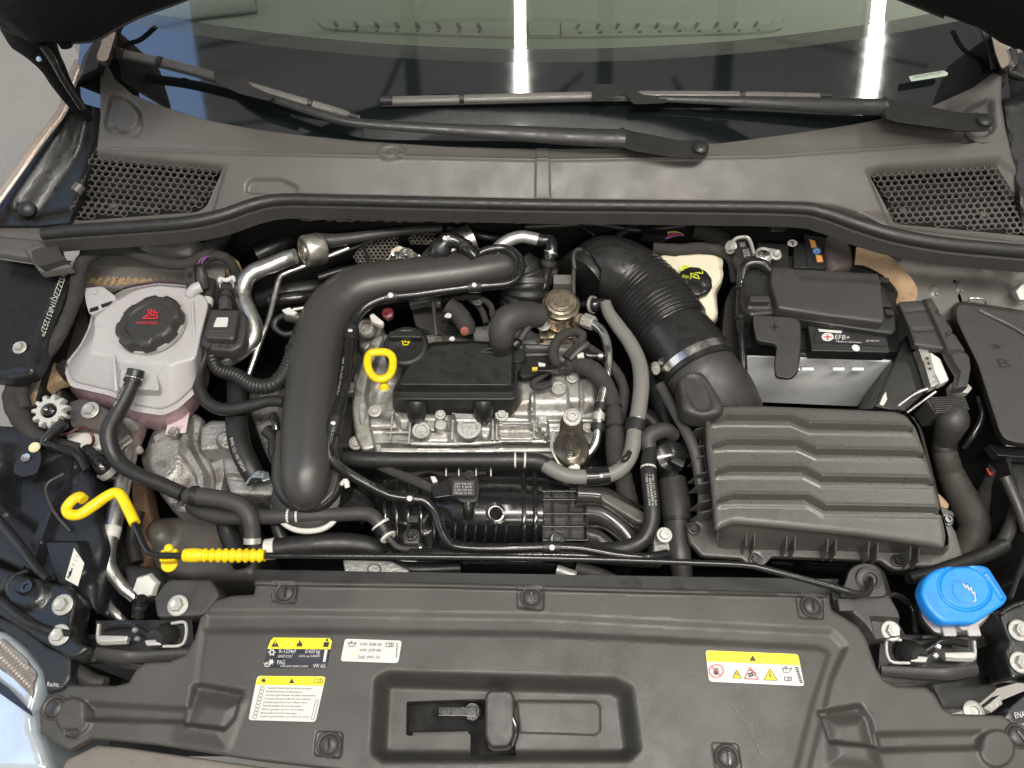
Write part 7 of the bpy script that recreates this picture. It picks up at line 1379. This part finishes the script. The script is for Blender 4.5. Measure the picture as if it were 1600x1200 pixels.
for i, (P_, m_, n_, lb, ct_) in enumerate([
    ([(405, 470, -.10, 14), (440, 460, -.09, 16), (480, 452, -.09, 14), (505, 448, -.10, 12)], blk, 'dark_actuator', 'dark plastic actuator behind the charge pipe bend', 'actuator'),
    ([(420, 470, -.06, 10), (460, 466, -.06, 11), (490, 464, -.07, 10)], gloss, 'glossy_plug', 'glossy black plug in the shade left of the charge pipe bend', 'plug'),
    ([(498, 434, -.06, 6), (530, 424, -.06, 6), (560, 418, -.07, 6)], blk, 'dark_line', 'dark line running behind the charge pipe shoulder', 'line'),
    ([(700, 356, -.03, 6), (730, 362, -.03, 6), (760, 370, -.03, 6), (790, 374, -.04, 6)], blk, 'dark_line', 'dark line under the cowl above the braided hose', 'line'),
    ([(905, 352, -.03, 3), (925, 365, -.03, 3), (940, 378, -.04, 3)], wirey and blk, 'dark_line', 'thin dark line above the intake duct elbow', 'line'),
    ([(820, 355, -.03, 5), (870, 352, -.03, 5), (930, 350, -.03, 4), (1000, 360, -.03, 4), (1070, 352, -.03, 4)], blk2, 'dark_line', 'long dark line running under the seal above the duct', 'line'),
    ([(960, 372, -.03, 5), (975, 362, -.03, 5), (992, 352, -.04, 5)], blk2, 'dark_line', 'slanting dark line just behind the duct elbow', 'line'),
    ([(1020, 388, -.02, 9), (1060, 390, -.02, 9), (1100, 388, -.02, 9), (1140, 400, -.03, 9), (1150, 440, -.06, 8)], tape, 'wiring_loom', 'dark loom lying behind the cream brake fluid reservoir', 'wiring loom'),
    ([(1085, 360, -.04, 12), (1120, 370, -.04, 12), (1150, 385, -.05, 12)], tape, 'wiring_loom', 'dark loom behind the battery sensor clamp', 'wiring loom'),
    ([(898, 420, -.02, 3.5), (896, 400, -.01, 3.5), (902, 390, -.01, 3.5), (910, 394, -.01, 3.5), (906, 410, -.02, 3.5)], grub, 'wire_bail', 'thin grey bail loop left of the duct elbow', 'bail'),
    ([(897, 412, -.02, 3.5), (896, 440, -.03, 3.5), (896, 462, -.04, 3.5)], grub, 'thin_pipe', 'thin grey pipe standing left of the duct elbow', 'pipe'),
    ([(640, 476, -.05, 9), (665, 470, -.05, 10), (690, 474, -.05, 9)], blk2, 'injector_plug', 'dark plug tucked under the charge pipe above the oil cap', 'plug'),
    ([(676, 470, -.035, 3), (678, 485, -.035, 3), (680, 510, -.04, 3), (682, 524, -.045, 3)], blk2, 'thin_rod', 'thin black rod standing behind the oil filler cap', 'rod'),
    ([(700, 478, -.04, 14), (716, 490, -.045, 15), (728, 508, -.05, 14), (732, 522, -.06, 11)], tape, 'coil_boot', 'dark fabric-covered boot behind the valve cover with orange plug', 'boot'),
    ([(690, 470, -.06, 5), (740, 464, -.05, 5), (765, 476, -.05, 5), (770, 495, -.06, 5)], tape, 'wiring_loom', 'dark loom arc between charge pipe and breather elbow', 'wiring loom'),
    ([(735, 466, -.055, 5), (752, 484, -.055, 5), (760, 505, -.06, 5)], tape, 'wiring_loom', 'short dark loom branch left of the breather elbow', 'wiring loom'),
    ([(795, 448, -.08, 6), (790, 480, -.08, 6), (770, 500, -.08, 6)], blk2, 'dark_line', 'dark curved line beneath the rear coupling', 'line'),
    ([(812, 532, -.02, 6), (826, 510, -.015, 6), (838, 494, -.012, 5)], blk2, 'injector', 'slim black injector leaning right of the breather elbow', 'injector'),
    ([(802, 540, -.04, 8), (812, 532, -.036, 8)], blk, 'injector_base', 'round black base at the foot of the leaning slim injector', 'injector base'),  # base piece of the slim injector, not a separate boot
    ([(500, 715, -.10, 12), (560, 724, -.11, 14), (600, 726, -.12, 14)], blk, 'dark_duct', 'dark duct under the straight pipe at the engine front left', 'duct'),
    ([(540, 776, -.07, 20), (560, 790, -.09, 20), (578, 810, -.10, 16)], gloss, 'glossy_bend', 'glossy black bend right of the charge pipe outlet', 'pipe bend'),
    ([(426, 790, -.10, 10), (440, 840, -.11, 10), (470, 856, -.12, 10)], blk, 'dark_line', 'dark line beneath the charge pipe outlet', 'line'),
    ([(600, 736, -.09, 4), (640, 742, -.09, 4), (670, 736, -.09, 4), (700, 742, -.09, 4), (760, 738, -.09, 4)], tape, 'wiring_loom', 'slim loom under the straight black pipe', 'wiring loom'),
    ([(560, 884, -.12, 12), (640, 890, -.12, 12), (720, 888, -.12, 10)], blk, 'dark_tube', 'dark tube in the gap just behind the front cover', 'tube'),
    ([(900, 888, -.09, 11), (930, 896, -.09, 11), (960, 906, -.1, 9)], grub, 'hose_end', 'hose end with clamp below the front tube', 'hose'),
    ([(870, 890, -.08, 8), (900, 900, -.08, 8)], zinc, 'hose_clamp_end', 'crumpled metal clamp below the front tube', 'clamp'),
    ([(990, 640, -.12, 14), (1020, 660, -.12, 14), (1040, 690, -.12, 12)], blk, 'dark_duct', 'dark duct between grey hose and intake funnel', 'duct'),
    ([(1010, 560, -.12, 16), (1030, 620, -.13, 16), (1050, 700, -.14, 14)], blk, 'dark_duct', 'deep dark duct left of the air inlet funnel', 'duct'),
    ([(960, 450, -.12, 18), (975, 500, -.13, 16), (1000, 560, -.14, 14)], blk, 'dark_duct', 'deep dark duct hidden under the bellows', 'duct'),
    ([(900, 560, -.08, 10), (930, 580, -.08, 10), (950, 600, -.09, 10)], blk, 'dark_plug', 'dark plug body behind the wide loom', 'plug'),
    ([(850, 430, -.10, 20), (880, 425, -.10, 18), (905, 430, -.11, 16)], blk, 'dark_housing', 'dark housing behind the fuel pump', 'housing'),
    ([(400, 400, -.09, 16), (440, 380, -.09, 14), (500, 350, -.10, 14)], blk, 'dark_line', 'dark pipe behind the big round union', 'pipe'),
    ([(145, 780, -.10, 14), (165, 820, -.11, 14), (150, 870, -.12, 12)], blk, 'dark_hose', 'dark hose behind the descending aluminium pipe', 'hose'),
    ([(100, 740, -.03, 3), (72, 760, -.03, 2.5), (85, 800, -.03, 2.5), (110, 830, -.04, 2.5)], blk2, 'thin_cable', 'thin black cable lying across the headlamp housing', 'cable'),
    ([(216, 800, -.12, 10), (206, 840, -.12, 10), (214, 880, -.12, 10)], blk, 'dark_hose', 'dark hose right of the descending aluminium pipe', 'hose'),
    ([(350, 800, -.14, 16), (360, 840, -.15, 16), (380, 880, -.15, 16)], blk, 'dark_hose', 'dark hose crossing beneath the fat ribbed hose', 'hose'),
    ([(1560, 860, -.08, 10), (1580, 820, -.08, 10), (1590, 780, -.09, 9)], blk2, 'dark_hose', 'dark hose between blue cap and fuse box', 'hose'),
    ([(1420, 905, -.06, 9), (1470, 890, -.07, 10), (1530, 870, -.08, 12), (1570, 850, -.08, 12)], blk, 'dark_hose', 'dark hose passing behind the blue cap', 'hose'),
    ([(1380, 935, -.05, 4), (1400, 930, -.05, 5), (1425, 950, -.06, 5), (1430, 990, -.06, 5)], gloss, 'release_cable', 'glossy cable left of the washer bottle neck', 'cable'),
    ]):
    hose(n_, lb, ct_, P_, m_, seg=14, wob=.05 if m_ is tape else 0)
ps = thing('wire_plug', 'black plug with yellow and purple wires above the intake duct', 'plug', 1020, 368, -.03)
build(B().box(1022, 368, -.02, 40, 16, 14, -8), 'plug_body', gloss, ps, bevel=.002)
for i, m_ in enumerate([wirey, wirep, wirer, wirep]): build(B().tube([(1040, 364 + i * 3, -.014, 1.1), (1052, 362 + i * 2.4, -.012, 1.1), (1062, 364 + i * 1.2, -.012, 1.1), (1069, 368, -.014, 1.1)], seg=6, n=5), 'wire', m_, ps)
rp = thing('red_connector', 'maroon connector glowing dark red between pipe and oil filler cap', 'connector', 607, 490, -.05)
build(B().lathe(607, 493, -.045, [(9, 0), (9, 10), (4, 12), (4, 18)], (0, -.2, 1), seg=14), 'maroon_body', redm, rp)
wc = thing('white_connector', 'cream plastic connector pointing at the oil filler cap', 'connector', 588, 500, -.04)
build(B().prism([(577, 492), (583, 489), (600, 503), (596, 508), (580, 502)], -.025, .012), 'cream_body', offw, wc, bevel=.002); build(B().lathe(572, 512, -.06, [(15, -8), (15, 0), (12, 3), (8, 3), (7, 0)], (0, -.3, 1), seg=24), 'bushing', alu2, wc)
op = thing('orange_plug', 'small orange plug end behind the valve cover', 'plug', 727, 520, -.05)
build(B().lathe(726, 517, -.035, [(7, -6), (7, 2), (5, 3)], (.1, -.7, .6), seg=14), 'orange_end', M('orange_plastic', (.22, .07, .04), .6), op)
for (x, y, z, s_, lb) in [(706, 528, -.04, 5, 'white plastic tag nearest the oil cap behind the valve cover'), (700, 492, -.03, 6, 'white torn tag above the valve cover near the thin rod'), (746, 472, -.03, 8, 'silver foil scrap just under the charge pipe')]:
    tag(build(B().prism(sm([(x - s_, y + 2), (x, y - s_ * .6), (x + s_, y), (x + 2, y + 4)], 2), z, .004), 'tag_scrap', paper if 'white' in lb else foil, bevel=.0008), lb, 'tag')
b = B().prism(rc([(640, 470), (700, 466), (720, 500), (700, 522), (650, 510)], 5), -.09, .05); tag(build(b, 'coil_housing', blk2, bevel=.003), 'dark coil housing behind the oil filler cap', 'housing')
b = B().prism(rc([(690, 500), (740, 505), (740, 525), (690, 520)], 3), -.075, .03); tag(build(b, 'coil_block', gloss, bevel=.002), 'glossy black coil block at the rear of the valve cover', 'coil')
b = B().sheet(rc([(560, 500), (590, 490), (600, 510), (590, 530), (572, 548), (560, 540)], 6), -.10, 4, skirt=.05, rim=5, rimh=.006); tag(build(b, 'rear_casting', alu2), 'grey casting corner behind the yellow dipstick', 'casting')
b = B().sheet(rc([(520, 560), (550, 530), (572, 540), (556, 620), (548, 700), (520, 700)], 6), -.14, 4, skirt=.1, rim=5, rimh=.006); tag(build(b, 'belt_cover', dpan), 'dull dark cover between the thin line and the engine casting', 'cover')
b = B().prism([(540, 598), (556, 596), (556, 612), (542, 614)], -.09, .02); tag(build(b, 'steel_tab', alu, bevel=.002), 'small pale steel tab beside the chain case', 'tab')
# pieces between engine and front cover
b = B().sheet(rc([(535, 874), (610, 876), (640, 890), (630, 910), (540, 908)], 4), -.05, 4, skirt=.03, rim=3, rimh=.003, pads=[(circ(585, 890, 10, 8), .004, 3)]); tag(build(b, 'radiator_bracket', alu2), 'pale metal bracket in the slot behind the front cover', 'bracket')
b = B().sheet([(400, 890), (1310, 905), (1310, 935), (396, 915)], -.045, 7, skirt=.08); tag(build(b, 'radiator', blk), 'dark radiator top edge just behind the front cover', 'radiator')
